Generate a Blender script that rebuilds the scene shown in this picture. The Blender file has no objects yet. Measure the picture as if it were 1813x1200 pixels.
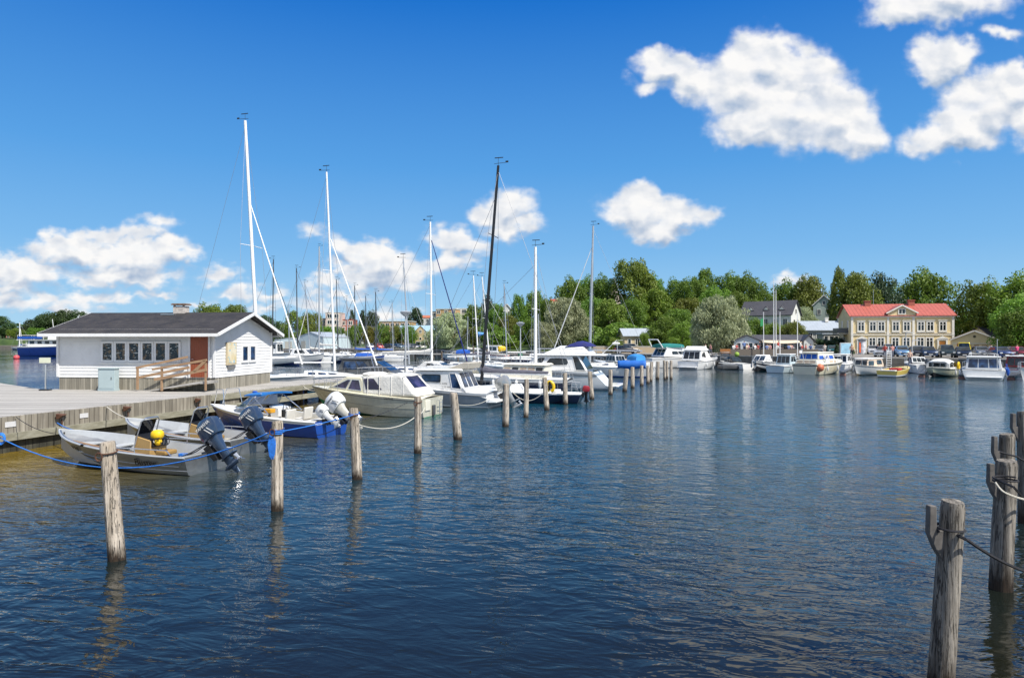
import bpy, bmesh, math, random
from mathutils import Vector, Matrix, noise
R = math.radians
random.seed(7)
scene = bpy.context.scene
F, CX, HY, CH = 1209.0, 906.5, 603.0, 3.56      # focal length in photo pixels, horizon, eye height
# ---------------- camera ----------------
cam_d = bpy.data.cameras.new('camera'); cam = bpy.data.objects.new('camera', cam_d)
scene.collection.objects.link(cam); scene.camera = cam
cam_d.lens = 24; cam_d.sensor_width = 36; cam_d.clip_start = 0.1; cam_d.clip_end = 9000
cam.location = (0, 0, CH); cam.rotation_euler = (math.pi/2 + math.atan(3/F), 0, 0)
# ---------------- sun ----------------
SUN = Vector((.50, -.43, .87)).normalized()
sd = bpy.data.lights.new('sun', 'SUN'); sd.energy = 4.0; sd.angle = R(.53); sd.color = (1, .955, .88)
so = bpy.data.objects.new('sun', sd); scene.collection.objects.link(so)
so.rotation_euler = SUN.to_track_quat('Z', 'Y').to_euler(); so.location = (60, -50, 90)
# ---------------- exposure ----------------
vs = scene.view_settings
vs.view_transform = 'Standard'; vs.look = 'None'; vs.gamma = 1; vs.use_curve_mapping = False; vs.exposure = 0.68
cy = scene.cycles
cy.max_bounces = 6; cy.transparent_max_bounces = 12; cy.glossy_bounces = 3; cy.diffuse_bounces = 2; cy.transmission_bounces = 4
cy.sample_clamp_indirect = 6
try: cy.use_denoising = True
except Exception: pass
# ---------------- sky with clouds ----------------
world = bpy.data.worlds.new('World'); scene.world = world; world.use_nodes = True
wt = world.node_tree; wt.nodes.clear()

class NT:
    """tiny node-graph writer"""
    def __init__(s, t): s.t = t
    def node(s, ty, **kw):
        n = s.t.nodes.new(ty)
        for k, v in kw.items(): setattr(n, k, v)
        return n
    def link(s, a, b): s.t.links.new(a, b)
    def put(s, sock, v):
        if hasattr(v, 'is_output') or isinstance(v, bpy.types.NodeSocket): s.link(v, sock)
        else: sock.default_value = v
    def m(s, op, a, b=None, c=None, clamp=False):
        n = s.node('ShaderNodeMath', operation=op, use_clamp=clamp); s.put(n.inputs[0], a)
        if b is not None: s.put(n.inputs[1], b)
        if c is not None: s.put(n.inputs[2], c)
        return n.outputs[0]
    def vm(s, op, a, b=None, out=0):
        n = s.node('ShaderNodeVectorMath', operation=op); s.put(n.inputs[0], a)
        if b is not None: s.put(n.inputs[3 if op == 'SCALE' else 1], b)
        return n.outputs[out]
    def mix(s, f, a, b, blend='MIX'):
        n = s.node('ShaderNodeMix', data_type='RGBA', blend_type=blend); n.clamp_factor = True
        s.put(n.inputs[0], f); s.put(n.inputs[6], a); s.put(n.inputs[7], b); return n.outputs[2]
    def noise(s, vec, scale, detail=4, rough=.55, dist=0, out=0, lac=2.0):
        n = s.node('ShaderNodeTexNoise'); s.put(n.inputs['Vector'], vec)
        n.inputs['Scale'].default_value = scale; n.inputs['Detail'].default_value = detail
        n.inputs['Roughness'].default_value = rough; n.inputs['Distortion'].default_value = dist
        n.inputs['Lacunarity'].default_value = lac
        return n.outputs[out]
    def ramp(s, f, a, b, x0=0, x1=1, smooth=False):
        n = s.node('ShaderNodeMapRange'); n.clamp = True
        n.interpolation_type = 'SMOOTHSTEP' if smooth else 'LINEAR'
        s.put(n.inputs[0], f); n.inputs[1].default_value = x0; n.inputs[2].default_value = x1
        n.inputs[3].default_value = a; n.inputs[4].default_value = b
        return n.outputs[0]
    def comb(s, x, y, z):
        n = s.node('ShaderNodeCombineXYZ')
        for i, v in enumerate((x, y, z)): s.put(n.inputs[i], v)
        return n.outputs[0]
    def sep(s, v):
        n = s.node('ShaderNodeSeparateXYZ'); s.put(n.inputs[0], v); return n.outputs

# clouds as blobs on the sky: centre and half-size in hundredths of the photo's pixels
CL = [ # the big cumulus on the right
 (1185,118,60,34),(1150,150,34,16),(1230,150,50,34),(1300,150,85,75),(1350,110,75,62),(1420,130,80,62),(1400,190,130,78),(1480,205,80,66),(1520,232,52,42),
 (1340,225,90,42),(1604,262,24,20),
 (1682,246,90,38),(1640,262,44,26),(1740,190,85,66),(1800,160,70,50),(1850,210,90,60),(1700,225,70,40),
 (1670,105,66,46),(1700,92,44,28),(1620,14,84,38),(1570,30,44,20),(1680,-10,110,44),(1775,52,24,10),
 # beside the black mast
 (895,368,50,34),(862,375,36,22),(930,395,34,22),(905,400,44,22),
 (800,425,46,30),(838,432,36,20),(775,415,28,16),(790,465,60,20),(730,470,40,18),
 (1130,370,56,38),(1108,372,50,30),(1200,378,62,30),(1160,400,60,28),(1245,384,30,18),
 (550,412,26,14),(600,435,36,22),(640,445,46,30),(680,465,60,40),(720,490,40,18),(650,490,54,24),(590,475,28,14),(575,500,36,14),
 (690,548,44,14),(560,540,60,14),(600,520,60,10),
 (390,487,32,17),(430,518,48,14),(480,522,40,10),(400,520,22,9),(465,545,40,8),(345,535,22,7),
 # stacked bank on the left
 (90,412,20,14),(130,440,90,30),(180,415,90,18),(230,450,100,32),(300,440,50,24),(280,395,28,14),(250,412,40,18),(330,450,24,18),
 (210,480,90,26),(270,490,60,14),(160,490,50,14),(40,480,76,32),(0,470,50,26),(20,505,60,18),(160,523,60,14),(280,518,28,8),
 (60,540,110,16),(0,525,60,16),(120,552,80,9),(240,500,50,10),(200,530,80,10),
 (1400,500,30,11),(1425,506,22,9),
 # high clouds above the frame, seen only in the water
 (1500,-230,160,90),(1700,-330,180,110),(300,-420,220,100),(800,-800,300,140),(1250,-600,200,90),
 (1950,60,120,70),(2150,250,160,90),(-150,440,120,60),(-350,380,140,70),(2400,480,160,50)]
grp = bpy.data.node_groups.new('cloud_field', 'ShaderNodeTree')
grp.interface.new_socket('P', in_out='INPUT', socket_type='NodeSocketVector')
grp.interface.new_socket('D', in_out='OUTPUT', socket_type='NodeSocketFloat')
g = NT(grp); gi = g.node('NodeGroupInput'); go = g.node('NodeGroupOutput')
acc = None
for (x, y, rx, ry) in CL:
    a = g.vm('MULTIPLY_ADD', gi.outputs[0]) if False else None
    n = g.node('ShaderNodeVectorMath', operation='MULTIPLY_ADD')
    g.link(gi.outputs[0], n.inputs[0]); n.inputs[1].default_value = (100/rx, 100/ry, 0)
    n.inputs[2].default_value = (-x/rx, -y/ry, 0)
    l = g.vm('LENGTH', n.outputs[0], out=1)
    k_ = max(.42, min(1.25, min(rx, ry*1.5)/46)); d = g.m('MULTIPLY_ADD', l, -k_, k_)
    acc = d if acc is None else g.m('SMOOTH_MAX', acc, d, .22)
g.link(acc, go.inputs[0])
w = NT(wt)
tc = w.node('ShaderNodeTexCoord'); X, Y, Z = w.sep(tc.outputs['Generated'])
Yp = w.m('MAXIMUM', Y, .02)
px = w.m('MULTIPLY_ADD', w.m('DIVIDE', X, Yp), F/100, CX/100)
py = w.m('MULTIPLY_ADD', w.m('DIVIDE', Z, Yp), -F/100, HY/100)
P = w.comb(px, py, 0)
# finer detail close to the horizon, where the clouds are farther away
def warp(P, off, amp, sc, det, seed):
    q = w.vm('ADD', P, (seed, seed*1.7, seed*.3))
    n = w.noise(q, sc, det, .62, out=1)
    return w.vm('SCALE', w.vm('SUBTRACT', n, (.5, .5, .5)), amp)
def dens(P):
    Pw = w.vm('ADD', P, warp(P, 0, .80, 1.2, 3, 3.1))
    Pw = w.vm('ADD', Pw, warp(P, 0, .13, 5.0, 3, 9.7))
    gn = w.node('ShaderNodeGroup'); gn.node_tree = grp; w.link(Pw, gn.inputs[0])
    return gn.outputs[0]
D0 = dens(P)
low = w.ramp(py, 0, 1, 3.0, 4.4)
def cn(P): 
    q = w.vm('MULTIPLY', P, (1, 1.35, 1)); a = w.noise(q, 1.7, 7, .52); b = w.noise(w.vm('MULTIPLY', q, (1, 1.5, 1)), 3.2, 6, .52)
    return w.m('ADD', w.m('MULTIPLY', a, w.m('SUBTRACT', 1, low)), w.m('MULTIPLY', b, low))
n1 = cn(P); n1b = cn(w.vm('ADD', P, (-.10, .09, 0)))
e0 = w.m('ADD', D0, w.m('MULTIPLY', w.m('SUBTRACT', n1, .5), 1.05))
alpha = w.m('POWER', w.ramp(e0, 0, 1, -.30, .40, True), 1.5)
front = w.ramp(Y, 0, 1, .03, .12, True)
alpha = w.m('MULTIPLY', alpha, front)
alpha = w.m('MULTIPLY', alpha, w.ramp(n1, .90, 1, .3, .55))
# underside: the field a bit higher up the sky is denser than here
gn2 = dens(w.vm('ADD', P, (-.03, -.24, 0)))
under = w.ramp(w.m('SUBTRACT', gn2, D0), 0, 1, -.04, .55)
def soft(P): return w.noise(w.vm('MULTIPLY', P, (1, 1.25, 1)), 2.1, 3, .45)
relief = w.ramp(w.m('SUBTRACT', soft(w.vm('ADD', P, (-.12, .16, 0))), soft(P)), -1, 1, -.22, .22)
fine = w.ramp(w.m('SUBTRACT', n1b, n1), -1, 1, -.15, .15)
core = w.ramp(e0, 0, 1, .1, .8, True)
lit = w.m('SUBTRACT', w.m('MULTIPLY_ADD', relief, .26, w.m('MULTIPLY_ADD', fine, .07, .86)), w.m('MULTIPLY', under, .56))
lit = w.m('SUBTRACT', lit, w.m('MULTIPLY', core, -.05), clamp=True)
ccol = w.mix(lit, (.33, .46, .66, 1), (1.04, 1.03, 1.02, 1))
# unseen clouds overhead and behind the camera, added as neutral fill light
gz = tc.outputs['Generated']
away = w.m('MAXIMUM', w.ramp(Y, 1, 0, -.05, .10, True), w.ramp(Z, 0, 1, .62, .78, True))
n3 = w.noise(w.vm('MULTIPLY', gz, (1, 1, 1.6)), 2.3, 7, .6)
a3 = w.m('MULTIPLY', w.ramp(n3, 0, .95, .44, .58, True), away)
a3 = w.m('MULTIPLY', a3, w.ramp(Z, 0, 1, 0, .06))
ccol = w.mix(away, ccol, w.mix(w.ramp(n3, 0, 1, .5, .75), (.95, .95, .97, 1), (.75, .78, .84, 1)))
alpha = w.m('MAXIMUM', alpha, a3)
sky = w.node('ShaderNodeTexSky', sky_type='NISHITA', sun_disc=False)
sky.sun_elevation = math.asin(SUN.z); sky.sun_rotation = math.atan2(SUN.x, SUN.y)
sky.air_density = 1.0; sky.dust_density = .25; sky.ozone_density = 2.6; sky.altitude = 50
cr = w.node('ShaderNodeValToRGB'); el = cr.color_ramp.elements
for i, (p_, c_) in enumerate([(0, (2.9, 4.9, 6.5)), (.126, (1.40, 3.5, 6.2)), (.243, (.66, 2.6, 5.8)), (.45, (.03, 1.2, 4.6)), (.8, (.01, .8, 3.4))]):
    e_ = el[i] if i < 2 else el.new(p_)
    e_.position = p_; e_.color = (c_[0]/10, c_[1]/10, c_[2]/10, 1)
w.link(w.m('MAXIMUM', Z, 0), cr.inputs[0])
hs = w.mix(.94, sky.outputs[0], w.vm('SCALE', cr.outputs[0], 10.0))
bg1 = w.node('ShaderNodeBackground'); w.link(hs, bg1.inputs[0]); bg1.inputs[1].default_value = .085
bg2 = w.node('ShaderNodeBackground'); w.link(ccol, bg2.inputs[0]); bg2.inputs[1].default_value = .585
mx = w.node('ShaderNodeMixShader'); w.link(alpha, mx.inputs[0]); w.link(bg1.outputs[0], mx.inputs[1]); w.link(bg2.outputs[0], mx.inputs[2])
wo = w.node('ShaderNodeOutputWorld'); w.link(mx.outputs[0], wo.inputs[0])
world.cycles.sampling_method = 'MANUAL'; world.cycles.sample_map_resolution = 512

# ---------------- helpers ----------------
COL = scene.collection
def gp(px, py, z=0.0):
    """point of the horizontal plane z seen at a photo pixel"""
    D = F*(CH-z)/(py-HY); return Vector(((px-CX)/F*D, D, z))
def xat(px, D): return (px-CX)/F*D
def zat(py, D): return CH-(py-HY)/F*D
def tag(o, label=None, cat=None, group=None, kind=None):
    if label: o['label'] = label
    if cat: o['category'] = cat
    if group: o['group'] = group
    if kind: o['kind'] = kind
    return o
def thing(name, label, cat, loc=(0, 0, 0), rz=0, group=None):
    o = bpy.data.objects.new(name, None); COL.objects.link(o); o.empty_display_size = .2
    o.location = loc; o.rotation_euler = (0, 0, rz)
    return tag(o, label, cat, group)
def kids(o): return [c for c in bpy.data.objects if c.parent == o]
def copy_tree(o, parent=None, table=None):
    c = o.copy(); COL.objects.link(c)
    if parent: c.parent = parent
    for ch in (table or CH_OF).get(o.name, []): copy_tree(bpy.data.objects[ch], c, table)
    return c
def dup(o, loc, rz, label, group=None, scale=None):
    global CH_OF
    CH_OF = {}
    def rec(a):
        for b in a.children: CH_OF.setdefault(a.name, []).append(b.name); rec(b)
    rec(o)
    c = copy_tree(o); c.location = loc; c.rotation_euler = (0, 0, rz); c['label'] = label
    if group: c['group'] = group
    if scale: c.scale = scale
    return c
CH_OF = {}

class MB:
    """collects shapes, then links them as ONE mesh object"""
    def __init__(s): s.v = []; s.f = []; s.mi = []
    def add(s, vs, fs, mi=0, M=None):
        b = len(s.v)
        s.v += [tuple(M @ Vector(v)) if M else tuple(v) for v in vs]
        s.f += [tuple(i+b for i in f) for f in fs]; s.mi += [mi]*len(fs); return s
    def hexa(s, c, mi=0, M=None):   # 8 corners: bottom 4 (ccw), top 4
        return s.add(c, [(3,2,1,0),(4,5,6,7),(0,1,5,4),(1,2,6,5),(2,3,7,6),(3,0,4,7)], mi, M)
    def box(s, c, d, mi=0, M=None, rz=0):
        x, y, z = d[0]/2, d[1]/2, d[2]/2
        T = Matrix.Translation(c) @ Matrix.Rotation(rz, 4, 'Z')
        if M: T = M @ T
        return s.hexa([(-x,-y,-z),(x,-y,-z),(x,y,-z),(-x,y,-z),(-x,-y,z),(x,-y,z),(x,y,z),(-x,y,z)], mi, T)
    def bar(s, p, q, w, h, mi=0, up=(0, 0, 1)):
        p = Vector(p); q = Vector(q); d = (q-p); L = d.length
        if L < 1e-6: return s
        d /= L; u = Vector(up)
        if abs(d.dot(u)) > .98: u = Vector((1, 0, 0))
        a = d.cross(u).normalized()*w/2; b = a.cross(d).normalized()*h/2
        return s.hexa([p-a-b, p+a-b, q+a-b, q-a-b, p-a+b, p+a+b, q+a+b, q-a+b], mi)
    def tube(s, pts, r, n=6, mi=0, caps=True, closed=False):
        pts = [Vector(p) for p in pts]; m = len(pts); base = len(s.v)
        rs = r if isinstance(r, (list, tuple)) else [r]*m
        prev = None
        for i, p in enumerate(pts):
            if closed: t = pts[(i+1) % m]-pts[i-1]
            else: t = pts[min(i+1, m-1)]-pts[max(i-1, 0)]
            t.normalize()
            if prev is None:
                a = Vector((0, 0, 1)) if abs(t.z) < .9 else Vector((1, 0, 0))
                u = t.cross(a).normalized()
            else:
                u = (prev - t*prev.dot(t)).normalized()
            prev = u; v = t.cross(u)
            for k in range(n):
                an = 2*math.pi*k/n
                s.v.append(tuple(p + (u*math.cos(an)+v*math.sin(an))*rs[i]))
        for i in range(m if closed else m-1):
            j = (i+1) % m
            for k in range(n):
                l = (k+1) % n
                s.f.append((base+i*n+k, base+i*n+l, base+j*n+l, base+j*n+k)); s.mi.append(mi)
        if caps and not closed:
            s.f.append(tuple(base+k for k in reversed(range(n)))); s.mi.append(mi)
            s.f.append(tuple(base+(m-1)*n+k for k in range(n))); s.mi.append(mi)
        return s
    def rings(s, rings, mi=0, cap0=True, cap1=True, rowmi=None):
        b = len(s.v); n = len(rings[0])
        for r in rings: s.v += [tuple(p) for p in r]
        for i in range(len(rings)-1):
            for k in range(n):
                l = (k+1) % n
                s.f.append((b+i*n+k, b+i*n+l, b+(i+1)*n+l, b+(i+1)*n+k)); s.mi.append(rowmi[i] if rowmi else mi)
        if cap0: s.f.append(tuple(b+k for k in reversed(range(n)))); s.mi.append(mi)
        if cap1: s.f.append(tuple(b+(len(rings)-1)*n+k for k in range(n))); s.mi.append(mi)
        return s
    def prism(s, poly, a, b, mi=0):     # poly of (x,y), extruded z a..b
        n = len(poly)
        return s.rings([[(x, y, a) for x, y in poly], [(x, y, b) for x, y in poly]], mi)
    def sup(s, c, r, p=2.0, nu=14, nv=9, mi=0, M=None):   # superellipsoid
        def cp(v): return math.copysign(abs(v)**(2/p), v)
        vs = []; fs = []
        for i in range(nv+1):
            ph = -math.pi/2 + math.pi*i/nv
            for k in range(nu):
                th = 2*math.pi*k/nu
                vs.append((c[0]+r[0]*cp(math.cos(ph))*cp(math.cos(th)), c[1]+r[1]*cp(math.cos(ph))*cp(math.sin(th)), c[2]+r[2]*cp(math.sin(ph))))
        for i in range(nv):
            for k in range(nu):
                l = (k+1) % nu; fs.append((i*nu+k, i*nu+l, (i+1)*nu+l, (i+1)*nu+k))
        return s.add(vs, fs, mi, M)
    def sheet(s, q, mi=0): return s.add(q, [tuple(range(len(q)))], mi)
    def mesh(s, name, mats, smooth=35):
        me = bpy.data.meshes.new(name); me.from_pydata(s.v, [], s.f)
        if not isinstance(mats, (list, tuple)): mats = [mats]
        for m in mats: me.materials.append(m)
        me.polygons.foreach_set('material_index', s.mi)
        if smooth:
            me.polygons.foreach_set('use_smooth', [True]*len(s.f)); me.set_sharp_from_angle(angle=R(smooth))
        me.update(); return me
    def build(s, name, mats, parent=None, smooth=35, bevel=0, fix=True):
        me = s.mesh(name, mats, smooth)
        if fix:
            bm = bmesh.new(); bm.from_mesh(me); bmesh.ops.remove_doubles(bm, verts=bm.verts, dist=1e-5)
            bmesh.ops.recalc_face_normals(bm, faces=bm.faces); bm.to_mesh(me); bm.free()
        o = bpy.data.objects.new(name, me); COL.objects.link(o)
        if parent: o.parent = parent
        if bevel:
            bv = o.modifiers.new('bevel', 'BEVEL'); bv.width = bevel; bv.segments = 2; bv.limit_method = 'ANGLE'; bv.angle_limit = R(35)
        return o

# ---------------- materials ----------------
MATS = {}
def new_mat(name):
    m = bpy.data.materials.new(name); m.use_nodes = True; m.node_tree.nodes.clear(); n = NT(m.node_tree)
    out = n.node('ShaderNodeOutputMaterial'); b = n.node('ShaderNodeBsdfPrincipled'); n.link(b.outputs[0], out.inputs[0])
    MATS[name] = m; return m, n, b, out
def lum(c, k): return (c[0]*k, c[1]*k, c[2]*k, 1)
def paint(name, col, rough=.4, metal=0, var=.12, sc=2.0, bump=0, dirt=.0, coat=0, emit=None, coord='Object', aniso=(1, 1, 1)):
    """paint, plastic, metal or cloth: colour with soft variation and, with dirt, blotchy wear"""
    if name in MATS: return MATS[name]
    m, n, b, out = new_mat(name)
    t = n.node('ShaderNodeTexCoord'); v = n.vm('MULTIPLY', t.outputs[coord], aniso)
    f = n.noise(v, sc, 6, .6)
    c = n.mix(n.ramp(f, 0, 1, .3, .7), lum(col, 1-var), lum(col, 1+var))
    if dirt:
        f2 = n.noise(v, sc*2.7, 8, .7)
        c = n.mix(n.m('MULTIPLY', n.ramp(f2, 0, 1, .5, .72), dirt), c, (.10, .085, .06, 1))
    n.link(c, b.inputs['Base Color']); b.inputs['Roughness'].default_value = rough; b.inputs['Metallic'].default_value = metal
    n.link(n.ramp(f, rough*.85, min(1, rough*1.2), .3, .7), b.inputs['Roughness'])
    if coat: b.inputs['Coat Weight'].default_value = coat
    if bump:
        bn = n.node('ShaderNodeBump'); bn.inputs['Strength'].default_value = 1; bn.inputs['Distance'].default_value = bump
        n.link(n.noise(v, sc*5, 6, .65), bn.inputs['Height']); n.link(bn.outputs[0], b.inputs['Normal'])
    return m
def glass(name, col=(.012, .018, .022), rough=.04):
    if name in MATS: return MATS[name]
    m, n, b, out = new_mat(name)
    t = n.node('ShaderNodeTexCoord')
    f = n.noise(t.outputs['Object'], 1.7, 3)
    c = n.mix(n.ramp(f, 0, 1, .42, .62), lum(col, .6), lum(col, 2.2)); n.link(c, b.inputs['Base Color'])
    b.inputs['Roughness'].default_value = rough; b.inputs['IOR'].default_value = 1.55
    return m
def clear_glass(name, tint=(.75, .85, .88)):
    if name in MATS: return MATS[name]
    m, n, b, out = new_mat(name)
    tr = n.node('ShaderNodeBsdfTransparent'); tr.inputs[0].default_value = (*tint, 1)
    gl = n.node('ShaderNodeBsdfGlossy'); gl.inputs['Roughness'].default_value = .03
    fr = n.node('ShaderNodeFresnel'); fr.inputs[0].default_value = 1.5
    ms = n.node('ShaderNodeMixShader'); n.link(n.m('ADD', fr.outputs[0], .06), ms.inputs[0]); n.link(tr.outputs[0], ms.inputs[1]); n.link(gl.outputs[0], ms.inputs[2])
    n.link(ms.outputs[0], out.inputs[0]); return m
def wood(name, col, dark, grain=(1, 1, .06), sc=9, rough=.85, bump=.006, board=0, axis=0, gap=(.02, .016, .012), wet=None, knots=True):
    """weathered wood; board = board width along the axis, with dark gaps; wet = height below which it is dark and algae-stained"""
    if name in MATS: return MATS[name]
    m, n, b, out = new_mat(name)
    t = n.node('ShaderNodeTexCoord'); ob = t.outputs['Object']
    v = n.vm('MULTIPLY', ob, grain)
    s = n.sep(ob); seed = 0
    if board:
        bi = n.m('FLOOR', n.m('DIVIDE', s[axis], board))
        off = n.comb(n.m('MULTIPLY', bi, 3.7), n.m('MULTIPLY', bi, 1.9), n.m('MULTIPLY', bi, 5.3)); v = n.vm('ADD', v, off)
        wn = n.node('ShaderNodeTexWhiteNoise', noise_dimensions='1D'); n.link(bi, wn.inputs['W']); bv = wn.outputs[0]
    f = n.noise(v, sc, 8, .68, .3); f2 = n.noise(ob, 1.3, 5, .6)
    c = n.mix(n.ramp(f, 0, 1, .33, .68), dark, col)
    c = n.mix(n.ramp(f2, 0, .55, .42, .7), c, lum(dark, 1.25))
    if board:
        c = n.mix(1.0, c, n.comb(n.ramp(bv, .68, 1.12), n.ramp(bv, .68, 1.12), n.ramp(bv, .66, 1.1)), 'MULTIPLY')
        fr = n.m('FRACT', n.m('DIVIDE', s[axis], board))
        ed = n.m('MULTIPLY', n.m('ABSOLUTE', n.m('SUBTRACT', fr, .5)), 2)
        gmask = n.ramp(ed, 0, 1, .92, .96); c = n.mix(gmask, c, (*gap, 1))
    if wet is not None:
        ck = n.noise(n.vm('MULTIPLY', ob, (11, 11, .35)), 2.2, 5, .6, .2)
        ck = n.ramp(n.m('ABSOLUTE', n.m('SUBTRACT', ck, .5)), 1, 0, .004, .022)
        c = n.mix(n.m("MULTIPLY", ck, .6), c, (.02, .016, .012, 1))
        zz = n.m('ADD', s[2], n.m('MULTIPLY', n.m('SUBTRACT', n.noise(n.vm('MULTIPLY', ob, (6, 6, 1.5)), 2.2, 6, .7), .5), wet*1.6))
        c = n.mix(n.ramp(zz, 1, 0, wet*.25, wet), c, (.028, .016, .007, 1))
        st = n.ramp(n.noise(n.vm('MULTIPLY', ob, (9, 9, 1.2)), 3, 7, .75), 0, .85, .54, .64)
        st = n.m('MULTIPLY', st, n.ramp(s[2], 1, 0, wet*1.5, wet*4.5)); c = n.mix(st, c, (.05, .035, .02, 1))
    n.link(c, b.inputs['Base Color']); b.inputs['Roughness'].default_value = rough
    bn = n.node('ShaderNodeBump'); bn.inputs['Distance'].default_value = bump
    h = f
    if wet is not None: h = n.m('SUBTRACT', f, n.m('MULTIPLY', ck, 1.2))
    if board: h = n.m('SUBTRACT', f, n.m('MULTIPLY', gmask, 2.0))
    n.link(h, bn.inputs['Height']); n.link(bn.outputs[0], b.inputs['Normal'])
    return m
def lines(name, col, period, axis=2, dark=.5, width=.08, rough=.6, var=.08, dirt=0, metal=0, bump=.01):
    """a surface with regular seams or laps (siding, standing-seam roof, stone courses)"""
    if name in MATS: return MATS[name]
    m, n, b, out = new_mat(name)
    t = n.node('ShaderNodeTexCoord'); ob = t.outputs['Object']; s = n.sep(ob)
    f = n.noise(ob, 1.1, 7, .65); c = n.mix(n.ramp(f, 0, 1, .3, .7), lum(col, 1-var), lum(col, 1+var))
    fr = n.m('FRACT', n.m('DIVIDE', s[axis], period)); g = n.ramp(fr, 1, 0, 0, width)
    c = n.mix(n.m('MULTIPLY', g, 1-dark), c, (.03, .03, .03, 1))
    if dirt:
        f2 = n.noise(n.vm('MULTIPLY', ob, (2, 2, .5)), 1.5, 8, .7); c = n.mix(n.m('MULTIPLY', n.ramp(f2, 0, 1, .5, .72), dirt), c, (.09, .08, .06, 1))
    n.link(c, b.inputs['Base Color']); b.inputs['Roughness'].default_value = rough; b.inputs['Metallic'].default_value = metal
    bn = n.node('ShaderNodeBump'); bn.inputs['Distance'].default_value = bump; n.link(n.m('SUBTRACT', 1, g), bn.inputs['Height']); n.link(bn.outputs[0], b.inputs['Normal'])
    return m
W_ = paint('white_gelcoat', (.78, .78, .76), .22, var=.05, sc=1.2, dirt=.10, coat=.3)
W2 = paint('white_paint', (.74, .74, .71), .5, var=.06, dirt=.12)
CREAM = paint('cream_gelcoat', (.70, .66, .50), .3, var=.07, sc=1.1, dirt=.12, coat=.2)
CREAM2 = paint('pale_cream_gelcoat', (.72, .69, .58), .3, var=.06, sc=1.1, dirt=.1)
NAVY = paint('navy_gelcoat', (.010, .012, .035), .18, var=.2, coat=.4)
BLUEH = paint('blue_gelcoat', (.012, .060, .30), .2, var=.15, coat=.4)
BLUET = paint('blue_canvas', (.012, .09, .42), .8, var=.2, sc=3, bump=.02)
NAVYC = paint('navy_canvas', (.012, .018, .13), .85, var=.25, sc=3, bump=.02)
TEALC = paint('teal_canvas', (.012, .16, .15), .85, var=.2, sc=3, bump=.02)
GREYC = paint('grey_canvas', (.12, .12, .15), .85, var=.2, sc=3, bump=.02)
WHITEC = paint('white_canvas', (.62, .61, .57), .85, var=.1, sc=2, bump=.03, dirt=.1)
GREYH = paint('grey_gelcoat', (.30, .33, .36), .25, var=.06, coat=.3)
DKGREY = paint('dark_grey_paint', (.07, .075, .08), .35, var=.15)
PALEBL = paint('pale_blue_gelcoat', (.48, .58, .62), .3, var=.08, dirt=.1)
BLACK = paint('black_plastic', (.012, .012, .013), .4, var=.2)
RUBBER = paint('rubber', (.02, .02, .02), .7, var=.2)
ALU = paint('aluminium', (.33, .34, .34), .34, metal=.75, var=.22, sc=2.2, dirt=.25, aniso=(.4, 1, 2.5))
ALUP = paint('painted_aluminium', (.47, .49, .50), .4, metal=.2, var=.1, dirt=.12)
STEEL = paint('stainless_steel', (.62, .63, .64), .25, metal=.9, var=.1)
SPARW = paint('white_spar', (.80, .80, .78), .3, var=.04)
SPARA = paint('alloy_spar', (.50, .52, .54), .35, metal=.5, var=.08)
SPARD = paint('dark_spar', (.05, .055, .06), .35, var=.15)
SPARB = paint('black_spar', (.012, .012, .014), .3, var=.15)
WIRE = paint('rigging_wire', (.30, .31, .33), .4, metal=.6, var=.1)
YEL = paint('yellow_plastic', (.80, .52, .01), .45, var=.15)
ORG = paint('orange_plastic', (.75, .12, .02), .5, var=.15)
RED = paint('red_paint', (.45, .02, .02), .4, var=.15)
TAN = paint('tan_panel', (.42, .27, .10), .5, var=.15)
TEAK = paint('varnished_wood', (.30, .13, .04), .35, var=.3, sc=5, aniso=(1, 6, 6))
CURT = paint('beige_curtain', (.45, .36, .27), .8, var=.3, sc=5, aniso=(6, 6, .5))
ENGB = paint('blue_grey_cowl', (.045, .075, .13), .22, metal=.35, var=.15, coat=.5)
ENGS = paint('silver_cowl', (.42, .42, .40), .25, metal=.5, var=.12, coat=.4)
GREENB = paint('green_antifouling', (.02, .20, .09), .6, var=.3)
BROWNB = paint('brown_antifouling', (.10, .08, .045), .7, var=.4)
NAVYB = paint('blue_antifouling', (.015, .03, .12), .6, var=.3)
BLKB = paint('black_antifouling', (.015, .015, .018), .6, var=.3)
GLS = glass('dark_glass'); GLB = glass('blue_dark_glass', (.012, .03, .07)); GLP = glass('purple_tinted_glass', (.025, .022, .055), .08)
CGL = clear_glass('windscreen_glass'); RBLUE = paint('blue_rope', (.02, .16, .55), .8, var=.3, sc=30)
RWHT = paint('pale_rope', (.55, .52, .44), .85, var=.2, sc=30); RBLK = paint('black_rope', (.02, .02, .024), .8, var=.3, sc=30)
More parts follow.
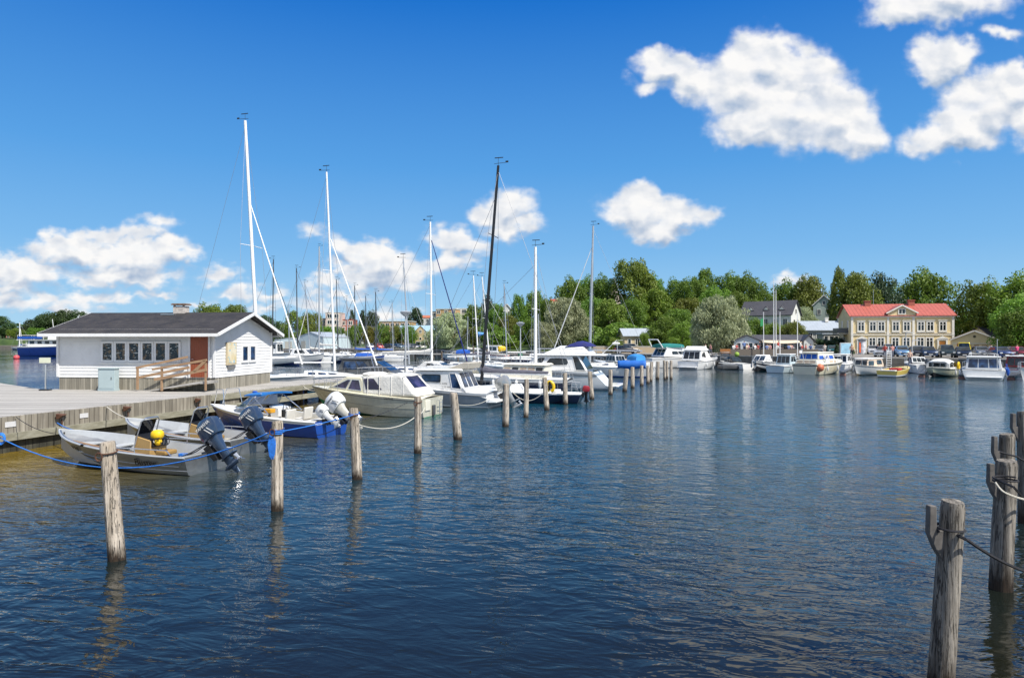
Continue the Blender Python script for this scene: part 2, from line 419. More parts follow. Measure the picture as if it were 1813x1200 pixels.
# ---------------- water ----------------
def water_mat():
    m, n, b, out = new_mat('harbour_water')
    ge = n.node('ShaderNodeNewGeometry'); p = ge.outputs['Position']
    q = n.vm('MULTIPLY', p, (.62, 1, 1))
    rot = n.node('ShaderNodeVectorRotate'); rot.inputs['Angle'].default_value = R(14); n.link(p, rot.inputs['Vector'])
    q2 = n.vm('MULTIPLY', rot.outputs[0], (.55, 1, 1))
    a = n.noise(q, 1.0, 2, .45, .5); c = n.noise(q2, 3.0, 3, .5, .8); d = n.noise(q, 9.0, 1, .5)
    cr_ = n.m('SUBTRACT', 1, n.m('MULTIPLY', n.m('ABSOLUTE', n.m('SUBTRACT', n.noise(n.vm('MULTIPLY', rot.outputs[0], (.45, 1, 1)), 2.3, 3, .5, .6), .5)), 2))
    pool = n.noise(n.vm('MULTIPLY', p, (1, .55, 1)), .11, 3, .55)
    s = n.sep(p)
    calm = n.ramp(s[1], 1, .16, 40, 78)          # sheltered water along the quay
    amp = n.m('MULTIPLY', n.ramp(pool, .45, 1.45, .38, .62), calm)
    h = n.m('ADD', n.m('MULTIPLY', a, .075), n.m('ADD', n.m('ADD', n.m('MULTIPLY', c, .050), n.m('MULTIPLY', cr_, .045)), n.m('MULTIPLY', d, .008)))
    h = n.m('MULTIPLY', n.m('MULTIPLY', h, amp), n.ramp(s[1], .46, 1.2, 8, 30))
    bn = n.node('ShaderNodeBump'); bn.inputs['Distance'].default_value = 1.0; n.link(h, bn.inputs['Height']); n.link(bn.outputs[0], b.inputs['Normal'])
    # shallow silty bottom near the jetty face
    u = n.m('ADD', n.m('MULTIPLY', s[0], .9605), n.m('MULTIPLY', s[1], -.2785))   # distance across from the jetty edge line
    u = n.m('SUBTRACT', u, -21.45)
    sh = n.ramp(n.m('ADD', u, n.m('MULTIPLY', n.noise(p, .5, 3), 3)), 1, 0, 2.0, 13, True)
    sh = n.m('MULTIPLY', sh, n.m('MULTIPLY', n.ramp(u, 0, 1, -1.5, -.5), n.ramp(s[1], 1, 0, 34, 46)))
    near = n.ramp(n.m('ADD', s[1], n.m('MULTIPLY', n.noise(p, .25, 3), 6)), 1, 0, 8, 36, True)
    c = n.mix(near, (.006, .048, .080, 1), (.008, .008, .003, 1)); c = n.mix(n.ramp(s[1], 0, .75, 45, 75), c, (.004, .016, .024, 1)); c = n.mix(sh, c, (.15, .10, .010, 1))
    n.link(c, b.inputs['Base Color']); b.inputs['Roughness'].default_value = .03; b.inputs['IOR'].default_value = 1.45
    return m
mb = MB(); S = 4500
mb.sheet([(-S, -60, 0), (S, -60, 0), (S, S, 0), (-S, S, 0)])
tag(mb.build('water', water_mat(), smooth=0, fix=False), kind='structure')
# ---------------- land ----------------
SHORE = [(260, 46), (90, 72), (56, 75.5), (52.5, 80), (40.8, 86), (30.9, 95), (21, 105), (9.3, 120), (-6.8, 145), (-23.4, 170), (-42.6, 180), (-62, 185),
         (-110, 195), (-150, 262), (-181, 290), (-217, 292), (-320, 300), (-900, 330)]
def land_h(x, y):
    h = 1.36
    d = y - 118
    hill = math.exp(-((x-42)/36)**2)*max(0, min(1, (y-126)/60))*9.0
    far = max(0, min(1, (y-210)/200))*6
    return h + hill + far
GRASS = paint('park_grass', (.035, .07, .015), .9, var=.4, sc=.4, bump=.05)
ASPH = paint('quay_asphalt', (.16, .15, .14), .9, var=.2, sc=.5, bump=.01)
bm = bmesh.new()
ys = [0, 1.2, 5, 12, 22, 34, 48, 65, 90, 130, 190, 300, 500, 900, 1800, 3500]
pts = []
for i in range(len(SHORE)-1):
    a, b2 = Vector(SHORE[i]), Vector(SHORE[i+1]); k = max(1, int((a-b2).length/9))
    for j in range(k): pts.append(a.lerp(b2, j/k))
pts.append(Vector(SHORE[-1]))
rows = []
for dy in ys:
    rows.append([bm.verts.new((p.x*(1+dy/900), p.y+dy, land_h(p.x, p.y+dy) if dy else 1.36)) for p in pts])
for i in range(len(rows)-1):
    for j in range(len(pts)-1): bm.faces.new((rows[i][j+1], rows[i][j], rows[i+1][j], rows[i+1][j+1]))
me = bpy.data.meshes.new('ground')
def land_mat():
    m, n, b, out = new_mat('ground_cover')
    ge = n.node('ShaderNodeNewGeometry'); s = n.sep(ge.outputs['Position'])
    f = n.noise(ge.outputs['Position'], .3, 7, .6)
    gr = n.mix(n.ramp(f, 0, 1, .3, .7), (.022, .05, .010, 1), (.06, .10, .02, 1)); asf = n.mix(n.ramp(f, 0, 1, .3, .7), (.17, .16, .14, 1), (.26, .24, .21, 1))
    n.link(n.mix(n.ramp(n.m('ADD', s[2], n.m('MULTIPLY', f, .3)), 0, 1, 1.58, 1.76), asf, gr), b.inputs['Base Color']); b.inputs['Roughness'].default_value = .9
    return m
bmesh.ops.recalc_face_normals(bm, faces=bm.faces)
bm.to_mesh(me); bm.free(); me.materials.append(land_mat())
for p in me.polygons: p.use_smooth = True
o = bpy.data.objects.new('ground', me); COL.objects.link(o); tag(o, kind='structure')
STONE = lines('quay_stone', (.16, .145, .12), .32, 2, .45, .1, .9, .3, .5)
mb = MB()
for i in range(len(SHORE)-1):
    a, b2 = SHORE[i], SHORE[i+1]
    mb.hexa([(a[0], a[1]-.02, -1.2), (b2[0], b2[1]-.02, -1.2), (b2[0], b2[1]+.6, -1.2), (a[0], a[1]+.6, -1.2),
             (a[0], a[1]-.02, 1.33), (b2[0], b2[1]-.02, 1.33), (b2[0], b2[1]+.6, 1.33), (a[0], a[1]+.6, 1.33)])
tag(mb.build('quay_wall', STONE, smooth=0), 'long dark stone quay wall along the far shore of the harbour', 'quay wall')
# a kerb on top of the quay
mb = MB()
for i in range(0, 10):
    a, b2 = Vector(SHORE[i]), Vector(SHORE[i+1])
    mb.bar((a.x, a.y+.2, 1.42), (b2.x, b2.y+.2, 1.42), .35, .14)
tag(mb.build('kerb', paint('kerb_stone', (.33, .31, .27), .8, var=.15), smooth=0), kind='structure')

# ---------------- jetty ----------------
EDX = .278, .9605
def edge(D, off=0, z=1.16):   # point on the jetty's front edge at distance D, off = metres out over the water
    return Vector((-16.1+.29*(D-21.5)+off*.9605, D-off*.278, z))
DECKW = wood('grey_deck_planks', (.50, .48, .455, 1), (.30, .285, .265, 1), grain=(.10, 1, 1), sc=7, board=.14, axis=1, bump=.004)
FASC = wood('weathered_fascia', (.40, .37, .31, 1), (.17, .15, .12, 1), grain=(1, 1, .08), sc=6, board=.19, axis=1, bump=.006, gap=(.05, .04, .03))
FASCL = wood('weathered_beam', (.36, .35, .28, 1), (.17, .16, .11, 1), grain=(1, .06, 1), sc=6, bump=.006)
FASCD = wood('wet_piling', (.09, .085, .06, 1), (.018, .018, .012, 1), grain=(1, 1, .15), sc=4, board=.24, axis=1, bump=.02)
GREYPL = wood('grey_skirt_planks', (.44, .41, .34, 1), (.22, .20, .16, 1), grain=(1, 1, .08), sc=6, board=.12, axis=0, bump=.004)
GREYPLY = wood('grey_skirt_planks_side', (.44, .41, .34, 1), (.22, .20, .16, 1), grain=(1, 1, .08), sc=6, board=.12, axis=1, bump=.004)
PILE = wood('pier_pile', (.22, .17, .11, 1), (.07, .05, .035, 1), sc=5, wet=.35)
PILEM = MB().tube([(0, 0, -1.5), (0, 0, 1.04)], [.12, .105], 8).mesh('pile', PILE)
def pile(x, y, par):
    o = bpy.data.objects.new('pile', PILEM); COL.objects.link(o); o.parent = par; o.location = (x, y, 0)
jt = thing('jetty', 'wide grey plank jetty carrying the white clapboard hut', 'jetty')
e0, e1, e2 = edge(8), edge(33), edge(41)
poly = [(-40, 8), (e0.x, e0.y), (e1.x, e1.y), (e2.x, e2.y), (-12.9, 41.6), (-13.2, 40.4), (-21.4, 40.6), (-22.75, 33.3), (-29, 38.7), (-36, 44.5), (-52, 40)]
mb = MB(); mb.prism(poly, 1.04, 1.16); mb.build('deck', DECKW, jt, smooth=0)
def along(d0, d1, z0, z1, off, th, mi=0, m=None):
    p, q = edge(d0, off), edge(d1, off)
    return m.hexa([(p.x-.96*th, p.y+.28*th, z0), (p.x, p.y, z0), (q.x, q.y, z0), (q.x-.96*th, q.y+.28*th, z0),
                   (p.x-.96*th, p.y+.28*th, z1), (p.x, p.y, z1), (q.x, q.y, z1), (q.x-.96*th, q.y+.28*th, z1)], mi)
mb = MB(); along(8, 30.5, .62, 1.145, .06, .08, m=mb); mb.build('fascia', FASC, jt, smooth=0)
mb = MB(); along(8, 40.5, .38, .62, .12, .2, m=mb); along(30.5, 41, .86, 1.12, .08, .1, m=mb); mb.build('beam', FASCL, jt, smooth=0)
mb = MB(); along(8, 29.5, -1.2, .38, -.04, .2, m=mb); mb.build('piling', FASCD, jt, smooth=0)
mb = MB()
for d in (31, 33, 35.2, 37.4, 39.6):
    for k in (0, .33):
        for off in (-.3, -2.2): p = edge(d+k, off); pile(p.x, p.y, jt)
mb = MB(); p = edge(32.2, .02)
for d in (31.4, 34.0):
    mb = MB(); along(d, d+1.0, .3, 1.1, .0, .08, m=mb); mb.build('board_patch', FASC, jt, smooth=0)

# narrow pier going on to the right
PC = [(-11.6, 41), (-7.2, 52), (-2.0, 62), (3.4, 70), (9, 77)]
pr = thing('pier', 'narrow wooden pier running on from the hut between the moored boats', 'pier')
mb = MB(); mp = MB(); mf = MB()
for i in range(4):
    a, b2 = Vector(PC[i]), Vector(PC[i+1]); d = (b2-a).normalized(); nn = Vector((d.y, -d.x))*1.2
    mb.hexa([(a.x-nn.x, a.y-nn.y, 1.02), (a.x+nn.x, a.y+nn.y, 1.02), (b2.x+nn.x, b2.y+nn.y, 1.02), (b2.x-nn.x, b2.y-nn.y, 1.02),
             (a.x-nn.x, a.y-nn.y, 1.14), (a.x+nn.x, a.y+nn.y, 1.14), (b2.x+nn.x, b2.y+nn.y, 1.14), (b2.x-nn.x, b2.y-nn.y, 1.14)])
    for s_ in (-1, 1):
        mf.bar((a.x+nn.x*s_*.97, a.y+nn.y*s_*.97, .90), (b2.x+nn.x*s_*.97, b2.y+nn.y*s_*.97, .90), .1, .24)
        for k in range(5):
            q = a.lerp(b2, k/5)+nn*s_*.8; pile(q.x, q.y, pr)
mb.build('deck', DECKW, pr, smooth=0); mf.build('beam', FASCL, pr, smooth=0)
# far landing stage behind, parallel to the picture
fp = thing('landing_stage', 'long low wooden landing stage on dark piles in front of the far car park', 'pier')
mb = MB(); mp = MB(); mb.box((2, 123, 1.15), (34, 2, .2)); mb.box((-27, 131, 1.15), (27, 2, .2), rz=-.55)
for k in range(16): pile(-14+k*2.1, 122.2, fp)
for k in range(12): pile(-38+k*1.85, 137.2-k*1.15, fp)
mb.build('deck', DECKW, fp, smooth=0)
f2 = thing('landing_stage', 'low floating stage the grey sailboat and pilot boat lie against behind the hut', 'pier')
mb = MB(); mb.box((-42, 121, .45), (36, 1.8, .35)); mb.build('deck', DECKW, f2, smooth=0)

# ---------------- mooring posts ----------------
POST = wood('post_wood', (.68, .60, .50, 1), (.28, .23, .17, 1), grain=(1, 1, .07), sc=9, wet=.30, bump=.02)
POSTG = wood('grey_post_wood', (.42, .38, .32, 1), (.06, .05, .04, 1), grain=(1, 1, .05), sc=9, wet=.45, bump=.035)
def post(px0, py0, px1, py1, rpx, label, mat=POST, seed=1, ring=False, bracket=False, n=12, group='mooring posts in the harbour'):
    """px0,py0 = top; px1,py1 = where it leaves the water"""
    b = gp(px1, py1); D = b.y; t = Vector((xat(px0, D)-b.x, 0, zat(py0, D))); r = rpx/F*D
    o = thing('mooring_post', label, 'post', (b.x, b.y, 0), 0, group)
    rnd = random.Random(seed); H = t.z; mb = MB(); rr = []
    lev = [-1.3/H, 0, .25, .5, .75, .97, 1.0]
    for i, f in enumerate(lev):
        c = t*f; ring_ = []
        for k in range(n):
            an = 2*math.pi*k/n
            q = r*(1.06-.12*max(f, 0))*(1+.05*math.sin(3*an+seed)+.03*rnd.uniform(-1, 1)) * (.9 if i == 6 else 1)
            ring_.append((c.x+math.cos(an)*q, math.sin(an)*q, c.z*1.0+(0 if f < 1 else .0)+(.012*math.sin(an+seed) if i > 4 else 0)))
        rr.append(ring_)
    mb.rings(rr); s = mb.build('shaft', mat, o)
    mr = MB()
    cz = H-.16; c = t*(cz/H)
    if ring:
        mr.tube([(c.x+math.cos(a)*r*1.12, math.sin(a)*r*1.12, cz+.02*math.sin(a)) for a in [2*math.pi*k/12 for k in range(12)]], .012, 5, closed=True)
        mr.tube([(c.x-r*.5+.055*math.cos(a), -r*1.05-.02, cz-.06+.065*math.sin(a)) for a in [2*math.pi*k/10 for k in range(10)]], .012, 5, closed=True)
        mr.build('iron_ring', paint('rusty_iron', (.10, .045, .025), .8, var=.4, sc=12), o)
    if bracket:
        mk = MB(); zb = H-.36; cb = t*(zb/H); x0 = cb.x-r*.7
        pts = [(x0+.01, zb-.26), (x0+.02, zb+.09), (x0-.085, zb+.06), (x0-.09, zb+.32), (x0-.155, zb+.32), (x0-.165, zb+.04), (x0-.10, zb-.12), (x0-.01, zb-.26)]
        mk.rings([[(x, -.04, z) for x, z in pts], [(x, .04, z) for x, z in pts]])
        mk.build('forked_bracket', paint('grey_bracket_wood', (.12, .11, .10), .9, var=.4, sc=8), o, bevel=.008)
    return o
POSTS = [
 (190, 782, 207, 990, 13.5, 'thick near mooring post with an iron ring standing before the nearer aluminium boat'),
 (491, 745, 491, 903, 10, 'mooring post with blue rope wound round it behind the blue-grey outboards'),
 (626, 722, 633, 848, 8.5, 'mooring post standing off the stern of the blue and white speedboat'),
 (740, 702, 740, 802, 6.5, 'straight mooring post in front of the cream cabin cruiser transom'),
 (803, 695, 811, 778, 7.5, 'crooked leaning mooring post just right of the cream cruiser transom'),
 (896, 680, 895, 755, 5.8, 'mooring post in front of the silver outboard motor'),
 (932, 671, 931, 739, 4.3, 'slim mooring post before the bow end of the dark-hulled sailboat'),
 (964, 668, 968, 726, 4.5, 'mooring post left of the yellow horseshoe buoy'),
 (1000, 660, 1001, 716, 4.2, 'mooring post right of the yellow horseshoe buoy'),
 (1044, 657, 1048, 707, 4.2, 'mooring post behind the small red outboard'),
 (1081, 654, 1081, 699, 3.8, 'mooring post before the slanted stern of the big flybridge cruiser'),
 (1110, 653, 1106, 693, 4, 'mooring post with a dark sleeve, first one right of the big flybridge cruiser'),
 (1120, 650, 1120, 687, 3.4, 'mooring post under the left end of the bright blue tarpaulin'),
 (1136, 647, 1136, 683, 3.2, 'mooring post under the middle of the bright blue tarpaulin'),
 (1147, 647, 1147, 679, 3, 'short mooring post under the right end of the bright blue tarpaulin'),
 (1154, 641, 1152, 675, 3.2, 'taller mooring post just past the end of the bright blue tarpaulin'),
 (1165, 640, 1164, 671, 3.2, 'thick mooring post standing alone below the teal-topped cruiser'),
 (1176, 638, 1177, 672, 2.4, 'left post of the close pair before the white flybridge boat stern'),
 (1181, 639, 1181, 670, 2.2, 'right post of the close pair before the white flybridge boat stern'),
 (1188, 638, 1188, 671, 2.6, 'last mooring post of the long row, in open water at its far end')]
for i, (a, b_, c_, d_, r_, lb) in enumerate(POSTS): post(a, b_, c_, d_, r_, lb, seed=i+1, ring=i < 4, n=14 if i < 5 else 9)
post(1688, 887, 1665, 1222, 20, 'largest grey post at the lower right with cracked wood and a forked bracket', POSTG, 31, bracket=True, n=20)
post(1783, 815, 1772, 1042, 17.5, 'second grey post at the right with black and white ropes tied below its top', POSTG, 32, bracket=True, n=18)
post(1783, 768, 1779, 965, 13, 'grey post standing half hidden behind the roped post at the right', POSTG, 33, bracket=True, n=14)
post(1812, 728, 1815, 925, 11, 'grey post cut by the right edge of the photo', POSTG, 34, bracket=True, n=14)
# distant row of thin posts
for i, (x, y0, y1) in enumerate([(782, 622, 640), (838, 612, 641), (862, 618, 640), (811, 630, 648), (826, 632, 650)]):
    post(x, y0, x, y1+8, 1.6, ['thin post at the bow of the far hull with a blue canopy', 'tall thin post between the two far motorboats', 'thin post close left of the far white and red boat', 'short thin post in the water before the far blue-canopied boat', 'second short thin post in the water right of the far blue-canopied boat'][i], PILE, 50+i, n=7, group='thin posts off the far landing stage')
# ---------------- the white hut ----------------
SIDW = paint('white_siding_paint', (.76, .76, .745), .55, var=.07, sc=.8, dirt=.12)
SIDG = SIDW
TRIMW = paint('white_trim_paint', (.76, .76, .75), .5, var=.05, dirt=.12)
ROOFF = paint('dark_roof_felt', (.024, .022, .024), .85, var=.5, sc=1.2, dirt=.35, bump=.01)
REDD = lines('red_brown_door_boards', (.30, .075, .03), .12, 0, .55, .1, .55, .12)
HUTW = wood('fresh_rail_wood', (.40, .26, .15, 1), (.26, .16, .09, 1), grain=(.2, 1, 1), sc=6, bump=.003)
hut = thing('hut', 'long white clapboard hut with dark felt roof standing on the jetty', 'hut', (-14.4, 33, 1.16), R(-5))
HL, HW, Z0, ZE = 8.0, 6.2, .60, 2.86        # local x: 0 right .. -8 left, y: 0 front .. 6.2 back
RZ = 3.80                                     # ridge
def siding(mb, p, q, z0, z1, step=.155, gable=None, mi=0, skip=()):
    """lap boards from p to q (x,y); outward is to the right of p->q; gable = (ridge distance, ridge z, eave z)"""
    p = Vector((p[0], p[1], 0)); q = Vector((q[0], q[1], 0)); d = (q-p); L = d.length; d /= L; n = Vector((d.y, -d.x, 0)); z = z0
    while z < z1-.01:
        zt = min(z+step, z1); a0, a1, b0, b1 = 0, L, 0, L
        if gable:
            rd, rz, ez = gable
            if z > ez: k = (z-ez)/(rz-ez); a0 = rd*k; a1 = L-(L-rd)*k
            if zt > ez: k = (zt-ez)/(rz-ez); b0 = rd*k; b1 = L-(L-rd)*k
        for (s0, s1) in ([(None, None)] if not skip else skip):
            l0 = a0 if s0 is None else s0; l1 = a1 if s1 is None else s1; u0 = b0 if s0 is None else s0; u1 = b1 if s1 is None else s1
            o = .028; P = lambda t, zz, oo: p+d*t+n*oo+Vector((0, 0, zz))
            mb.add([P(l0, z, o), P(l1, z, o), P(u1, zt, .006), P(u0, zt, .006), P(l0, z, 0), P(l1, z, 0)], [(0, 1, 2, 3), (4, 5, 1, 0)], mi)
        z = zt
mb = MB()
siding(mb, (-HL, 0), (0, 0), Z0, ZE+.1)
siding(mb, (0, 0), (0, HW), Z0, RZ-.05, gable=(HW/2, RZ-.05, ZE))
siding(mb, (0, HW), (-HL, HW), Z0, ZE); siding(mb, (-HL, HW), (-HL, 0), Z0, RZ-.05, gable=(HW/2, RZ-.05, ZE))
mb.prism([(-HL, 0), (0, 0), (0, HW), (-HL, HW)], Z0, ZE)
mb.build('wall', SIDW, hut, smooth=0, fix=False)
mb = MB(); mb.box((-HL/2, .04, .30), (HL-.06, .08, .6)); mb.build('skirt', GREYPL, hut, smooth=0)
mb = MB(); mb.box((-.04, HW/2, .30), (.08, HW-.06, .6)); mb.build('skirt', GREYPLY, hut, smooth=0)
for x, y in ((0, 0), (-HL, 0), (0, HW)):
    MB().box((x+(.035 if x == 0 else -.035)*.6, y+(-.02 if y == 0 else .02), (Z0+ZE)/2+.02), (.11, .11, ZE-Z0)).build('corner_board', TRIMW, hut, bevel=.006)
# roof
ov, oe = .62, .52; sl = (RZ-ZE)/(HW/2)
def rz(y): return RZ+.10-abs(y-HW/2)*sl
X0, X1 = -HL-.60, oe
mb = MB()
for side in (-1, 1):
    ye = -ov if side < 0 else HW+ov; ym = HW/2
    mb.hexa([(X0, ye, rz(ye)-.07), (X1, ye, rz(ye)-.07), (X1, ym, rz(ym)-.07), (X0, ym, rz(ym)-.07), (X0, ye, rz(ye)), (X1, ye, rz(ye)), (X1, ym, rz(ym)), (X0, ym, rz(ym))] if side < 0 else
            [(X0, ym, rz(ym)-.07), (X1, ym, rz(ym)-.07), (X1, ye, rz(ye)-.07), (X0, ye, rz(ye)-.07), (X0, ym, rz(ym)), (X1, ym, rz(ym)), (X1, ye, rz(ye)), (X0, ye, rz(ye))])
roof = mb.build('roof', ROOFF, hut, smooth=0)
mb = MB()
for side in (-1, 1):
    ye = -ov if side < 0 else HW+ov
    mb.bar((X0, ye+.02*side, rz(ye)-.10), (X1, ye+.02*side, rz(ye)-.10), .035, .15)
    for xx in (X0-.012, X1+.012): mb.bar((xx, ye, rz(ye)-.085), (xx, HW/2, rz(HW/2)-.085), .035, .16)
    for k in range(9): mb.bar((X0+.2+k*1.1, ye+.05*-side, rz(ye)-.14), (X0+.2+k*1.1, (0 if side < 0 else HW), rz(0)-.14), .05, .10)
mb.build('barge_board', TRIMW, roof, smooth=0)
mb = MB(); mb.box((-3.55, HW/2+.05, RZ+.22), (.62, .5, .42), 0)
ch = mb.build('chimney', paint('white_brick', (.52, .47, .42), .85, var=.3, sc=9, dirt=.4, bump=.01), roof, bevel=.01)
mb = MB(); mb.box((-3.55, HW/2+.05, RZ+.52), (.80, .62, .06)); mb.box((-3.55, HW/2+.05, RZ+.56), (.7, .55, .03))
mb.box((-3.80, HW/2-.15, RZ+.46), (.08, .08, .08)); mb.box((-3.3, HW/2-.15, RZ+.46), (.08, .08, .08))
mb.build('chimney_cap', paint('rusty_plate', (.20, .13, .09), .8, var=.4, sc=6), roof, smooth=0)
MB().box((-3.95, HW/2-.42, RZ-.02), (.75, .3, .04)).build('flashing', STEEL, roof)
# windows on the long side
def window(par, c, w, h, axis='x', out=-1, pane=GLS, fw=.06, name='window', mull=False, depth=.05, frame=None):
    """c = centre on the wall plane; axis = direction along the wall"""
    mb = MB(); d = depth
    def B(m, u, v, du, dv, off, th):
        if axis == 'x': m.box((c[0]+u, c[1]+out*off, c[2]+v), (du, th, dv))
        else: m.box((c[0]+out*off, c[1]+u, c[2]+v), (th, du, dv))
    B(mb, 0, h/2+fw/2, w+2*fw, fw, d/2, d); B(mb, 0, -h/2-fw/2, w+2*fw, fw, d/2, d)
    B(mb, -w/2-fw/2, 0, fw, h, d/2, d); B(mb, w/2+fw/2, 0, fw, h, d/2, d)
    if mull: B(mb, 0, 0, fw*.7, h, d/2, d*.9)
    f = mb.build(name, frame or TRIMW, par, smooth=0)
    mp = MB(); B(mp, 0, 0, w, h, d*.3, d*.4); mp.build('pane', pane, f, smooth=0)
    return f
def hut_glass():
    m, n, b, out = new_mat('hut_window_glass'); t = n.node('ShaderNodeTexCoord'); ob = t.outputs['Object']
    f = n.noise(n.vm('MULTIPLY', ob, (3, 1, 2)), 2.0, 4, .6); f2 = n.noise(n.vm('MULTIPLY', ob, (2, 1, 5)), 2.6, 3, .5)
    c = n.mix(n.ramp(f, 0, 1, .52, .58), (.012, .016, .02, 1), (.16, .10, .05, 1)); c = n.mix(n.ramp(f2, 0, 1, .60, .64), c, (.45, .45, .42, 1)); n.link(c, b.inputs['Base Color']); b.inputs['Roughness'].default_value = .06; return m  # brown and white interior reflections, curtain-like, painted into the pane colour
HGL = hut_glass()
for k in range(6):
    window(hut, (-5.42+k*.685, -.02, 1.86), .47, .82, fw=.10, depth=.06, pane=HGL)
ww = MB(); ww.box((-3.7, -.035, 1.30), (4.25, .08, .05)); ww.build('window_sill', TRIMW, hut)
for k in range(2): window(hut, (.02, 3.05+k*.85, 1.72), .55, .72, axis='y', out=1, pane=GLB, fw=.11, depth=.06)
# door
mb = MB(); mb.box((-.72, -.035, 1.62), (.88, .05, 1.98)); dr = mb.build('door', REDD, hut, smooth=0)
mb = MB(); mb.box((-.72-.50, -.04, 1.62), (.09, .07, 2.02)); mb.box((-.72+.50, -.04, 1.62), (.09, .07, 2.02)); mb.build('door_frame', TRIMW, hut, smooth=0)
MB().tube([(-1.08, -.06, 1.5), (-1.08, -.12, 1.5), (-.98, -.12, 1.5)], .012, 6).build('handle', STEEL, dr)
# ramp and rails
mb = MB(); mb.hexa([(-2.6, -1.05, .02), (-.1, -1.05, .40), (-.1, -.05, .40), (-2.6, -.05, .02), (-2.6, -1.05, .07), (-.1, -1.05, .50), (-.1, -.05, .50), (-2.6, -.05, .07)])
mb.hexa([(-.1, -1.05, .38), (.25, -1.05, .38), (.25, -.05, .38), (-.1, -.05, .38), (-.1, -1.05, .50), (.25, -1.05, .50), (.25, -.05, .50), (-.1, -.05, .50)])
mb.build('ramp', DECKW, hut, smooth=0)
rl = MB()
rl.box((-3.4, -.75, .62), (.08, .08, 1.1)); rl.box((-1.95, -1.12, .62), (.08, .08, 1.15)); rl.box((.2, -1.12, .72), (.07, .07, 1.3))
rl.bar((-3.5, -.72, 1.1), (-1.15, -.30, 1.62), .05, .1); rl.bar((-3.5, -.70, .62), (-1.1, -.26, 1.12), .05, .12)
rl.bar((-2.4, -1.16, 1.05), (.28, -1.16, 1.50), .05, .1); rl.bar((-2.3, -1.16, .58), (.28, -1.16, 1.05), .05, .13); rl.bar((-.35, -1.16, .95), (.2, -1.16, 1.45), .05, .13)
rl.build('handrail', HUTW, hut, smooth=0)
# things hanging on or standing by the hut
nb = thing('notice_board', 'weathered yellowed notice board hanging on the sunlit gable wall of the hut', 'notice board', hut.matrix_basis @ Vector((.03, 1.55, 1.25)), R(-5))
MB().box((.04, 0, .5), (.06, .98, 1.15)).build('frame', paint('board_frame', (.50, .42, .28), .7, var=.15), nb, bevel=.005)
def poster():
    m, n, b, out = new_mat('faded_poster'); t = n.node('ShaderNodeTexCoord'); f = n.noise(t.outputs['Object'], 2.3, 6, .6)
    f2 = n.noise(t.outputs['Object'], 5, 4, .6)
    c = n.mix(n.ramp(f, 0, 1, .42, .6), (.72, .66, .50, 1), (.62, .50, .25, 1)); c = n.mix(n.ramp(f2, 0, 1, .57, .62), c, (.30, .50, .62, 1)); n.link(c, b.inputs['Base Color']); return m
MB().box((.075, 0, .52), (.012, .86, 1.0)).build('sheet', poster(), nb, smooth=0)
MB().box((.05, 0, -.20), (.05, .7, .17)).build('lower_plate', paint('grey_plate', (.16, .16, .16), .6), nb)
HUTM = hut.matrix_basis
cb = thing('electric_cabinet', 'pale blue-grey electric cabinet standing on the jetty against the hut', 'cabinet', hut.matrix_basis @ Vector((-4.95, -.62, 0)), R(-5))
CABM = paint('pale_blue_cabinet', (.36, .45, .47), .45, var=.06, dirt=.15)
MB().box((0, 0, .53), (.82, .36, 1.04)).build('cabinet_body', CABM, cb, bevel=.012)
MB().box((0, 0, 1.075), (.90, .44, .05)).build('cap', CABM, cb, bevel=.01); MB().box((0, 0, .05), (.84, .38, .10)).build('plinth', CABM, cb)
MB().box((.0, -.187, .55), (.72, .012, .86)).build('cabinet_door', paint('cabinet_door_paint', (.40, .49, .50), .4, var=.05), cb, bevel=.003)
MB().box((.27, -.20, .6), (.03, .02, .12)).build('handle', DKGREY, cb)
sp = thing('sign_post', 'small blank yellowish sign plate on a thin pole at the left end of the hut', 'sign', (-22.55, 33.0, 1.16), R(8))
MB().tube([(0, 0, 0), (0, 0, 1.25)], .035, 8).build('pole', STEEL, sp); MB().box((0, -.05, 1.45), (.50, .04, .26)).build('sign_plate', paint('yellowish_sign', (.56, .58, .45), .5), sp, bevel=.004)
MB().box((0, 0, .03), (.45, .3, .06)).build('foot', BLACK, sp)
# fittings on the jetty face
def bracket(D, label):
    p = edge(D, .07, 1.02); o = thing('rusty_bracket', label, 'bracket', p, R(-73.8), 'rusty brackets on the jetty face')
    mb = MB(); mb.hexa([(-.16, -.02, -.12), (.16, -.02, -.12), (.16, .04, -.12), (-.16, .04, -.12), (-.20, -.02, .06), (.20, -.02, .06), (.20, .20, .0), (-.20, .20, .0)])
    mb.build('plate', paint('rusty_iron', (.10, .045, .025), .8), o)
    mr = MB(); mr.tube([(.0, .09, -.14), (.03, .12, -.26), (0, .10, -.36)], .02, 6); mr.build('shackle', paint('rusty_iron', (.10, .045, .025)), o)
    o.rotation_euler.z = R(-73.8)
for D, lb in ((23.35, 'rusty bracket on the jetty face holding the blue rope of the nearer aluminium boat'), (26.0, 'rusty bracket on the jetty face between the two aluminium boats'), (29.6, 'rusty bracket on the jetty face near the bow of the blue speedboat')): bracket(D, lb)
def plate(D, w, h, label):
    p = edge(D, .075, .90); o = MB().box((0, 0, 0), (w, .012, h)).build('name_plate', paint('dirty_white_plate', (.62, .62, .62), .5, var=.15, dirt=.3), None, bevel=.003)
    o.location = p; o.rotation_euler.z = R(73.8); tag(o, label, 'plate', 'white plates on the jetty face')
plate(21.75, .36, .17, 'dirty white plate on the jetty face at the left edge above the blue rope coil'); plate(24.3, .34, .16, 'small white plate on the jetty face above the first aluminium boat')
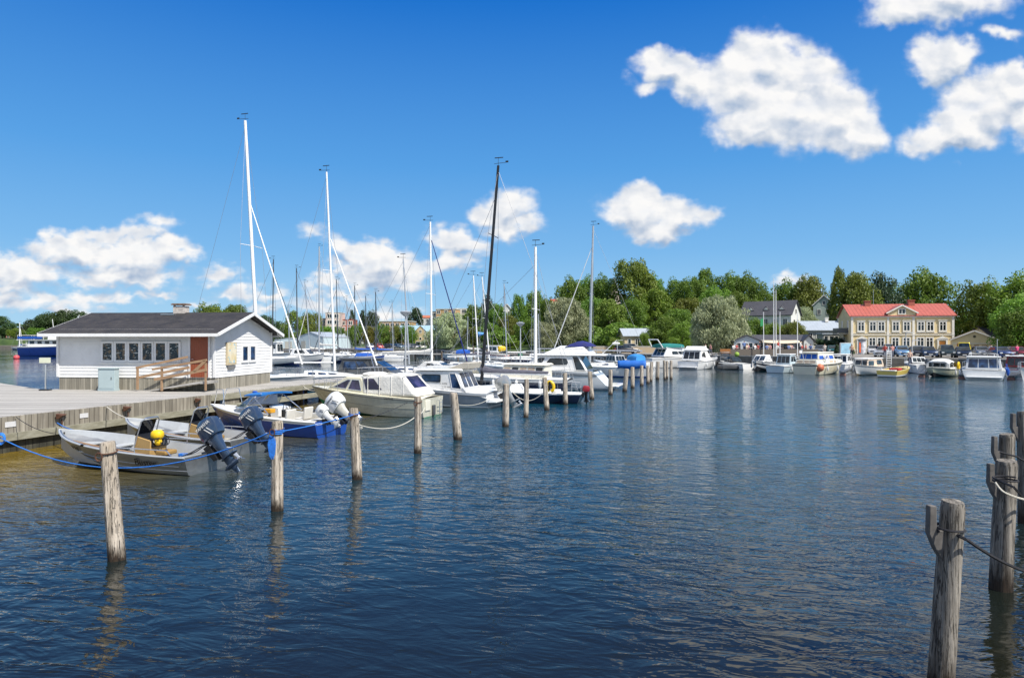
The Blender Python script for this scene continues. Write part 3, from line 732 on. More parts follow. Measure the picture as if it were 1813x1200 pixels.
# ---------------- boat building ----------------
def lerp(a, b, t): return a+(b-a)*t
class Hull:
    """local x forward from the transom, y to port, z up from the water"""
    def __init__(s, L, B, fs, fb, draft=.25, rake=.8, stern=.88, full=.35, p=2.2, sheer=2.0, tum=0.0, N=18, dip=0.0, srake=0.0):
        s.__dict__.update(locals())
    def half(s, t):
        f = (s.stern+(1-s.stern)*math.sin(math.pi/2*min(t/max(s.full, .01), 1)))*(1-max(0, (t-s.full)/(1-s.full))**s.p)
        return max(f*s.B/2, .012)
    def top(s, t): return s.fs+(s.fb-s.fs)*t**s.sheer-s.dip*math.sin(math.pi*t)
    def pt(s, t, q):       # q = 0 keel .. 1 chine at .25 .. 1 sheer
        b = s.half(t); zt = s.top(t); zk = -s.draft*(1-t**5)+(zt*.0)
        zc = .02+.50*zt*t**3.0; bc = b*(.84-.34*t**2.5)
        if q <= .25: k = q/.25; y = bc*k; z = lerp(zk, zc, k**1.25)
        else: k = (q-.25)/.75; y = lerp(bc, b, k**(.75)); z = lerp(zc, zt, k)
        h = (z+s.draft)/(zt+s.draft)
        x = t*(s.L-s.rake)+s.rake*t*t*h - s.srake*(h-.3)*(1-t)**4
        return Vector((x, y, z))
    QS = [0, .12, .25, .33, .5, .68, .84, .92, 1.0]
    def hull(s, mats, bands, par, name='hull', deckmat=None):
        """bands = material index for each of the 8 strips from keel to sheer"""
        mb = MB(); n = len(s.QS); rows = []
        for i in range(s.N+1):
            t = i/s.N; t = 1-(1-t)**1.25
            st = [s.pt(t, q) for q in s.QS]
            rows.append([Vector((p.x, -p.y, p.z)) for p in reversed(st[1:])]+st)
        w = len(rows[0]); 
        for r in rows: mb.v += [tuple(p) for p in r]
        for i in range(s.N):
            for k in range(w-1):
                strip = (w//2-1-k) if k < w//2 else (k-w//2)
                mb.f.append((i*w+k, i*w+k+1, (i+1)*w+k+1, (i+1)*w+k)); mb.mi.append(bands[strip])
        for k in range(w//2):      # transom
            a, b = k, w-1-k; strip = w//2-1-k
            if b-a > 2: mb.f.append((a, a+1, b-1, b)); 
            else: mb.f.append((a, a+1, b))
            mb.mi.append(bands[max(0, strip)] if strip < 7 else bands[5])
        o = mb.build(name, mats, par, smooth=32); return o
    def deck(s, mat, par, t0=0, t1=1, camber=.06, drop=.0, inset=.015, name='deck'):
        mb = MB(); n = 14
        for i in range(n+1):
            t = lerp(t0, t1, i/n); b = s.half(t)-inset; z = s.top(t)-drop; x = s.pt(t, 1).x
            b = max(b, .005)
            mb.v += [(x, -b, z), (x, -b*.5, z+camber*.75*min(1, b)), (x, 0, z+camber*min(1, b)), (x, b*.5, z+camber*.75*min(1, b)), (x, b, z)]
        for i in range(n):
            for k in range(4): mb.f.append((i*5+k, i*5+k+1, i*5+k+6, i*5+k+5)); mb.mi.append(0)
        return mb.build(name, mat, par, smooth=32)
    def rub(s, mat, par, r=.03, q=1.0, name='rubbing_strake', t0=0, t1=1):
        mb = MB()
        pts = [s.pt(lerp(t0, t1, i/16), q) for i in range(17)]
        P = pts+[Vector((p.x, -p.y, p.z)) for p in reversed(pts[:-1])]
        mb.tube(P, r, 6); return mb.build(name, mat, par)
    def well(s, matin, matfl, par, t0, t1, floor, inset=.09, capm=None, name='cockpit'):
        """open cockpit: gunwale top, inner sides and floor"""
        mb = MB(); n = 12
        for i in range(n+1):
            t = lerp(t0, t1, i/n); b = s.half(t); z = s.top(t); x = s.pt(t, 1).x; bi = max(b-inset, .01)
            xi = x if i not in (0, n) else (x+.0)
            f = floor+.35*max(0, (t-.72)/.28)**1.5*(z-floor)
            bf = max(.01, min(bi-.04, s.pt(t, .30).y-.04))
            ring = [(x, -b, z), (x, -bi, z+.01), (x, -bf, f), (x, bf, f), (x, bi, z+.01), (x, b, z)]
            mb.v += ring
        for i in range(n):
            for k in range(5):
                mb.f.append((i*6+k, i*6+k+1, i*6+k+7, i*6+k+6)); mb.mi.append(1 if k == 2 else (2 if k in (0, 4) else 0))
        e = n*6; mb.f.append((0, 1, 2, 3, 4, 5)); mb.mi.append(0); mb.f.append((e+1, e+2, e+3, e+4)); mb.mi.append(0)
        return mb.build(name, [matin, matfl, capm or matin], par, smooth=30)

def face_pt(q, s, t):   # bilinear on 4 corners (bl, br, tr, tl)
    return (Vector(q[0])*(1-s)+Vector(q[1])*s)*(1-t)+(Vector(q[3])*(1-s)+Vector(q[2])*s)*t
def pane(par, q, s0, s1, t0, t1, mat, off=.012, name='window', sk0=0, sk1=0, frame=None, rnd=0):
    """a window lying on a quad face, proud by off, with its own thickness"""
    n = (Vector(q[1])-Vector(q[0])).cross(Vector(q[3])-Vector(q[0])).normalized()
    uv = [(s0, t0), (s1, t0), (s1-sk1, t1), (s0+sk0, t1)]
    if rnd:      # cut corners
        o = []
        for i in range(4):
            a, b, c = Vector(uv[i-1]), Vector(uv[i]), Vector(uv[(i+1) % 4])
            o += [b.lerp(a, rnd), (b.lerp(a, rnd*.3)+b.lerp(c, rnd*.3))/2, b.lerp(c, rnd)]
        uv = o
    P = [face_pt(q, u, v) for u, v in uv]
    mb = MB(); mb.rings([[p-n*.02 for p in P], [p+n*off for p in P]]); o = mb.build(name, mat, par, smooth=0)
    if frame:
        mf = MB(); m = len(P); c = sum(P, Vector())/m
        for i in range(m):
            a = P[i]+n*off; b = P[(i+1) % m]+n*off; mf.bar(a, b, .03, .03, up=n)
        mf.build('window_frame', frame, o, smooth=0)
    return o
class Cabin:
    """a six-sided house: bottom rear/front x, top rear/front x, base z, height, half widths"""
    def __init__(s, par, mat, xr0, xf0, xr1, xf1, z, h, wb, wt, wbf=None, wtf=None, zf=None, hf=None, bevel=.05, name='cabin', build=True):
        wbf = wb if wbf is None else wbf; wtf = wt if wtf is None else wtf; zf = z if zf is None else zf; hf = h if hf is None else hf
        s.p = [(xr0, -wb, z), (xf0, -wbf, zf), (xf0, wbf, zf), (xr0, wb, z), (xr1, -wt, z+h), (xf1, -wtf, zf+hf), (xf1, wtf, zf+hf), (xr1, wt, z+h)]
        s.o = MB().hexa(s.p).build(name, mat, par, smooth=0, bevel=bevel) if build else par
        p = s.p
        s.star = (p[0], p[1], p[5], p[4]); s.port = (p[2], p[3], p[7], p[6]); s.front = (p[1], p[2], p[6], p[5]); s.rear = (p[3], p[0], p[4], p[7]); s.roof = (p[4], p[5], p[6], p[7])
    def sides(s, par, s0, s1, t0, t1, mat, sk0=0, sk1=0, frame=None, rnd=0, name='window', off=.012):
        pane(par, s.star, s0, s1, t0, t1, mat, sk0=sk0, sk1=sk1, frame=frame, rnd=rnd, name=name, off=off)
        pane(par, s.port, 1-s1, 1-s0, t0, t1, mat, sk0=sk1, sk1=sk0, frame=frame, rnd=rnd, name=name, off=off)
def rail(par, pts, h, mat=STEEL, r=.014, posts=None, name='rail', mid=False):
    """tube rail: pts on deck, top h above, with stanchions"""
    mb = MB(); T = [Vector(p)+Vector((0, 0, h)) for p in pts]; mb.tube(T, r, 5)
    if mid: mb.tube([Vector(p)+Vector((0, 0, h*.5)) for p in pts], r*.6, 5)
    for p in pts: mb.tube([p, Vector(p)+Vector((0, 0, h))], r*.85, 5)
    return mb.build(name, mat, par)
def bow_rail(par, H, h=.5, t0=.55, t1=.985, n=6, mat=STEEL, r=.014, mid=False):
    s = [H.pt(lerp(t0, t1, i/n), 1) for i in range(n+1)]
    P = [Vector((p.x, -max(p.y-.06, .03), p.z)) for p in s]+[Vector((p.x, max(p.y-.06, .03), p.z)) for p in reversed(s)]
    return rail(par, P, h, mat, r, mid=mid, name='bow_rail')
def fender(par, x, y, z, mat=W_, r=.1, L=.5):
    mb = MB(); mb.sup((x, y, z), (r, r, L/2), 2.4, 8, 7, 0); mb.tube([(x, y, z+L/2), (x, y*.97, z+L/2+.35)], .01, 4); mb.build('fender', mat, par)
def text(par, s, size, loc, rot, mat, ext=.004, name='lettering', shear=0, align='LEFT'):
    cu = bpy.data.curves.new(name, 'FONT'); cu.body = s; cu.size = size; cu.extrude = ext; cu.align_x = align; cu.shear = shear; cu.resolution_u = 3
    t = bpy.data.objects.new('tmp', cu); me = bpy.data.meshes.new_from_object(t)
    me.materials.clear(); me.materials.append(mat); bpy.data.objects.remove(t)
    o = bpy.data.objects.new(name, me); COL.objects.link(o); o.parent = par; o.location = loc; o.rotation_euler = rot; return o
def hull_text(H, par, s, size, t, q, mat, side=1, off=.018):
    """lettering lying on the hull side, reading bow to stern on the port side"""
    f = lambda t_, q_: Vector((H.pt(t_, q_).x, side*H.pt(t_, q_).y, H.pt(t_, q_).z))
    ln = size*.6*len(s)/H.L; t2 = t-side*ln
    c = f(t, q); ax = (f(t2, q)-c).normalized(); up = f((t+t2)/2, min(q+.15, 1))-f((t+t2)/2, q); up = (up-ax*up.dot(ax)).normalized(); nz = ax.cross(up)
    o = text(par, s, size, (0, 0, 0), (0, 0, 0), mat)
    M = Matrix((ax, up, nz)).transposed().to_4x4(); M.translation = c+nz*off; o.matrix_basis = M; return o
def outboard(par, x, y, z, s=1.0, mat=BLACK, tilt=0.0, brand=None, bcol=W2, stripe=None, leg=None):
    """outboard motor clamped on the transom top at (x,y,z); tilt swings the foot up and aft"""
    leg = leg or mat
    M = Matrix.Translation((x, y, z)) @ Matrix.Rotation(tilt, 4, 'Y') @ Matrix.Scale(s, 4)
    mb = MB(); q = lambda rings: [[M @ Vector(p) for p in r] for r in rings]
    def ringz(cx, zz, a, b, n=12, p=3.0, slope=0):
        out = []
        for k in range(n):
            t = 2*math.pi*k/n; c, s_ = math.cos(t), math.sin(t)
            xx = math.copysign(abs(c)**(2/p), c)*a; out.append((cx+xx, math.copysign(abs(s_)**(2/p), s_)*b, zz+slope*xx))
        return out
    # leg from the cowl to the foot
    mb.rings(q([ringz(-.34, .20, .22, .15), ringz(-.33, .02, .16, .12), ringz(-.34, -.25, .12, .08), ringz(-.34, -.55, .13, .05), ringz(-.36, -.62, .15, .035), ringz(-.36, -.80, .10, .022), ringz(-.40, -.98, .05, .012)]))
    mb.rings(q([ringz(-.42, -.50, .26, .13, p=2.4), ringz(-.42, -.47, .26, .13, p=2.4)]))
    mb.tube([M @ Vector((-.10, 0, -.72)), M @ Vector((-.20, 0, -.72)), M @ Vector((-.52, 0, -.72)), M @ Vector((-.60, 0, -.72))], [.02*s, .07*s, .07*s, .05*s], 8)
    ob = mb.build('outboard_motor', leg, par)
    mc = MB(); mc.rings(q([ringz(-.34, .16, .30, .19), ringz(-.35, .26, .34, .215), ringz(-.36, .48, .34, .215, slope=.04), ringz(-.37, .62, .30, .19, slope=.08), ringz(-.37, .69, .20, .12, slope=.10)]))
    cw = mc.build('cowl', mat, ob)
    mk = MB()
    for yy in (-.09, .09): mk.hexa([M @ Vector(p) for p in [(-.14, yy-.03, -.40), (-.02, yy-.03, -.36), (-.02, yy+.03, -.36), (-.14, yy+.03, -.40), (-.12, yy-.03, .08), (.06, yy-.03, .08), (.06, yy+.03, .08), (-.12, yy+.03, .08)]])
    mk.tube([M @ Vector((-.1, -.14, .0)), M @ Vector((-.1, .14, .0))], .035*s, 8)
    mk.build('clamp_bracket', BLACK, ob)
    pr = MB()
    for k in range(3):
        a = 2*math.pi*k/3; R3 = Matrix.Rotation(a, 4, 'X')
        pr.hexa([M @ (Matrix.Translation((-.63, 0, -.72)) @ R3 @ Vector(v)) for v in [(-.02, -.02, .03), (.02, .02, .03), (.03, .09, .15), (-.03, .02, .17), (-.03, -.02, .03), (.01, .02, .03), (.02, .09, .15), (-.04, .02, .17)]])
    pr.tube([M @ Vector((-.60, 0, -.72)), M @ Vector((-.70, 0, -.72))], [.05*s, .025*s], 8)
    pr.build('propeller', STEEL, ob)
    if stripe:
        for yy in (-1, 1):
            for k in range(2): ms = MB(); ms.bar(M @ Vector((-.56+.09*k, yy*.219, .20)), M @ Vector((-.44+.09*k, yy*.217, .42)), .018*s, .012*s, up=M.to_3x3() @ Vector((0, 1, 0))); ms.build('stripe', stripe, ob)
    if brand:
        for yy, rzz in ((-.222, 0), (.222, math.pi)):
            t = text(ob, brand, .125, (0, 0, 0), (0, 0, 0), bcol, ext=.003, name='lettering', align='CENTER')
            t.matrix_basis = M @ Matrix.Translation((-.36, yy, .47)) @ Matrix.Rotation(rzz, 4, 'Z') @ Matrix.Rotation(math.pi/2, 4, 'X') @ Matrix.Scale(1/s, 4) @ Matrix.Scale(s, 4)
    return ob
def place(name, label, cat, stern, bow, group=None):
    """a boat whose transom stands at the first point and whose bow looks at the second"""
    a = math.atan2(bow[1]-stern[1], bow[0]-stern[0])
    return thing(name, label, cat, (stern[0], stern[1], 0), a, group)
def P2(px, D): return (xat(px, D), D)
def hull_bands(bottom=1, boot=0, top=0, stripe=0): return [bottom, bottom, boot, top, top, top, stripe, top]
# ---------------- the two open aluminium boats ----------------
def console(par, x, y, z, mat, yellow=True):
    c = MB().hexa([(x-.30, y-.30, z), (x+.32, y-.30, z), (x+.32, y+.30, z), (x-.30, y+.30, z), (x-.34, y-.30, z+.62), (x+.22, y-.30, z+.74), (x+.22, y+.30, z+.74), (x-.34, y+.30, z+.62)]).build('console', mat, par, bevel=.02)
    MB().hexa([(x-.40, y-.27, z+.46), (x-.33, y-.27, z+.42), (x-.33, y+.27, z+.42), (x-.40, y+.27, z+.46), (x-.37, y-.27, z+.64), (x+.22, y-.27, z+.77), (x+.22, y+.27, z+.77), (x-.37, y+.27, z+.64)]).build('dashboard', BLACK, c, bevel=.015)
    for yy in (.19, .02):
        mb = MB(); mb.tube([(x-.37, y+yy, z+.60), (x-.395, y+yy, z+.60)], .06, 12); mb.build('gauge', W_, c)
    mb = MB(); M = Matrix.Translation((x-.50, y-.02, z+.62)) @ Matrix.Rotation(R(-62), 4, 'Y')
    mb.tube([M @ Vector((.17*math.cos(a), .17*math.sin(a), 0)) for a in [2*math.pi*k/16 for k in range(16)]], .014, 6, closed=True)
    for a in (.5, 2.6, 4.7): mb.tube([M @ Vector((0, 0, 0)), M @ Vector((.17*math.cos(a), .17*math.sin(a), 0))], .012, 5)
    mb.tube([(x-.38, y-.02, z+.58), (x-.50, y-.02, z+.62)], .025, 6); mb.build('steering_wheel', BLACK, c)
    mb = MB(); mb.rings([[(x+.22, y-.30, z+.74), (x+.22, y+.30, z+.74), (x+.235, y+.30, z+.74), (x+.235, y-.30, z+.74)], [(x+.0, y-.26, z+1.18), (x+.0, y+.26, z+1.18), (x+.015, y+.26, z+1.18), (x+.015, y-.26, z+1.18)]])
    mb.build('windscreen', CGL, c, smooth=0)
    mb = MB(); mb.tube([(x+.20, y-.34, z+.45), (x-.02, y-.32, z+1.15), (x-.06, y-.22, z+1.24), (x-.06, y+.22, z+1.24), (x-.02, y+.32, z+1.15), (x+.20, y+.34, z+.45)], .02, 7); mb.build('grab_rail', STEEL, c)
    return c
def alu_boat(label, stern, bow, L, numtxt, main=True):
    b = place('aluminium_boat', label, 'motorboat', stern, bow, 'open aluminium boats')
    H = Hull(L, 2.0, .50, .92, .18, .95, stern=.92, full=.40, p=3.4, sheer=2.2)
    H.hull([ALU], [0]*8, b)
    H.well(ALUP, paint('grey_floor', (.20, .21, .22), .7), b, .045, .985, .12, .085, ALU)
    H.rub(ALUP, b, .028, .985, 'gunwale'); H.rub(ALU, b, .016, .42, 'spray_rail', 0, .93); H.rub(ALU, b, .013, .60, 'side_rib', .05, .8)
    console(b, L*.42, -.22, .12, TAN)
    # benches
    for x, w_, nm in ((L*.10, .45, 'rear_bench'), (L*.66, .32, 'thwart')):
        hw = H.half(x/L)-.16; MB().box((x, 0, .34 if nm == 'rear_bench' else .46), (w_, 2*hw, .05)).build(nm, ALUP, b, bevel=.01)
    hw = H.half(.86)-.14; MB().prism([(L*.78, -hw*1.15), (L*.90, -hw*.55), (L*.90, hw*.55), (L*.78, hw*1.15)], .50, .54).build('foredeck', ALUP, b, smooth=0)
    MB().box((L*.42-.62, -.2, .40), (.36, .44, .12)).build('seat_cushion', paint('brown_cushion', (.30, .18, .05), .7), b, bevel=.03)
    mb = MB(); mb.sup((L*.42-.62, -.2, .28), (.12, .12, .2), 2.5, 8, 6); mb.build('seat_post', BLACK, b)
    for s_ in (-1, 1):
        y = s_*(H.half(.3)-.06); T = [(L*.08, y*.97, .52), (L*.11, y*.97, .66), (L*.30, y, .67), (L*.50, y, .66), (L*.54, y, .56)]
        MB().tube(T, .017, 6).tube([(L*.30, y, .50), (L*.30, y, .67)], .014, 5).build('side_rail', STEEL, b)
    for s_ in (-1, 1): MB().box((L*.63, s_*(H.half(.63)-.03), H.top(.63)+.02), (.10, .09, .06)).build('rowlock', BLACK, b, bevel=.01)
    MB().tube([(L*.60, H.half(.6)-.1, H.top(.6)), (L*.60, H.half(.6)-.25, .4)], .012, 4).build('strap', BLACK, b)
    tk = MB().box((L*.19, .35, .26), (.42, .28, .24)).build('fuel_tank', RED if main else BLACK, b, bevel=.04); MB().tube([(L*.19, .35, .38), (L*.19, .35, .43)], .04, 8).build('cap', BLACK, tk)
    for yy in (.15, -.05): MB().tube([(L*.16, yy, .34), (L*.09, yy*.9, .50), (L*.04, yy*.6, .66), (-.08, yy*.3, .78), (-.22, yy*.2, .84)], .016, 5).build('engine_cable', BLACK, b)
    for yy in (.42, .55): MB().tube([(L*.30, yy, .40), (L*.62, yy*.95, .55), (L*.86, yy*.6, .66)], .022, 6).build('oar', HUTW, b)
    MB().tube([(L*.24, .62+.10*math.cos(q), .30) if False else (L*.26+.16*math.cos(q), -.58+.13*math.sin(q), .22+.006*q) for q in [k*.5 for k in range(30)]], .014, 5).build('coiled_line', RBLUE if main else RWHT, b)
    MB().box((L*.55, .12, .22), (.36, .30, .18)).build('stowed_box', paint('grey_box', (.22, .23, .25), .6), b, bevel=.02)
    MB().tube([(.02, -.55, .50), (.02, -.55, .62), (.12, -.55, .66)], .02, 6).build('cleat', STEEL, b)
    outboard(b, .02, 0, .58, 1.05, ENGB, R(38), 'YAMAHA', W2, W2, leg=ENGB)
    if main:
        hull_text(H, b, numtxt, .17, .80, .72, BLACK, 1, .035); hull_text(H, b, 'Buster', .27, .34, .58, BLACK, 1, .035)
        MB().tube([(L*.97, -.03, .80), (L*.97, -.03, .84)], .02, 6).build('bow_eye', BLACK, b)
    return b, H
B1, H1 = alu_boat('nearest open aluminium boat, dark lettering on its side, yellow bag at the wheel', (-8.27, 18.7), (-13.6, 20.4), 5.5, 'U 543', True)
B1b, H1b = alu_boat('second open aluminium boat, behind the lettered one, with an orange jacket by the wheel', (-8.3, 21.7), (-13.6, 23.5), 5.2, '', False)
def w1(o, p): return o.matrix_basis @ Vector(p)
yb = thing('dry_bag', 'bright yellow bag propped on the wheel of the nearest aluminium boat', 'bag', w1(B1, (5.5*.42-.42, -.08, .80)), 0)
mb = MB(); mb.sup((0, 0, .10), (.17, .15, .14), 2.6, 12, 8); mb.sup((.02, .0, -.09), (.10, .11, .12), 2.2, 10, 6); mb.build('bag_body', YEL, yb)
MB().tube([(-.12, -.12, .02), (0, -.16, -.02), (.12, -.12, .02)], .02, 6).build('strap', BLACK, yb)
oj = thing('life_jacket', 'orange life jacket lying by the wheel of the second aluminium boat', 'life jacket', w1(B1b, (5.2*.42-.5, -.1, .72)), .4)
mb = MB(); mb.sup((0, .09, .06), (.12, .08, .20), 2.6, 10, 7); mb.sup((0, -.09, .06), (.12, .08, .20), 2.6, 10, 7); mb.sup((0, 0, .18), (.13, .15, .10), 2.6, 10, 7); mb.build('jacket_body', ORG, oj)
# ---------------- blue and white speedboat ----------------
b = place('speedboat', 'blue and white speedboat with blue folding top and two tilted white outboards', 'motorboat', (-6.75, 25.6), (-12.35, 27.9)); L = 6.0
H = Hull(L, 2.15, .62, .98, .22, 1.0, stern=.92, full=.38, p=2.3, sheer=1.6)
H.hull([BLUEH, W_, NAVY], [0, 0, 0, 0, 0, 0, 1, 1], b)
H.deck(W_, b, .56, 1, .10); H.well(paint('cream_liner', (.60, .58, .52), .5, var=.06), paint('beige_floor', (.42, .38, .30), .8), b, .05, .58, .20, .16, W_)
H.rub(W_, b, .035, .97)
mb = MB()      # curved windscreen
def scr(yf): return None
n = 8; bot = []; top = []
for i in range(n+1):
    a = -math.pi/2+math.pi*i/n; bot.append(Vector((L*.56+.95*math.cos(a)**.8 if abs(math.cos(a)) > 1e-6 else L*.56, .92*math.sin(a), .98))); top.append(Vector((L*.50+.50*max(0, math.cos(a))**.8, .80*math.sin(a), 1.42)))
for i in range(n): mb.add([bot[i], bot[i+1], top[i+1], top[i]], [(0, 1, 2, 3)]); mb.add([bot[i]*1+Vector((0, 0, .001)), bot[i+1], top[i+1], top[i]], [(0, 1, 2, 3)]) if False else None
ws = mb.build('windscreen', CGL, b, smooth=0)
fr = MB().tube(bot, .022, 6).tube(top, .022, 6)
for i in (0, 3, 5, 8): fr.tube([bot[i], top[i]], .018, 6)
fr.tube([bot[0], (L*.36, -.95, .80)], .02, 6); fr.tube([bot[-1], (L*.36, .95, .80)], .02, 6); fr.tube([(L*.36, -.95, .80), top[0]], .018, 6); fr.tube([(L*.36, .95, .80), top[-1]], .018, 6)
fr.build('screen_frame', STEEL, ws)
mb = MB(); rr = []
for i in range(7):
    y = -.86+1.72*i/6; zz = 1.47+.07*math.cos(y*1.7); rr.append([(L*.43, y, zz-.02), (L*.60, y*.8, zz-.06), (L*.60, y*.8, zz-.02), (L*.43, y, zz+.05)])
mb.rings(rr); mb.build('folding_top', paint('blue_top', (.012, .14, .42), .6, var=.15, bump=.02), b)
mb = MB(); mb.sup((L*.60, .1, 1.54), (.12, .07, .05), 2.2, 10, 6); mb.build('roof_lamp', BLUET, b)
mb = MB(); mb.sup((L*.47, .62, 1.50), (.06, .06, .06), 2, 10, 6); mb.build('horn', STEEL, b)
for y in (-.5, .5):
    st = thing  # seats are parts of the boat
    mb = MB(); mb.box((L*.30, y, .46), (.48, .48, .18)); mb.hexa([(L*.30-.30, y-.24, .50), (L*.30-.18, y-.24, .50), (L*.30-.18, y+.24, .50), (L*.30-.30, y+.24, .50), (L*.30-.38, y-.24, .98), (L*.30-.28, y-.24, .98), (L*.30-.28, y+.24, .98), (L*.30-.38, y+.24, .98)])
    mb.build('seat', paint('white_vinyl', (.66, .64, .58), .5, var=.08), b, bevel=.03)
MB().box((L*.08, 0, .55), (.40, 1.5, .14)).build('rear_bench', paint('white_vinyl', (.66, .64, .58), .5), b, bevel=.03)
MB().hexa([(L*.44, -.85, .3), (L*.50, -.85, .3), (L*.50, -.15, .3), (L*.44, -.15, .3), (L*.44, -.85, .92), (L*.52, -.85, 1.0), (L*.52, -.15, 1.0), (L*.44, -.15, .92)]).build('dashboard', W_, b, bevel=.02)
mb = MB(); M = Matrix.Translation((L*.425, -.5, .88)) @ Matrix.Rotation(R(-70), 4, 'Y')
mb.tube([M @ Vector((.18*math.cos(a), .18*math.sin(a), 0)) for a in [2*math.pi*k/16 for k in range(16)]], .015, 6, closed=True)
for a in (0, 2.1, 4.2): mb.tube([M @ Vector((0, 0, 0)), M @ Vector((.18*math.cos(a), .18*math.sin(a), 0))], .012, 5)
mb.build('steering_wheel', BLACK, b)
MB().box((L*.40, -.15, .72), (.10, .14, .3)).build('throttle', BLACK, b, bevel=.01)
pl = MB().box((L*.60, .80, 1.08), (.42, .012, .15)).build('number_plate', paint('cream_plate', (.62, .58, .40), .5), b); pl.rotation_euler = (0, 0, 0)
text(pl, 'U 12043', .095, (L*.60+.20, .812, 1.045), (R(90), 0, math.pi), BLACK, ext=.002)
MB().box((L*.40, .62, .90), (.34, .26, .16)).build('orange_box', paint('orange_yellow', (.62, .30, .02), .5), b, bevel=.02)
MB().tube([(L*.80, -.48, 1.0), (L*.82, -.42, 1.62), (L*.90, -.25, 1.60), (L*.93, -.22, 1.0)], .018, 6).build('bow_rail', STEEL, b)
MB().tube([(L*.80, .48, 1.0), (L*.82, .42, 1.62), (L*.90, .25, 1.60), (L*.93, .22, 1.0)], .018, 6).build('bow_rail', STEEL, b)
outboard(b, -.02, -.28, .64, 1.12, W_, R(50), 'Johnson', NAVY, NAVY, leg=paint('grimy_white', (.55, .53, .46), .4, dirt=.3))
outboard(b, -.02, .50, .60, .72, W_, R(55), None, NAVY, NAVY, leg=W_)
# ---------------- cream cabin cruiser ----------------
b = place('cabin_cruiser', 'cream cabin cruiser with violet windows, grey canvas canopy and green waterline', 'cabin cruiser', (-3.75, 32.3), (-10.2, 34.6)); L = 6.8
H = Hull(L, 2.5, .88, 1.30, .25, 1.15, stern=.90, full=.38, p=2.4, sheer=1.5)
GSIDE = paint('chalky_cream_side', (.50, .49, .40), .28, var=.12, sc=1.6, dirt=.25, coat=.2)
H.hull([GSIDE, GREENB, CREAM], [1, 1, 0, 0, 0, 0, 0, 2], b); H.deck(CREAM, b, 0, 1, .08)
H.rub(DKGREY, b, .022, .93); H.rub(paint('faded_groove', (.25, .25, .2), .5), b, .012, .60, 'side_rib', .03, .9)
cb_ = Cabin(b, CREAM, L*.42, L*.82, L*.50, L*.64, 1.00, .80, .98, .80, .50, .62, 1.20, .62, bevel=.06)
cb_.sides(cb_.o, .16, .50, .18, .82, GLP, 0, .0, frame=STEEL); cb_.sides(cb_.o, .56, .90, .18, .80, GLP, 0, .20, frame=STEEL)
pane(cb_.o, cb_.front, .08, .48, .2, .85, GLP); pane(cb_.o, cb_.front, .52, .92, .2, .85, GLP)
can = Cabin(b, WHITEC, L*.04, L*.47, L*.18, L*.50, .96, 1.02, 1.05, .88, 1.0, .80, .98, .90, bevel=.12, name='canvas_canopy')
can.sides(can.o, .60, .92, .30, .84, GLP, .10, -.02, off=.02); pane(can.o, can.rear, .18, .82, .38, .88, GLP, off=.02)
mb = MB()
for k in range(4): x = lerp(L*.16, L*.44, k/3); mb.tube([(x-.1, -1.04, 1.0), (x, -.88, 1.9), (x, 0, 2.01), (x, .88, 1.9), (x-.1, 1.04, 1.0)], .018, 5)
mb.build('canopy_seam', WHITEC, can.o)
mb = MB(); mb.sup((L*.46, 0, 1.93), (.50, .78, .12), 2.4, 14, 6); mb.build('folded_hood', WHITEC, b)
bow_rail(b, H, .40, .72, .98, 4)
for s_ in (-1, 1): MB().tube([(L*.83, s_*.45, 1.2), (L*.72, s_*.66, 1.62), (L*.68, s_*.7, 1.60)], .014, 5).build('grab_rail', STEEL, b)
MB().box((-.02, .55, .55), (.05, .5, .5)).build('transom_hatch', CREAM2, b, bevel=.02)
mb = MB()
for yy in (-.72, -.40): mb.tube([(-.03, yy, .75), (-.16, yy, .72), (-.16, yy, .12), (-.04, yy, .10)], .016, 6)
for zz in (.2, .4, .6): mb.tube([(-.16, -.72, zz), (-.16, -.40, zz)], .014, 6)
mb.build('bathing_ladder', STEEL, b)
hull_text(H, b, 'U27948', .15, .32, .90, DKGREY, 1, .012)
MB().box((-.06, .0, .28), (.10, .22, .5)).build('stern_drive', DKGREY, b, bevel=.02)
# ---------------- white pilothouse cruiser with silver outboard ----------------
b = place('pilothouse_boat', 'white pilothouse cruiser with grey side panel and silver outboard, behind the cream cruiser', 'motorboat', (-.95, 36.8), (-8.0, 39.3)); L = 7.2
H = Hull(L, 2.6, .78, 1.25, .25, 1.0, stern=.92, full=.38, p=2.4, sheer=1.4)
H.hull([W_, BROWNB, GREYH], [1, 0, 0, 2, 2, 2, 0, 0], b); H.deck(W_, b, 0, 1, .07); H.rub(DKGREY, b, .02, .86)
c = Cabin(b, W_, L*.17, L*.70, L*.24, L*.60, .82, 1.12, 1.12, .98, .80, .80, 1.0, .90, bevel=.07)
c.sides(c.o, .40, .84, .42, .80, GLB, 0, .06, frame=BLACK, rnd=.12); c.sides(c.o, .04, .20, .15, .88, GLB, .03, 0, frame=W_)
pane(c.o, c.front, .06, .48, .15, .88, GLB); pane(c.o, c.front, .52, .94, .15, .88, GLB)
for s0 in (.06, .37, .68): pane(c.o, c.rear, s0, s0+.26, .12, .90, GLB)
Rf = MB().hexa([(L*.20, -1.06, 1.95), (L*.63, -.9, 1.92), (L*.63, .9, 1.92), (L*.20, 1.06, 1.95), (L*.21, -1.0, 2.05), (L*.61, -.85, 2.03), (L*.61, .85, 2.03), (L*.21, 1.0, 2.05)]).build('roof', W_, b, bevel=.04)
MB().bar((L*.25, -.7, 2.14), (L*.60, -.6, 2.12), .05, .05).bar((L*.25, .7, 2.14), (L*.60, .6, 2.12), .05, .05).build('roof_rail', W_, Rf)
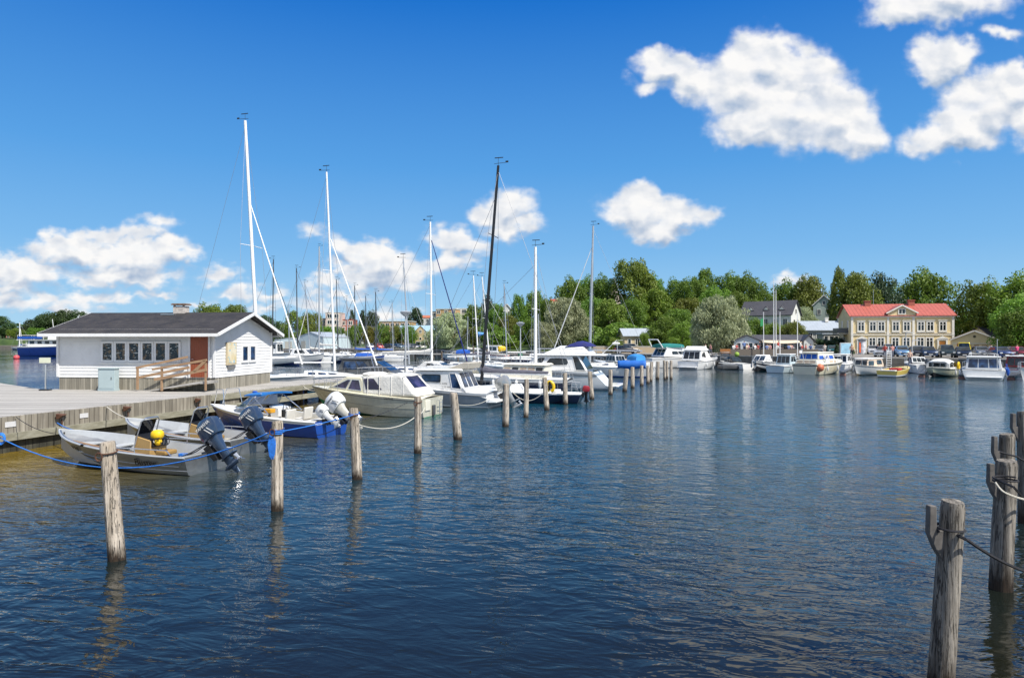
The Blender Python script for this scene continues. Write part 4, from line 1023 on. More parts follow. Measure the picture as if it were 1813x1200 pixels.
MB().hexa([(L*.17, -.9, 2.05), (L*.33, -.8, 2.05), (L*.33, .8, 2.05), (L*.17, .9, 2.05), (L*.15, -.9, 2.38), (L*.20, -.8, 2.40), (L*.20, .8, 2.40), (L*.15, .9, 2.38)]).build('radar_arch', paint('beige_arch', (.48, .44, .36), .5, var=.1), b, bevel=.03)
bow_rail(b, H, .5, .6, .98, 5)
MB().hexa([(-.55, -1.1, .32), (.05, -1.15, .30), (.05, 1.15, .30), (-.55, 1.1, .32), (-.55, -1.05, .44), (.05, -1.15, .50), (.05, 1.15, .50), (-.55, 1.05, .44)]).build('bathing_platform', W_, b, bevel=.03)
MB().hexa([(-.02, -1.2, .5), (L*.16, -1.22, .80), (L*.16, 1.22, .80), (-.02, 1.2, .5), (.02, -1.15, .75), (L*.20, -1.14, 1.1), (L*.20, 1.14, 1.1), (.02, 1.15, .75)]).build('aft_coaming', W_, b, bevel=.04)
text(b, 'R 26488', .13, (L*.38, 1.098, 1.22), (R(83), 0, math.pi), DKGREY); text(b, 'U 70 488', .13, (L*.36, 1.118, 1.04), (R(83), 0, math.pi), DKGREY)
outboard(b, -.35, 0, .60, 1.30, ENGS, R(30), None, leg=ENGS)
# ---------------- sailing boats ----------------
def spar(par, a, b_, r, mat, name, n=8): return MB().tube([a, b_], r, n).build(name, mat, par)
def sailboat(label, stern, bow, L, B=None, hullmats=None, bands=None, mast=None, top=(0, 0), spar_mat=SPARA, cover=GREYC, furl=None, boom=True, fs=.75, fb=1.05, mr=.085, boomz=1.0, near=True, group=None, coach=True, sprayhood=None, boomlen=.36, name='sailboat', spreaders=1, furl_to=.985, furl_h=.86, rig=True, stern_ratio=.62, lean=None):
    """mast = (fraction from stern, height above water); top = slant of the mast top (forward, to port) in metres"""
    b = place(name, label, 'sailboat', stern, bow, group); B = B or L*.3
    H = Hull(L, B, fs, fb, .18, L*.10, stern=stern_ratio, full=.48, p=1.9, sheer=1.6, dip=.03, srake=L*.03)
    H.hull(hullmats or [W_, NAVYB, BLUEH], bands or [1, 1, 2, 0, 0, 0, 0, 0], b); H.deck(W2, b, 0, 1, .07)
    if near: H.rub(W2, b, .02, 1.0, 'toe_rail')
    zd = fs+.05
    if coach:
        c = Cabin(b, W_, L*.34, L*.76, L*.36, L*.66, zd, .42, B*.30, B*.24, B*.14, B*.12, zd+.12, .14, bevel=.05, name='coachroof')
        for k in range(3 if near else 2): c.sides(c.o, .12+.24*k, .29+.24*k, .35, .75, GLB, rnd=.2 if near else 0)
        MB().box((L*.22, 0, zd+.06), (L*.20, B*.42, .16)).build('cockpit_coaming', W2, b, bevel=.03)
    if mast:
        mf, mh = mast; x = L*mf; tp = Vector((x+top[0], top[1], mh)); bs = Vector((x, 0, zd+.4)); at_ = lambda k: bs.lerp(tp, k)
        m = MB().tube([bs, tp], [mr, mr*.72], 8).build('mast', spar_mat, b)
        for k in ([.5] if spreaders == 1 else [.38, .68]):
            c = at_(k); MB().tube([(c.x-.03, -B*.34, c.z), (c.x, 0, c.z+.03), (c.x-.03, B*.34, c.z)], .022, 4).build('spreader', spar_mat, m)
        wv = MB(); wv.tube([tp, tp+Vector((0, 0, .45))], .012, 4); wv.tube([tp+Vector((-.55, 0, .16)), tp+Vector((.25, 0, .12))], .014, 4); wv.bar(tp+Vector((-.3, 0, .46)), tp+Vector((.22, 0, .46)), .02, .05); wv.bar(tp+Vector((-.62, 0, .2)), tp+Vector((-.45, 0, .2)), .02, .1)
        wv.build('wind_vane', BLACK, m)
        if rig:
            hd = at_(.98); w_ = .011 if near else .022
            for s_ in (-1, 1):
                c = at_(.5 if spreaders == 1 else .68); MB().tube([hd, (c.x-.03, s_*B*.34, c.z), (x-.1, s_*B*.47, zd)], w_, 4).build('shroud', WIRE, b)
            MB().tube([hd, (.05, 0, fs+.1)], w_, 4).build('backstay', WIRE, b)
            fz = H.top(1)+.15; f0 = Vector((L*furl_to, 0, fz)); f1 = at_(furl_h)
            MB().tube([f0, f1], w_, 4).build('forestay', WIRE, b)
            if furl: MB().tube([f0.lerp(f1, .05), f0.lerp(f1, .3), f0.lerp(f1, .97)], [.055 if near else .06, .05, .03], 7).build('furled_jib', furl, b)
        if boom:
            g0 = Vector((x-.12, 0, zd+boomz)); g1 = Vector((x-L*boomlen, .0, zd+boomz-.05))
            MB().tube([g0, g1], .06, 8).build('boom', SPARW if spar_mat == SPARB else spar_mat, b)
            if cover:
                mb = MB(); rr = []
                for i in range(10):
                    k = i/9; c = g0.lerp(g1, k*.97); hh = lerp(.26, .10, k)*(1+.12*math.sin(i*2.3)); ww_ = .13-.05*k
                    if i == 0: c = c+Vector((.18, 0, .1)); hh *= 1.5; ww_ = .1
                    rr.append([(c.x, math.sin(a)*ww_, c.z+.10+math.cos(a)*hh*(.8 if math.cos(a) > 0 else .45)) for a in [2*math.pi*j/10 for j in range(10)]])
                mb.rings(rr); mb.build('sail_cover', cover, b)
    if near:
        bow_rail(b, H, .55, .86, .985, 3); n = 7
        for s_ in (-1, 1):
            P = [(H.pt(lerp(.06, .86, i/n), 1).x, s_*(H.half(lerp(.06, .86, i/n))-.05), H.top(lerp(.06, .86, i/n))) for i in range(n+1)]
            rail(b, P, .55, WIRE, .009, mid=True, name='guard_rail')
        P = [(L*.06, -(H.half(.06)-.05), fs), (.02, -(H.half(0)-.08), fs), (.02, (H.half(0)-.08), fs), (L*.06, (H.half(.06)-.05), fs)]
        rail(b, P, .60, STEEL, .014, mid=True, name='pushpit')
    if sprayhood:
        mb = MB(); rr = []
        for i in range(5):
            k = i/4; xx = lerp(L*.44, L*.31, k); r = lerp(.05, .52, math.sin(k*math.pi/2)); rr.append([(xx, math.cos(a)*B*.27, zd+.30+math.sin(a)*r) for a in [math.pi*j/8 for j in range(9)]])
        mb.rings(rr, cap0=False, cap1=False); mb.build('sprayhood', sprayhood, b)
    return b, H
WHS = [W_, NAVYB, BLUEH]
sailboat('white sailboat behind the hut, carrying the tallest white mast and a white furled jib', (-22.4, 46.0), (-12.9, 43.2), 10.4, 3.2, WHS, [1, 1, 1, 2, 0, 0, 0, 0], (.60, 17.9), (-1.05, 0), SPARW, WHITEC, SPARW, fs=1.05, fb=1.35, mr=.125, furl_to=.93, furl_h=.68)
sailboat('white sailboat right of the hut with tall slim white mast and white furled jib', (-17.9, 50.6), (-9.0, 47.8), 9.4, 2.9, WHS, [1, 1, 2, 0, 0, 0, 0, 0], (.58, 15.7), (-.70, 0), SPARW, None, SPARW, fs=.95, fb=1.2, mr=.09, furl_to=.96, furl_h=.68)
sailboat('white sailboat with cream boom cover and navy furled jib, beyond the pier', (-13.0, 58.3), (-3.2, 55.6), 10, 3.1, WHS, [1, 1, 0, 0, 0, 0, 0, 0], (.66, 13.4), (-.15, 0), SPARW, WHITEC, NAVYC, fs=.95, fb=1.2, mr=.105, boomz=1.5, boomlen=.46, furl_h=.9, sprayhood=None)
A6, HA6 = sailboat('dark-hulled sailboat with the black mast, grey sail cover and yellow horseshoe buoy', (3.85, 39.0), (-5.9, 41.8), 10.0, 2.9, [W_, BLKB, NAVY], [1, 1, 2, 2, 2, 2, 2, 0], (.59, 13.9), (-1.05, .0), SPARB, GREYC, None, fs=.55, fb=1.05, mr=.11, boomz=1.05, boomlen=.42, spreaders=2, stern_ratio=.50)
outboard(A6, -.20, .15, .58, .62, paint('red_cowl', (.28, .02, .03), .3), R(0), None, leg=BLACK)
yb = thing('horseshoe_buoy', 'yellow horseshoe lifebuoy hanging on the rail of the dark-hulled sailboat', 'lifebuoy', w1(A6, (1.45, 1.10, .98)), A6.rotation_euler.z)
MB().tube([(.20*math.cos(a), .06, .27*math.sin(a)) for a in [math.pi*(1.5)+.35+(2*math.pi-.7)*k/14 for k in range(15)]], .095, 9).build('buoy_ring', YEL, yb)
MB().box((0, .15, .05), (.10, .05, .5)).build('strap', BLACK, yb)
# navy motor-sailer with curtained wheelhouse
b, H = sailboat('navy-hulled motor-sailer with curtained wheelhouse and thick white mast, behind the dark sailboat', (3.7, 45.6), (-6.0, 48.4), 10, 3.2, [W_, BLKB, NAVY], [1, 1, 2, 2, 2, 2, 0, 0], (.22, 9.9), (0, 0), SPARW, None, None, boom=False, coach=False, fs=1.0, fb=1.35, mr=.125, name='motor_sailer')
c = Cabin(b, CREAM2, L*.18, L*.62, L*.18, L*.58, 1.0, .92, 1.15, 1.05, 1.0, .92, bevel=.04, name='wheelhouse')
for k in range(5): c.sides(c.o, .05+.19*k, .20+.19*k, .36, .86, CURT if k in (1, 2, 4) else GLS, rnd=.08)
MB().hexa([(L*.16, -1.2, 1.93), (L*.61, -1.0, 1.95), (L*.61, 1.0, 1.95), (L*.16, 1.2, 1.93), (L*.18, -1.0, 2.04), (L*.58, -.85, 2.05), (L*.58, .85, 2.05), (L*.18, 1.0, 2.04)]).build('roof', CREAM2, b, bevel=.05)
for k in range(3): fender(b, 1.5+k*1.6, (H.half(.3)+.1), .7, W_, .11, .55)
# ---------------- big white flybridge cruiser ----------------
b = place('flybridge_cruiser', 'large white flybridge cruiser with a navy canvas over the upper helm and oval side window', 'motor yacht', (7.3, 50.2), (-3.2, 53.4)); L = 10.8
H = Hull(L, 3.6, 1.30, 1.75, .3, 1.5, stern=.93, full=.4, p=2.5, sheer=1.6, srake=-1.5)
H.hull([W_, NAVYB, GREYH], [1, 1, 2, 0, 0, 0, 2, 0], b); H.deck(W_, b, 0.02, 1, .08); H.rub(DKGREY, b, .03, .84, t1=.98)
c = Cabin(b, W_, L*.14, L*.62, L*.20, L*.50, 1.35, 1.15, 1.45, 1.30, 1.2, 1.1, bevel=.10)
c.sides(c.o, .26, .66, .34, .82, GLS, 0, 0, frame=W_, rnd=.42); c.sides(c.o, .74, .92, .34, .82, GLS, 0, .05, rnd=.3); c.sides(c.o, .02, .16, .05, .92, GLS, .02, 0, frame=W_)
pane(c.o, c.front, .06, .48, .12, .85, GLS); pane(c.o, c.front, .52, .94, .12, .85, GLS); pane(c.o, c.rear, .1, .9, .1, .9, GLS)
MB().hexa([(L*.02, -1.5, 2.46), (L*.55, -1.3, 2.46), (L*.55, 1.3, 2.46), (L*.02, 1.5, 2.46), (L*.02, -1.45, 2.58), (L*.54, -1.25, 2.60), (L*.54, 1.25, 2.60), (L*.02, 1.45, 2.58)]).build('roof', W_, b, bevel=.05)
Cabin(b, W_, L*.12, L*.46, L*.18, L*.34, 2.58, .60, 1.30, 1.0, 1.1, .8, bevel=.1, name='flybridge')
mb = MB(); rr = []
for i in range(8):
    k = i/7; xx = lerp(L*.12, L*.30, k); h_ = .42*math.sin(math.pi*min(1, k*.85+.12)); rr.append([(xx, math.cos(a)*1.0, 3.12+math.sin(a)*h_*(1+.08*math.sin(i*3+j))) for j, a in enumerate([math.pi*q/8 for q in range(9)])])
mb.rings(rr); mb.build('helm_cover', NAVYC, b)
MB().hexa([(-.75, -1.55, .25), (.1, -1.6, .25), (.1, 1.6, .25), (-.75, 1.55, .25), (-.75, -1.5, .38), (.1, -1.6, .40), (.1, 1.6, .40), (-.75, 1.5, .38)]).build('bathing_platform', W_, b, bevel=.04)
rail(b, [(L*.08, -1.4, 2.58), (L*.25, -1.36, 2.58), (L*.44, -1.28, 2.58), (L*.52, -.8, 2.58), (L*.52, .8, 2.58), (L*.44, 1.28, 2.58), (L*.08, 1.4, 2.58)], .38, STEEL, .018, name='upper_rail')
bow_rail(b, H, .65, .5, .98, 6, mid=True)
mb = MB(); mb.tube([(L*.06, 0, 2.6), (-.1, 0, 3.3), (-.4, 0, 3.6)], .03, 5); mb.sup((-.35, 0, 3.35), (.30, .30, .10), 2.5, 10, 6); mb.build('radar_mast', W2, b)
# ---------------- white sailboat with bright blue tarpaulin ----------------
A8, HA8 = sailboat('white sailboat with a bright blue tarpaulin spread along its rail, beyond the flybridge cruiser', (13.6, 66.5), (3.6, 69.5), 10.4, 3.1, WHS, [1, 1, 2, 0, 0, 0, 0, 0], (.585, 15.0), (-.35, .0), SPARA, None, SPARW, fs=.95, fb=1.25, mr=.13, furl_h=.86, boomz=1.6, boomlen=.50)
mb = MB(); n = 10
for i in range(n+1):
    x = lerp(.4, 3.1, i/n); y = 1.50; zt = 1.66+.03*math.sin(i*1.9)
    mb.v += [(x, y-.05, zt), (x, y+.02+.03*math.sin(i*2.1), 1.2), (x, y+.03*math.cos(i*1.7), .86+.06*math.sin(i*.9))]
for i in range(n):
    for k in range(2): mb.f.append((i*3+k, i*3+k+1, i*3+k+4, i*3+k+3)); mb.mi.append(0)
tp = mb.build('tarpaulin', paint('bright_blue_tarpaulin', (.012, .13, .50), .7, var=.15, bump=.02), A8); sdm = tp.modifiers.new('thick', 'SOLIDIFY'); sdm.thickness = .02
# ---------------- generic motorboats ----------------
def motorboat(label, stern, bow, L, B, fs=.8, fb=1.1, mats=None, bands=None, cabins=(), cat='motorboat', name='motorboat', rails=True, plat=False, eng=None, group=None, strake=DKGREY, p=2.4, deckmat=None, srake=0, stern_r=.9, extra=None):
    """cabins: (x0,x1,x2,x3 as fractions: base rear, base front, top rear, top front; z, h, width, material, windows [(s0,s1,t0,t1)], roof or None, glass)"""
    b = place(name, label, cat, stern, bow, group)
    H = Hull(L, B, fs, fb, .22, L*.13, stern=stern_r, full=.4, p=p, sheer=1.6, N=14, srake=srake)
    H.hull(mats or [W_, NAVYB, BLUEH], bands or [1, 1, 0, 0, 0, 0, 0, 0], b); H.deck(deckmat or W_, b, 0, 1, .07)
    if strake: H.rub(strake, b, .025, .92)
    for cb in cabins:
        x0, x1, x2, x3, z, h, w, m, wins, roofm, gl = cb
        c = Cabin(b, m, L*x0, L*x1, L*x2, L*x3, z, h, B*w, B*w*.88, B*w*.72, B*w*.66, bevel=.05)
        for (s0, s1, t0, t1) in wins: c.sides(c.o, s0, s1, t0, t1, gl, rnd=.12)
        if wins: pane(c.o, c.front, .06, .48, .2, .85, gl); pane(c.o, c.front, .52, .94, .2, .85, gl); 
        if wins: pane(c.o, c.rear, .08, .34, .15, .85, gl); pane(c.o, c.rear, .37, .63, .15, .85, gl); pane(c.o, c.rear, .66, .92, .15, .85, gl)
        if roofm:
            zz = z+h; MB().hexa([(L*x2-.25, -B*w*.95, zz), (L*x3+.2, -B*w*.75, zz), (L*x3+.2, B*w*.75, zz), (L*x2-.25, B*w*.95, zz), (L*x2-.2, -B*w*.9, zz+.10), (L*x3+.1, -B*w*.7, zz+.10), (L*x3+.1, B*w*.7, zz+.10), (L*x2-.2, B*w*.9, zz+.10)]).build('roof', roofm, c.o, bevel=.03)
    if rails: bow_rail(b, H, .5, .55, .98, 4, r=.018)
    if plat: MB().box((-.30, 0, .28), (.6, B*.8, .10)).build('bathing_platform', W_, b, bevel=.03)
    if eng: outboard(b, -.02, 0, fs-.05, *eng)
    if L > 5.5:
        for s_ in (-1, 1):
            for t_ in (.22, .48): fender(b, L*t_, s_*(H.half(t_)+.10), H.top(t_)*.55, [W_, NAVY, W_, BLUET][int(L*10+t_*10) % 4], .10, .5)
    return b, H
def soft_top(b, x0, x1, z, h, w, mat, name='canvas_top'):
    mb = MB(); rr = []
    for i in range(6):
        k = i/5; xx = lerp(x0, x1, k); hh = h*(.80+.20*math.sin(math.pi*k)); rr.append([(xx, math.copysign(abs(math.cos(a))**.6, math.cos(a))*w, z+hh*math.sin(a)**.6) for a in [math.pi*j/8 for j in range(9)]])
    mb.rings(rr); return mb.build(name, mat, b)
X = xat
# ---- boats on the far side of the pier ----
b, H = motorboat('charcoal hardtop cruiser with big curved dark windows, beyond the pier', (-14.8, 51.6), (-6.8, 49.2), 8.2, 2.9, 1.0, 1.25, [W_, NAVYB, DKGREY], [1, 1, 0, 2, 2, 2, 2, 0], cat='cabin cruiser',
  cabins=[(.30, .84, .34, .62, 1.22, .98, .40, DKGREY, [(.10, .40, .28, .84), (.44, .66, .28, .84)], DKGREY, GLB)])
for s_ in (-1, 1): MB().tube([(5.5, s_*1.0, 1.3), (5.1, s_*.9, 2.35)], .03, 5).build('roof_strut', STEEL, b)
motorboat('white sporty cruiser with low raked screen just right of the charcoal one', (-10.2, 56.6), (-5.3, 54.8), 7.4, 2.6, .95, 1.2, None, None, cabins=[(.36, .86, .50, .62, 1.1, .8, .36, W_, [(.30, .62, .3, .8)], None, GLS)])
sailboat('white sailboat with a slim silver mast leaning left, before the row of lindens', (-16.0, 65.6), (-6.2, 62.6), 9.6, 2.9, WHS, [1, 1, 0, 0, 0, 0, 0, 0], (.70, 11.2), (-.62, 0), SPARA, None, None, fs=.9, fb=1.1, mr=.08)
sailboat('white sailboat with a thin mast and pale blue pennant, moored beyond the black mast', (-9.4, 71.4), (-.2, 68.8), 9.4, 2.8, WHS, [1, 1, 0, 0, 0, 0, 0, 0], (.66, 10.2), (-.55, 0), SPARW, None, None, fs=.9, fb=1.1, mr=.085)
sailboat('white sailboat with a tapered thin mast and plum cover, next beyond the pennant one', (-7.4, 78.6), (1.6, 76.0), 9.2, 2.8, WHS, [1, 1, 0, 0, 0, 0, 0, 0], (.55, 10.8), (-.9, 0), SPARW, GREYC, None, fs=.9, fb=1.1, mr=.085)
fl = thing('pennant', 'small pale blue pennant flying low on a thin mast stay', 'flag', (X(846, 69), 69, zat(592, 69)))
mb = MB(); 
for i in range(6): mb.v += [(i*.16, .05*math.sin(i*1.6), .26-.02*i), (i*.16, .05*math.sin(i*1.6+.4), -.22+.05*i)]
for i in range(5): mb.f.append((i*2, i*2+1, i*2+3, i*2+2)); mb.mi.append(0)
fo = mb.build('flag_cloth', paint('pale_blue_cloth', (.12, .34, .70), .8, var=.1), fl); sm = fo.modifiers.new('t', 'SOLIDIFY'); sm.thickness = .012
# ---- boats lying off the far stages ----
motorboat('white pilot boat with square wheelhouse and radar dome, right beside the hut gable', (X(452, 118), 118.5), (X(528, 116), 115), 8.6, 3.0, 1.2, 1.6, None, [1, 1, 0, 0, 0, 0, 0, 0], cat='pilot boat', cabins=[(.30, .62, .32, .60, 1.35, 1.9, .36, W_, [(.10, .42, .45, .85), (.55, .90, .45, .85)], W_, GLS)])
mb = MB(); 
F3, _ = sailboat('long pale grey sailboat with a row of small portholes, lying along the far stage', (X(612, 115), 115.5), (X(515, 117), 117.5), 9.6, 3.0, [GREYH, NAVYB, W_], [1, 1, 0, 0, 0, 0, 0, 0], (.52, 19.6), (0, 0), SPARA, WHITEC, SPARW, fs=1.1, fb=1.3, mr=.16, near=False, boomz=1.6)
b, H = motorboat('small white double-ended tender at the stern of the grey sailboat', (X(590, 112), 112), (X(604, 110), 110), 3.0, 2.4, 1.0, 1.1, None, None, cat='tender', rails=False, p=3)
fs_ = [
 ('sailboat hidden behind the hut, its dark mast and black furled jib showing above', 478, 100, 460, -1, SPARD, None, SPARB, 11.0, 480),
 ('sailboat with a thin dark mast just right of the hut ridge', 528, 107, 475, 1, SPARD, GREYC, None, 9.0, 526),
 ('sailboat with close twin dark masts in front of the pink tower block', 600, 124, 495, 1, SPARD, GREYC, SPARB, 10.0, 597),
 ('sailboat with royal blue boom cover below the dark mast near the conifers', 630, 121, 506, 1, SPARD, BLUET, SPARD, 9.5, 629),
 ('sailboat with a thin silver mast over the red parked car', 667, 116, 517, 1, SPARD, BLUET, None, 8.0, 665),
 ('small sailboat with a short bare mast just right of the hut gable', 512, 128, 545, 1, SPARA, None, None, 7.0, 510),
 ('sailboat whose slanting mast crosses the pale shed', 549, 134, 500, 1, SPARA, WHITEC, None, 8.0, 540),
 ('sailboat with a thin mast before the brick wing', 614, 140, 528, -1, SPARA, None, None, 7.5, 612),
 ('sailboat with a thin mast before the office block', 648, 142, 524, 1, SPARD, NAVYC, None, 7.5, 647),
 ('sailboat with a thin bare mast before the tan and grey block', 694, 138, 536, -1, SPARA, None, None, 7.5, 692),
 ('sailboat with a thin bare mast before the left willow', 827, 132, 560, 1, SPARA, WHITEC, None, 7.5, 828),
 ('sailboat with a thin mast near the pier lamp and middle willow', 951, 110, 556, -1, SPARA, None, None, 7.5, 949),
 ('dark-hulled sailboat with a thin mast before the middle willow', 897, 96, 503, 1, SPARA, None, None, 8.0, 892)]
for i, (lb, bx, D, ty, sg, sm_, cv, fu, L_, tx) in enumerate(fs_):
    xm = X(bx, D); dx = .93*L_*sg; a_ = .5
    st = (xm-dx*.55*(-1 if sg > 0 else 1), D+1.5) if sg > 0 else (xm-L_*.5, D)
    bw = (xm-dx*.45, D-1.5) if sg > 0 else (xm+L_*.5, D-1)
    hm = [NAVY, BLKB, W_] if i in (2, 12) else ([W_, NAVYB, BLUEH] if i != 3 else [W_, NAVYB, BLUEH])
    lean_ = (X(tx, D)-X(bx, D))*(-1 if sg > 0 else 1)
    sailboat(lb, st, bw, L_, 2.8, hm, [1, 1, 0, 0, 0, 0, 0, 0], (.55, zat(ty, D)), (lean_, 0), sm_, cv, fu, fs=.9, fb=1.15, mr=.105, near=False, group='sailboats along the far stages')
b, H = motorboat('far pale blue motorboat with a blue folded canopy, left of the white and red one', (X(836, 117), 117), (X(788, 118), 118), 5.6, 2.3, 1.0, 1.4, [PALEBL, NAVYB, W_], [1, 1, 0, 0, 0, 0, 0, 2], cabins=[(.30, .66, .36, .56, 1.3, .45, .36, W_, [(.1, .9, .2, .8)], None, GLS)])
soft_top(b, .6, 2.6, 1.35, .75, .95, BLUET)
b, H = motorboat('far white wheelhouse boat with a red rubbing stripe', (X(898, 116), 116), (X(846, 118), 118), 6.2, 2.4, 1.2, 1.7, [W_, BLKB, RED], [1, 1, 0, 0, 0, 0, 2, 0], cabins=[(.22, .70, .24, .66, 1.5, 1.15, .36, W_, [(.08, .34, .35, .85), (.40, .62, .35, .85), (.68, .92, .35, .85)], W_, GLS)])
ys_ = thing('yellow_float', 'bright yellow bundled float on the deck of the far white and red boat', 'float', (X(887, 116.5), 116.5, zat(621, 116.5)))
mb = MB(); 
mb.sup((0, 0, .4), (.85, .5, .45), 3, 12, 7); mb.build('float_body', YEL, ys_)
bb = thing('blue_dinghy', 'small blue upturned dinghy floating by the far landing stage', 'dinghy', (X(952, 118), 118, .1)); mb = MB(); mb.sup((0, 0, .15), (1.5, .7, .45), 2.3, 14, 8); mb.build('dinghy_hull', BLUEH, bb); MB().box((0, 0, .02), (3.1, .06, .10)).build('keel_strip', W_, bb)
gb = thing('green_buoy', 'green barrel hanging at the far landing stage', 'barrel', (X(921, 119.5), 119.5, .2)); MB().tube([(0, 0, 0), (0, 0, .15), (0, 0, 1.0), (0, 0, 1.15)], [.3, .42, .42, .3], 10).build('barrel_body', paint('green_plastic', (.01, .14, .07), .5), gb); MB().tube([(0, 0, .55), (0, 0, .62)], .44, 10).build('hoop', BLACK, gb)
# ---- boats near the end of the pier ----
b, H = motorboat('white boat with a low glass windscreen showing over the tarpaulin boat', (X(1114, 74), 74), (X(1078, 76), 76.5), 5.5, 2.3, 1.0, 1.4, None, None, cabins=[(.22, .56, .26, .50, 1.25, .72, .36, ALUP, [(.06, .32, .15, .85), (.38, .64, .15, .85), (.70, .94, .15, .85)], None, GLS)])
b, H = motorboat('white boat with bright blue spray canopy behind the end of the tarpaulin', (X(1150, 82), 82), (X(1112, 84), 85), 5.4, 2.3, 1.0, 1.35, None, None)
soft_top(b, 1.4, 2.9, 1.1, .85, .85, paint('sky_blue_canvas', (.03, .22, .55), .8, var=.1)); 
b, H = motorboat('large white motor yacht with arched dark windows and teal canvas on top', (X(1142, 90), 90), (X(1246, 90), 93.5), 11, 3.6, 1.25, 1.75, None, None, cat='motor yacht', cabins=[(.18, .66, .24, .50, 1.45, 1.15, .40, W_, [(.28, .52, .25, .62), (.55, .86, .25, .62)], W_, GLS)])
soft_top(b, 2.0, 5.4, 2.65, .55, 1.3, TEALC); MB().tube([(2.0, -1.2, 2.6), (1.3, -1.0, 3.7), (1.3, 1.0, 3.7), (2.0, 1.2, 2.6)], .08, 6).build('radar_arch', W_, b)
# ---- boats along the town quay on the right ----
b, H = motorboat('white flybridge boat with three black tyre fenders, stern to the left', (X(1218, 84.5), 84.5), (X(1290, 84.5), 90.5), 8.6, 3.1, 1.0, 1.4, None, [0, 0, 0, 0, 0, 0, 0, 0], cat='motor yacht', plat=True,
  cabins=[(.10, .58, .15, .42, 1.1, 1.25, .42, W_, [(.30, .52, .30, .82)], W_, GLS)])
Cabin(b, W_, 1.4, 4.3, 1.8, 3.0, 2.42, .45, 1.15, 1.05, .9, .7, bevel=.06, name='flybridge')
for k in range(3):
    x = 5.2+k*.75; t_ = x/8.6; mb = MB(); mb.tube([(x+.26*math.cos(a), -(H.half(t_)+.08), .62+.26*math.sin(a)) for a in [2*math.pi*j/12 for j in range(12)]], .09, 6, closed=True); mb.build('tyre_fender', RUBBER, b)
MB().box((1.7, -1.26, 1.8), (.5, .04, .36)).build('side_window', GLS, b)
mb = MB(); mb.tube([(-.2, .6, 1.1), (-.5, .6, 2.9)], .03, 5); mb.build('flagstaff', W2, b)
dg = thing('work_pontoon', 'low dark work pontoon lying between the white flybridge boat and the runabouts', 'pontoon', (X(1306, 85), 85, 0), .1)
MB().box((0, 0, .30), (4.6, 1.6, .45)).build('float_body', DKGREY, dg, bevel=.05); MB().bar((-2.2, -.7, .75), (2.4, .2, .58), .14, .10).bar((-2.2, .6, .8), (2.2, .5, .6), .14, .1).build('gangplank', ALUP, dg)
quay = [
 ('small white runabout with raised bow between the pontoon and the white-blue cruiser', 1325, 84, 1302, 86, 5.0, 2.1, .7, 1.0, None, [0]*8, [(.36, .75, .46, .60, .95, .55, .36, GLS, [], None, GLS)]),
 ('white cruiser with a navy stripe and glassy screen, its bow to the water', 1362, 84, 1338, 78, 7.0, 2.5, .9, 1.3, [W_, BLKB, NAVY], [1, 1, 0, 0, 2, 0, 0, 0], [(.38, .86, .50, .60, 1.1, .8, .38, W_, [(.35, .70, .25, .8)], None, GLS)]),
 ('pale teal-grey pilothouse boat with a white front mast, left of the cream trawler', 1372, 75.5, 1414, 79.5, 6.4, 2.4, .75, 1.1, [PALEBL, BLKB, W_], [1, 1, 0, 0, 0, 0, 0, 2], [(.30, .68, .35, .58, .88, 1.10, .36, PALEBL, [(.1, .45, .3, .85), (.52, .85, .3, .85)], W_, GLS)])]
for i, (lb, sx, sD, bx, bD, L_, B_, fs0, fb0, mt, bd, cb) in enumerate(quay):
    motorboat(lb, (X(sx, sD), sD), (X(bx, bD), bD), L_, B_, fs0, fb0, mt, bd, cabins=cb)
b, H = motorboat('cream wooden trawler yacht with a navy band, blue side curtains and orange buoy', (X(1424, 71.8), 71.8), (X(1492, 74), 76.0), 8.6, 3.0, 1.10, 1.35, [CREAM, BLKB, NAVY], [0, 0, 0, 0, 0, 0, 2, 0], cat='trawler yacht',
  cabins=[(.04, .80, .05, .76, 1.12, .42, .42, CREAM2, [(.48, .62, .2, .8), (.66, .74, .2, .8)], None, CURT), (.10, .60, .12, .55, 1.53, .72, .38, CREAM2, [(.03, .30, .10, .62), (.36, .60, .10, .62), (.66, .92, .10, .62)], CREAM2, BLUET)])
mb = MB(); mb.sup((.5, -1.45, .75), (.42, .40, .42), 2, 14, 10); mb.build('orange_buoy', paint('faded_orange', (.55, .16, .08), .5, var=.2), b)
mb = MB(); mb.tube([(2.2+.26*math.cos(a), -1.25, 1.75+.26*math.sin(a)) for a in [2*math.pi*j/14 for j in range(14)]], .07, 6, closed=True); mb.build('lifebuoy', W2, b)
mb = MB(); mb.tube([(0, 0, 1.1), (-.5, 0, 2.7)], .03, 5); mb.build('flagstaff', W2, b)
mb = MB(); mb.box((-.75, 0, 2.4), (.5, .02, .3)); mb.build('ensign', paint('white_flag_cloth', (.7, .7, .75), .8), b)
for k in range(3): H.rub(paint('cream_plank_seam', (.36, .30, .18), .6), b, .012, .42+.13*k, 'plank_seam')
motorboat('white cabin boat half hidden behind the bow of the cream trawler', (X(1480, 80), 80), (X(1515, 84), 85), 6.0, 2.3, .8, 1.1, None, None, cabins=[(.25, .75, .30, .62, .9, 1.0, .38, W_, [(.08, .40, .3, .8), (.5, .85, .3, .8)], W_, GLS)])
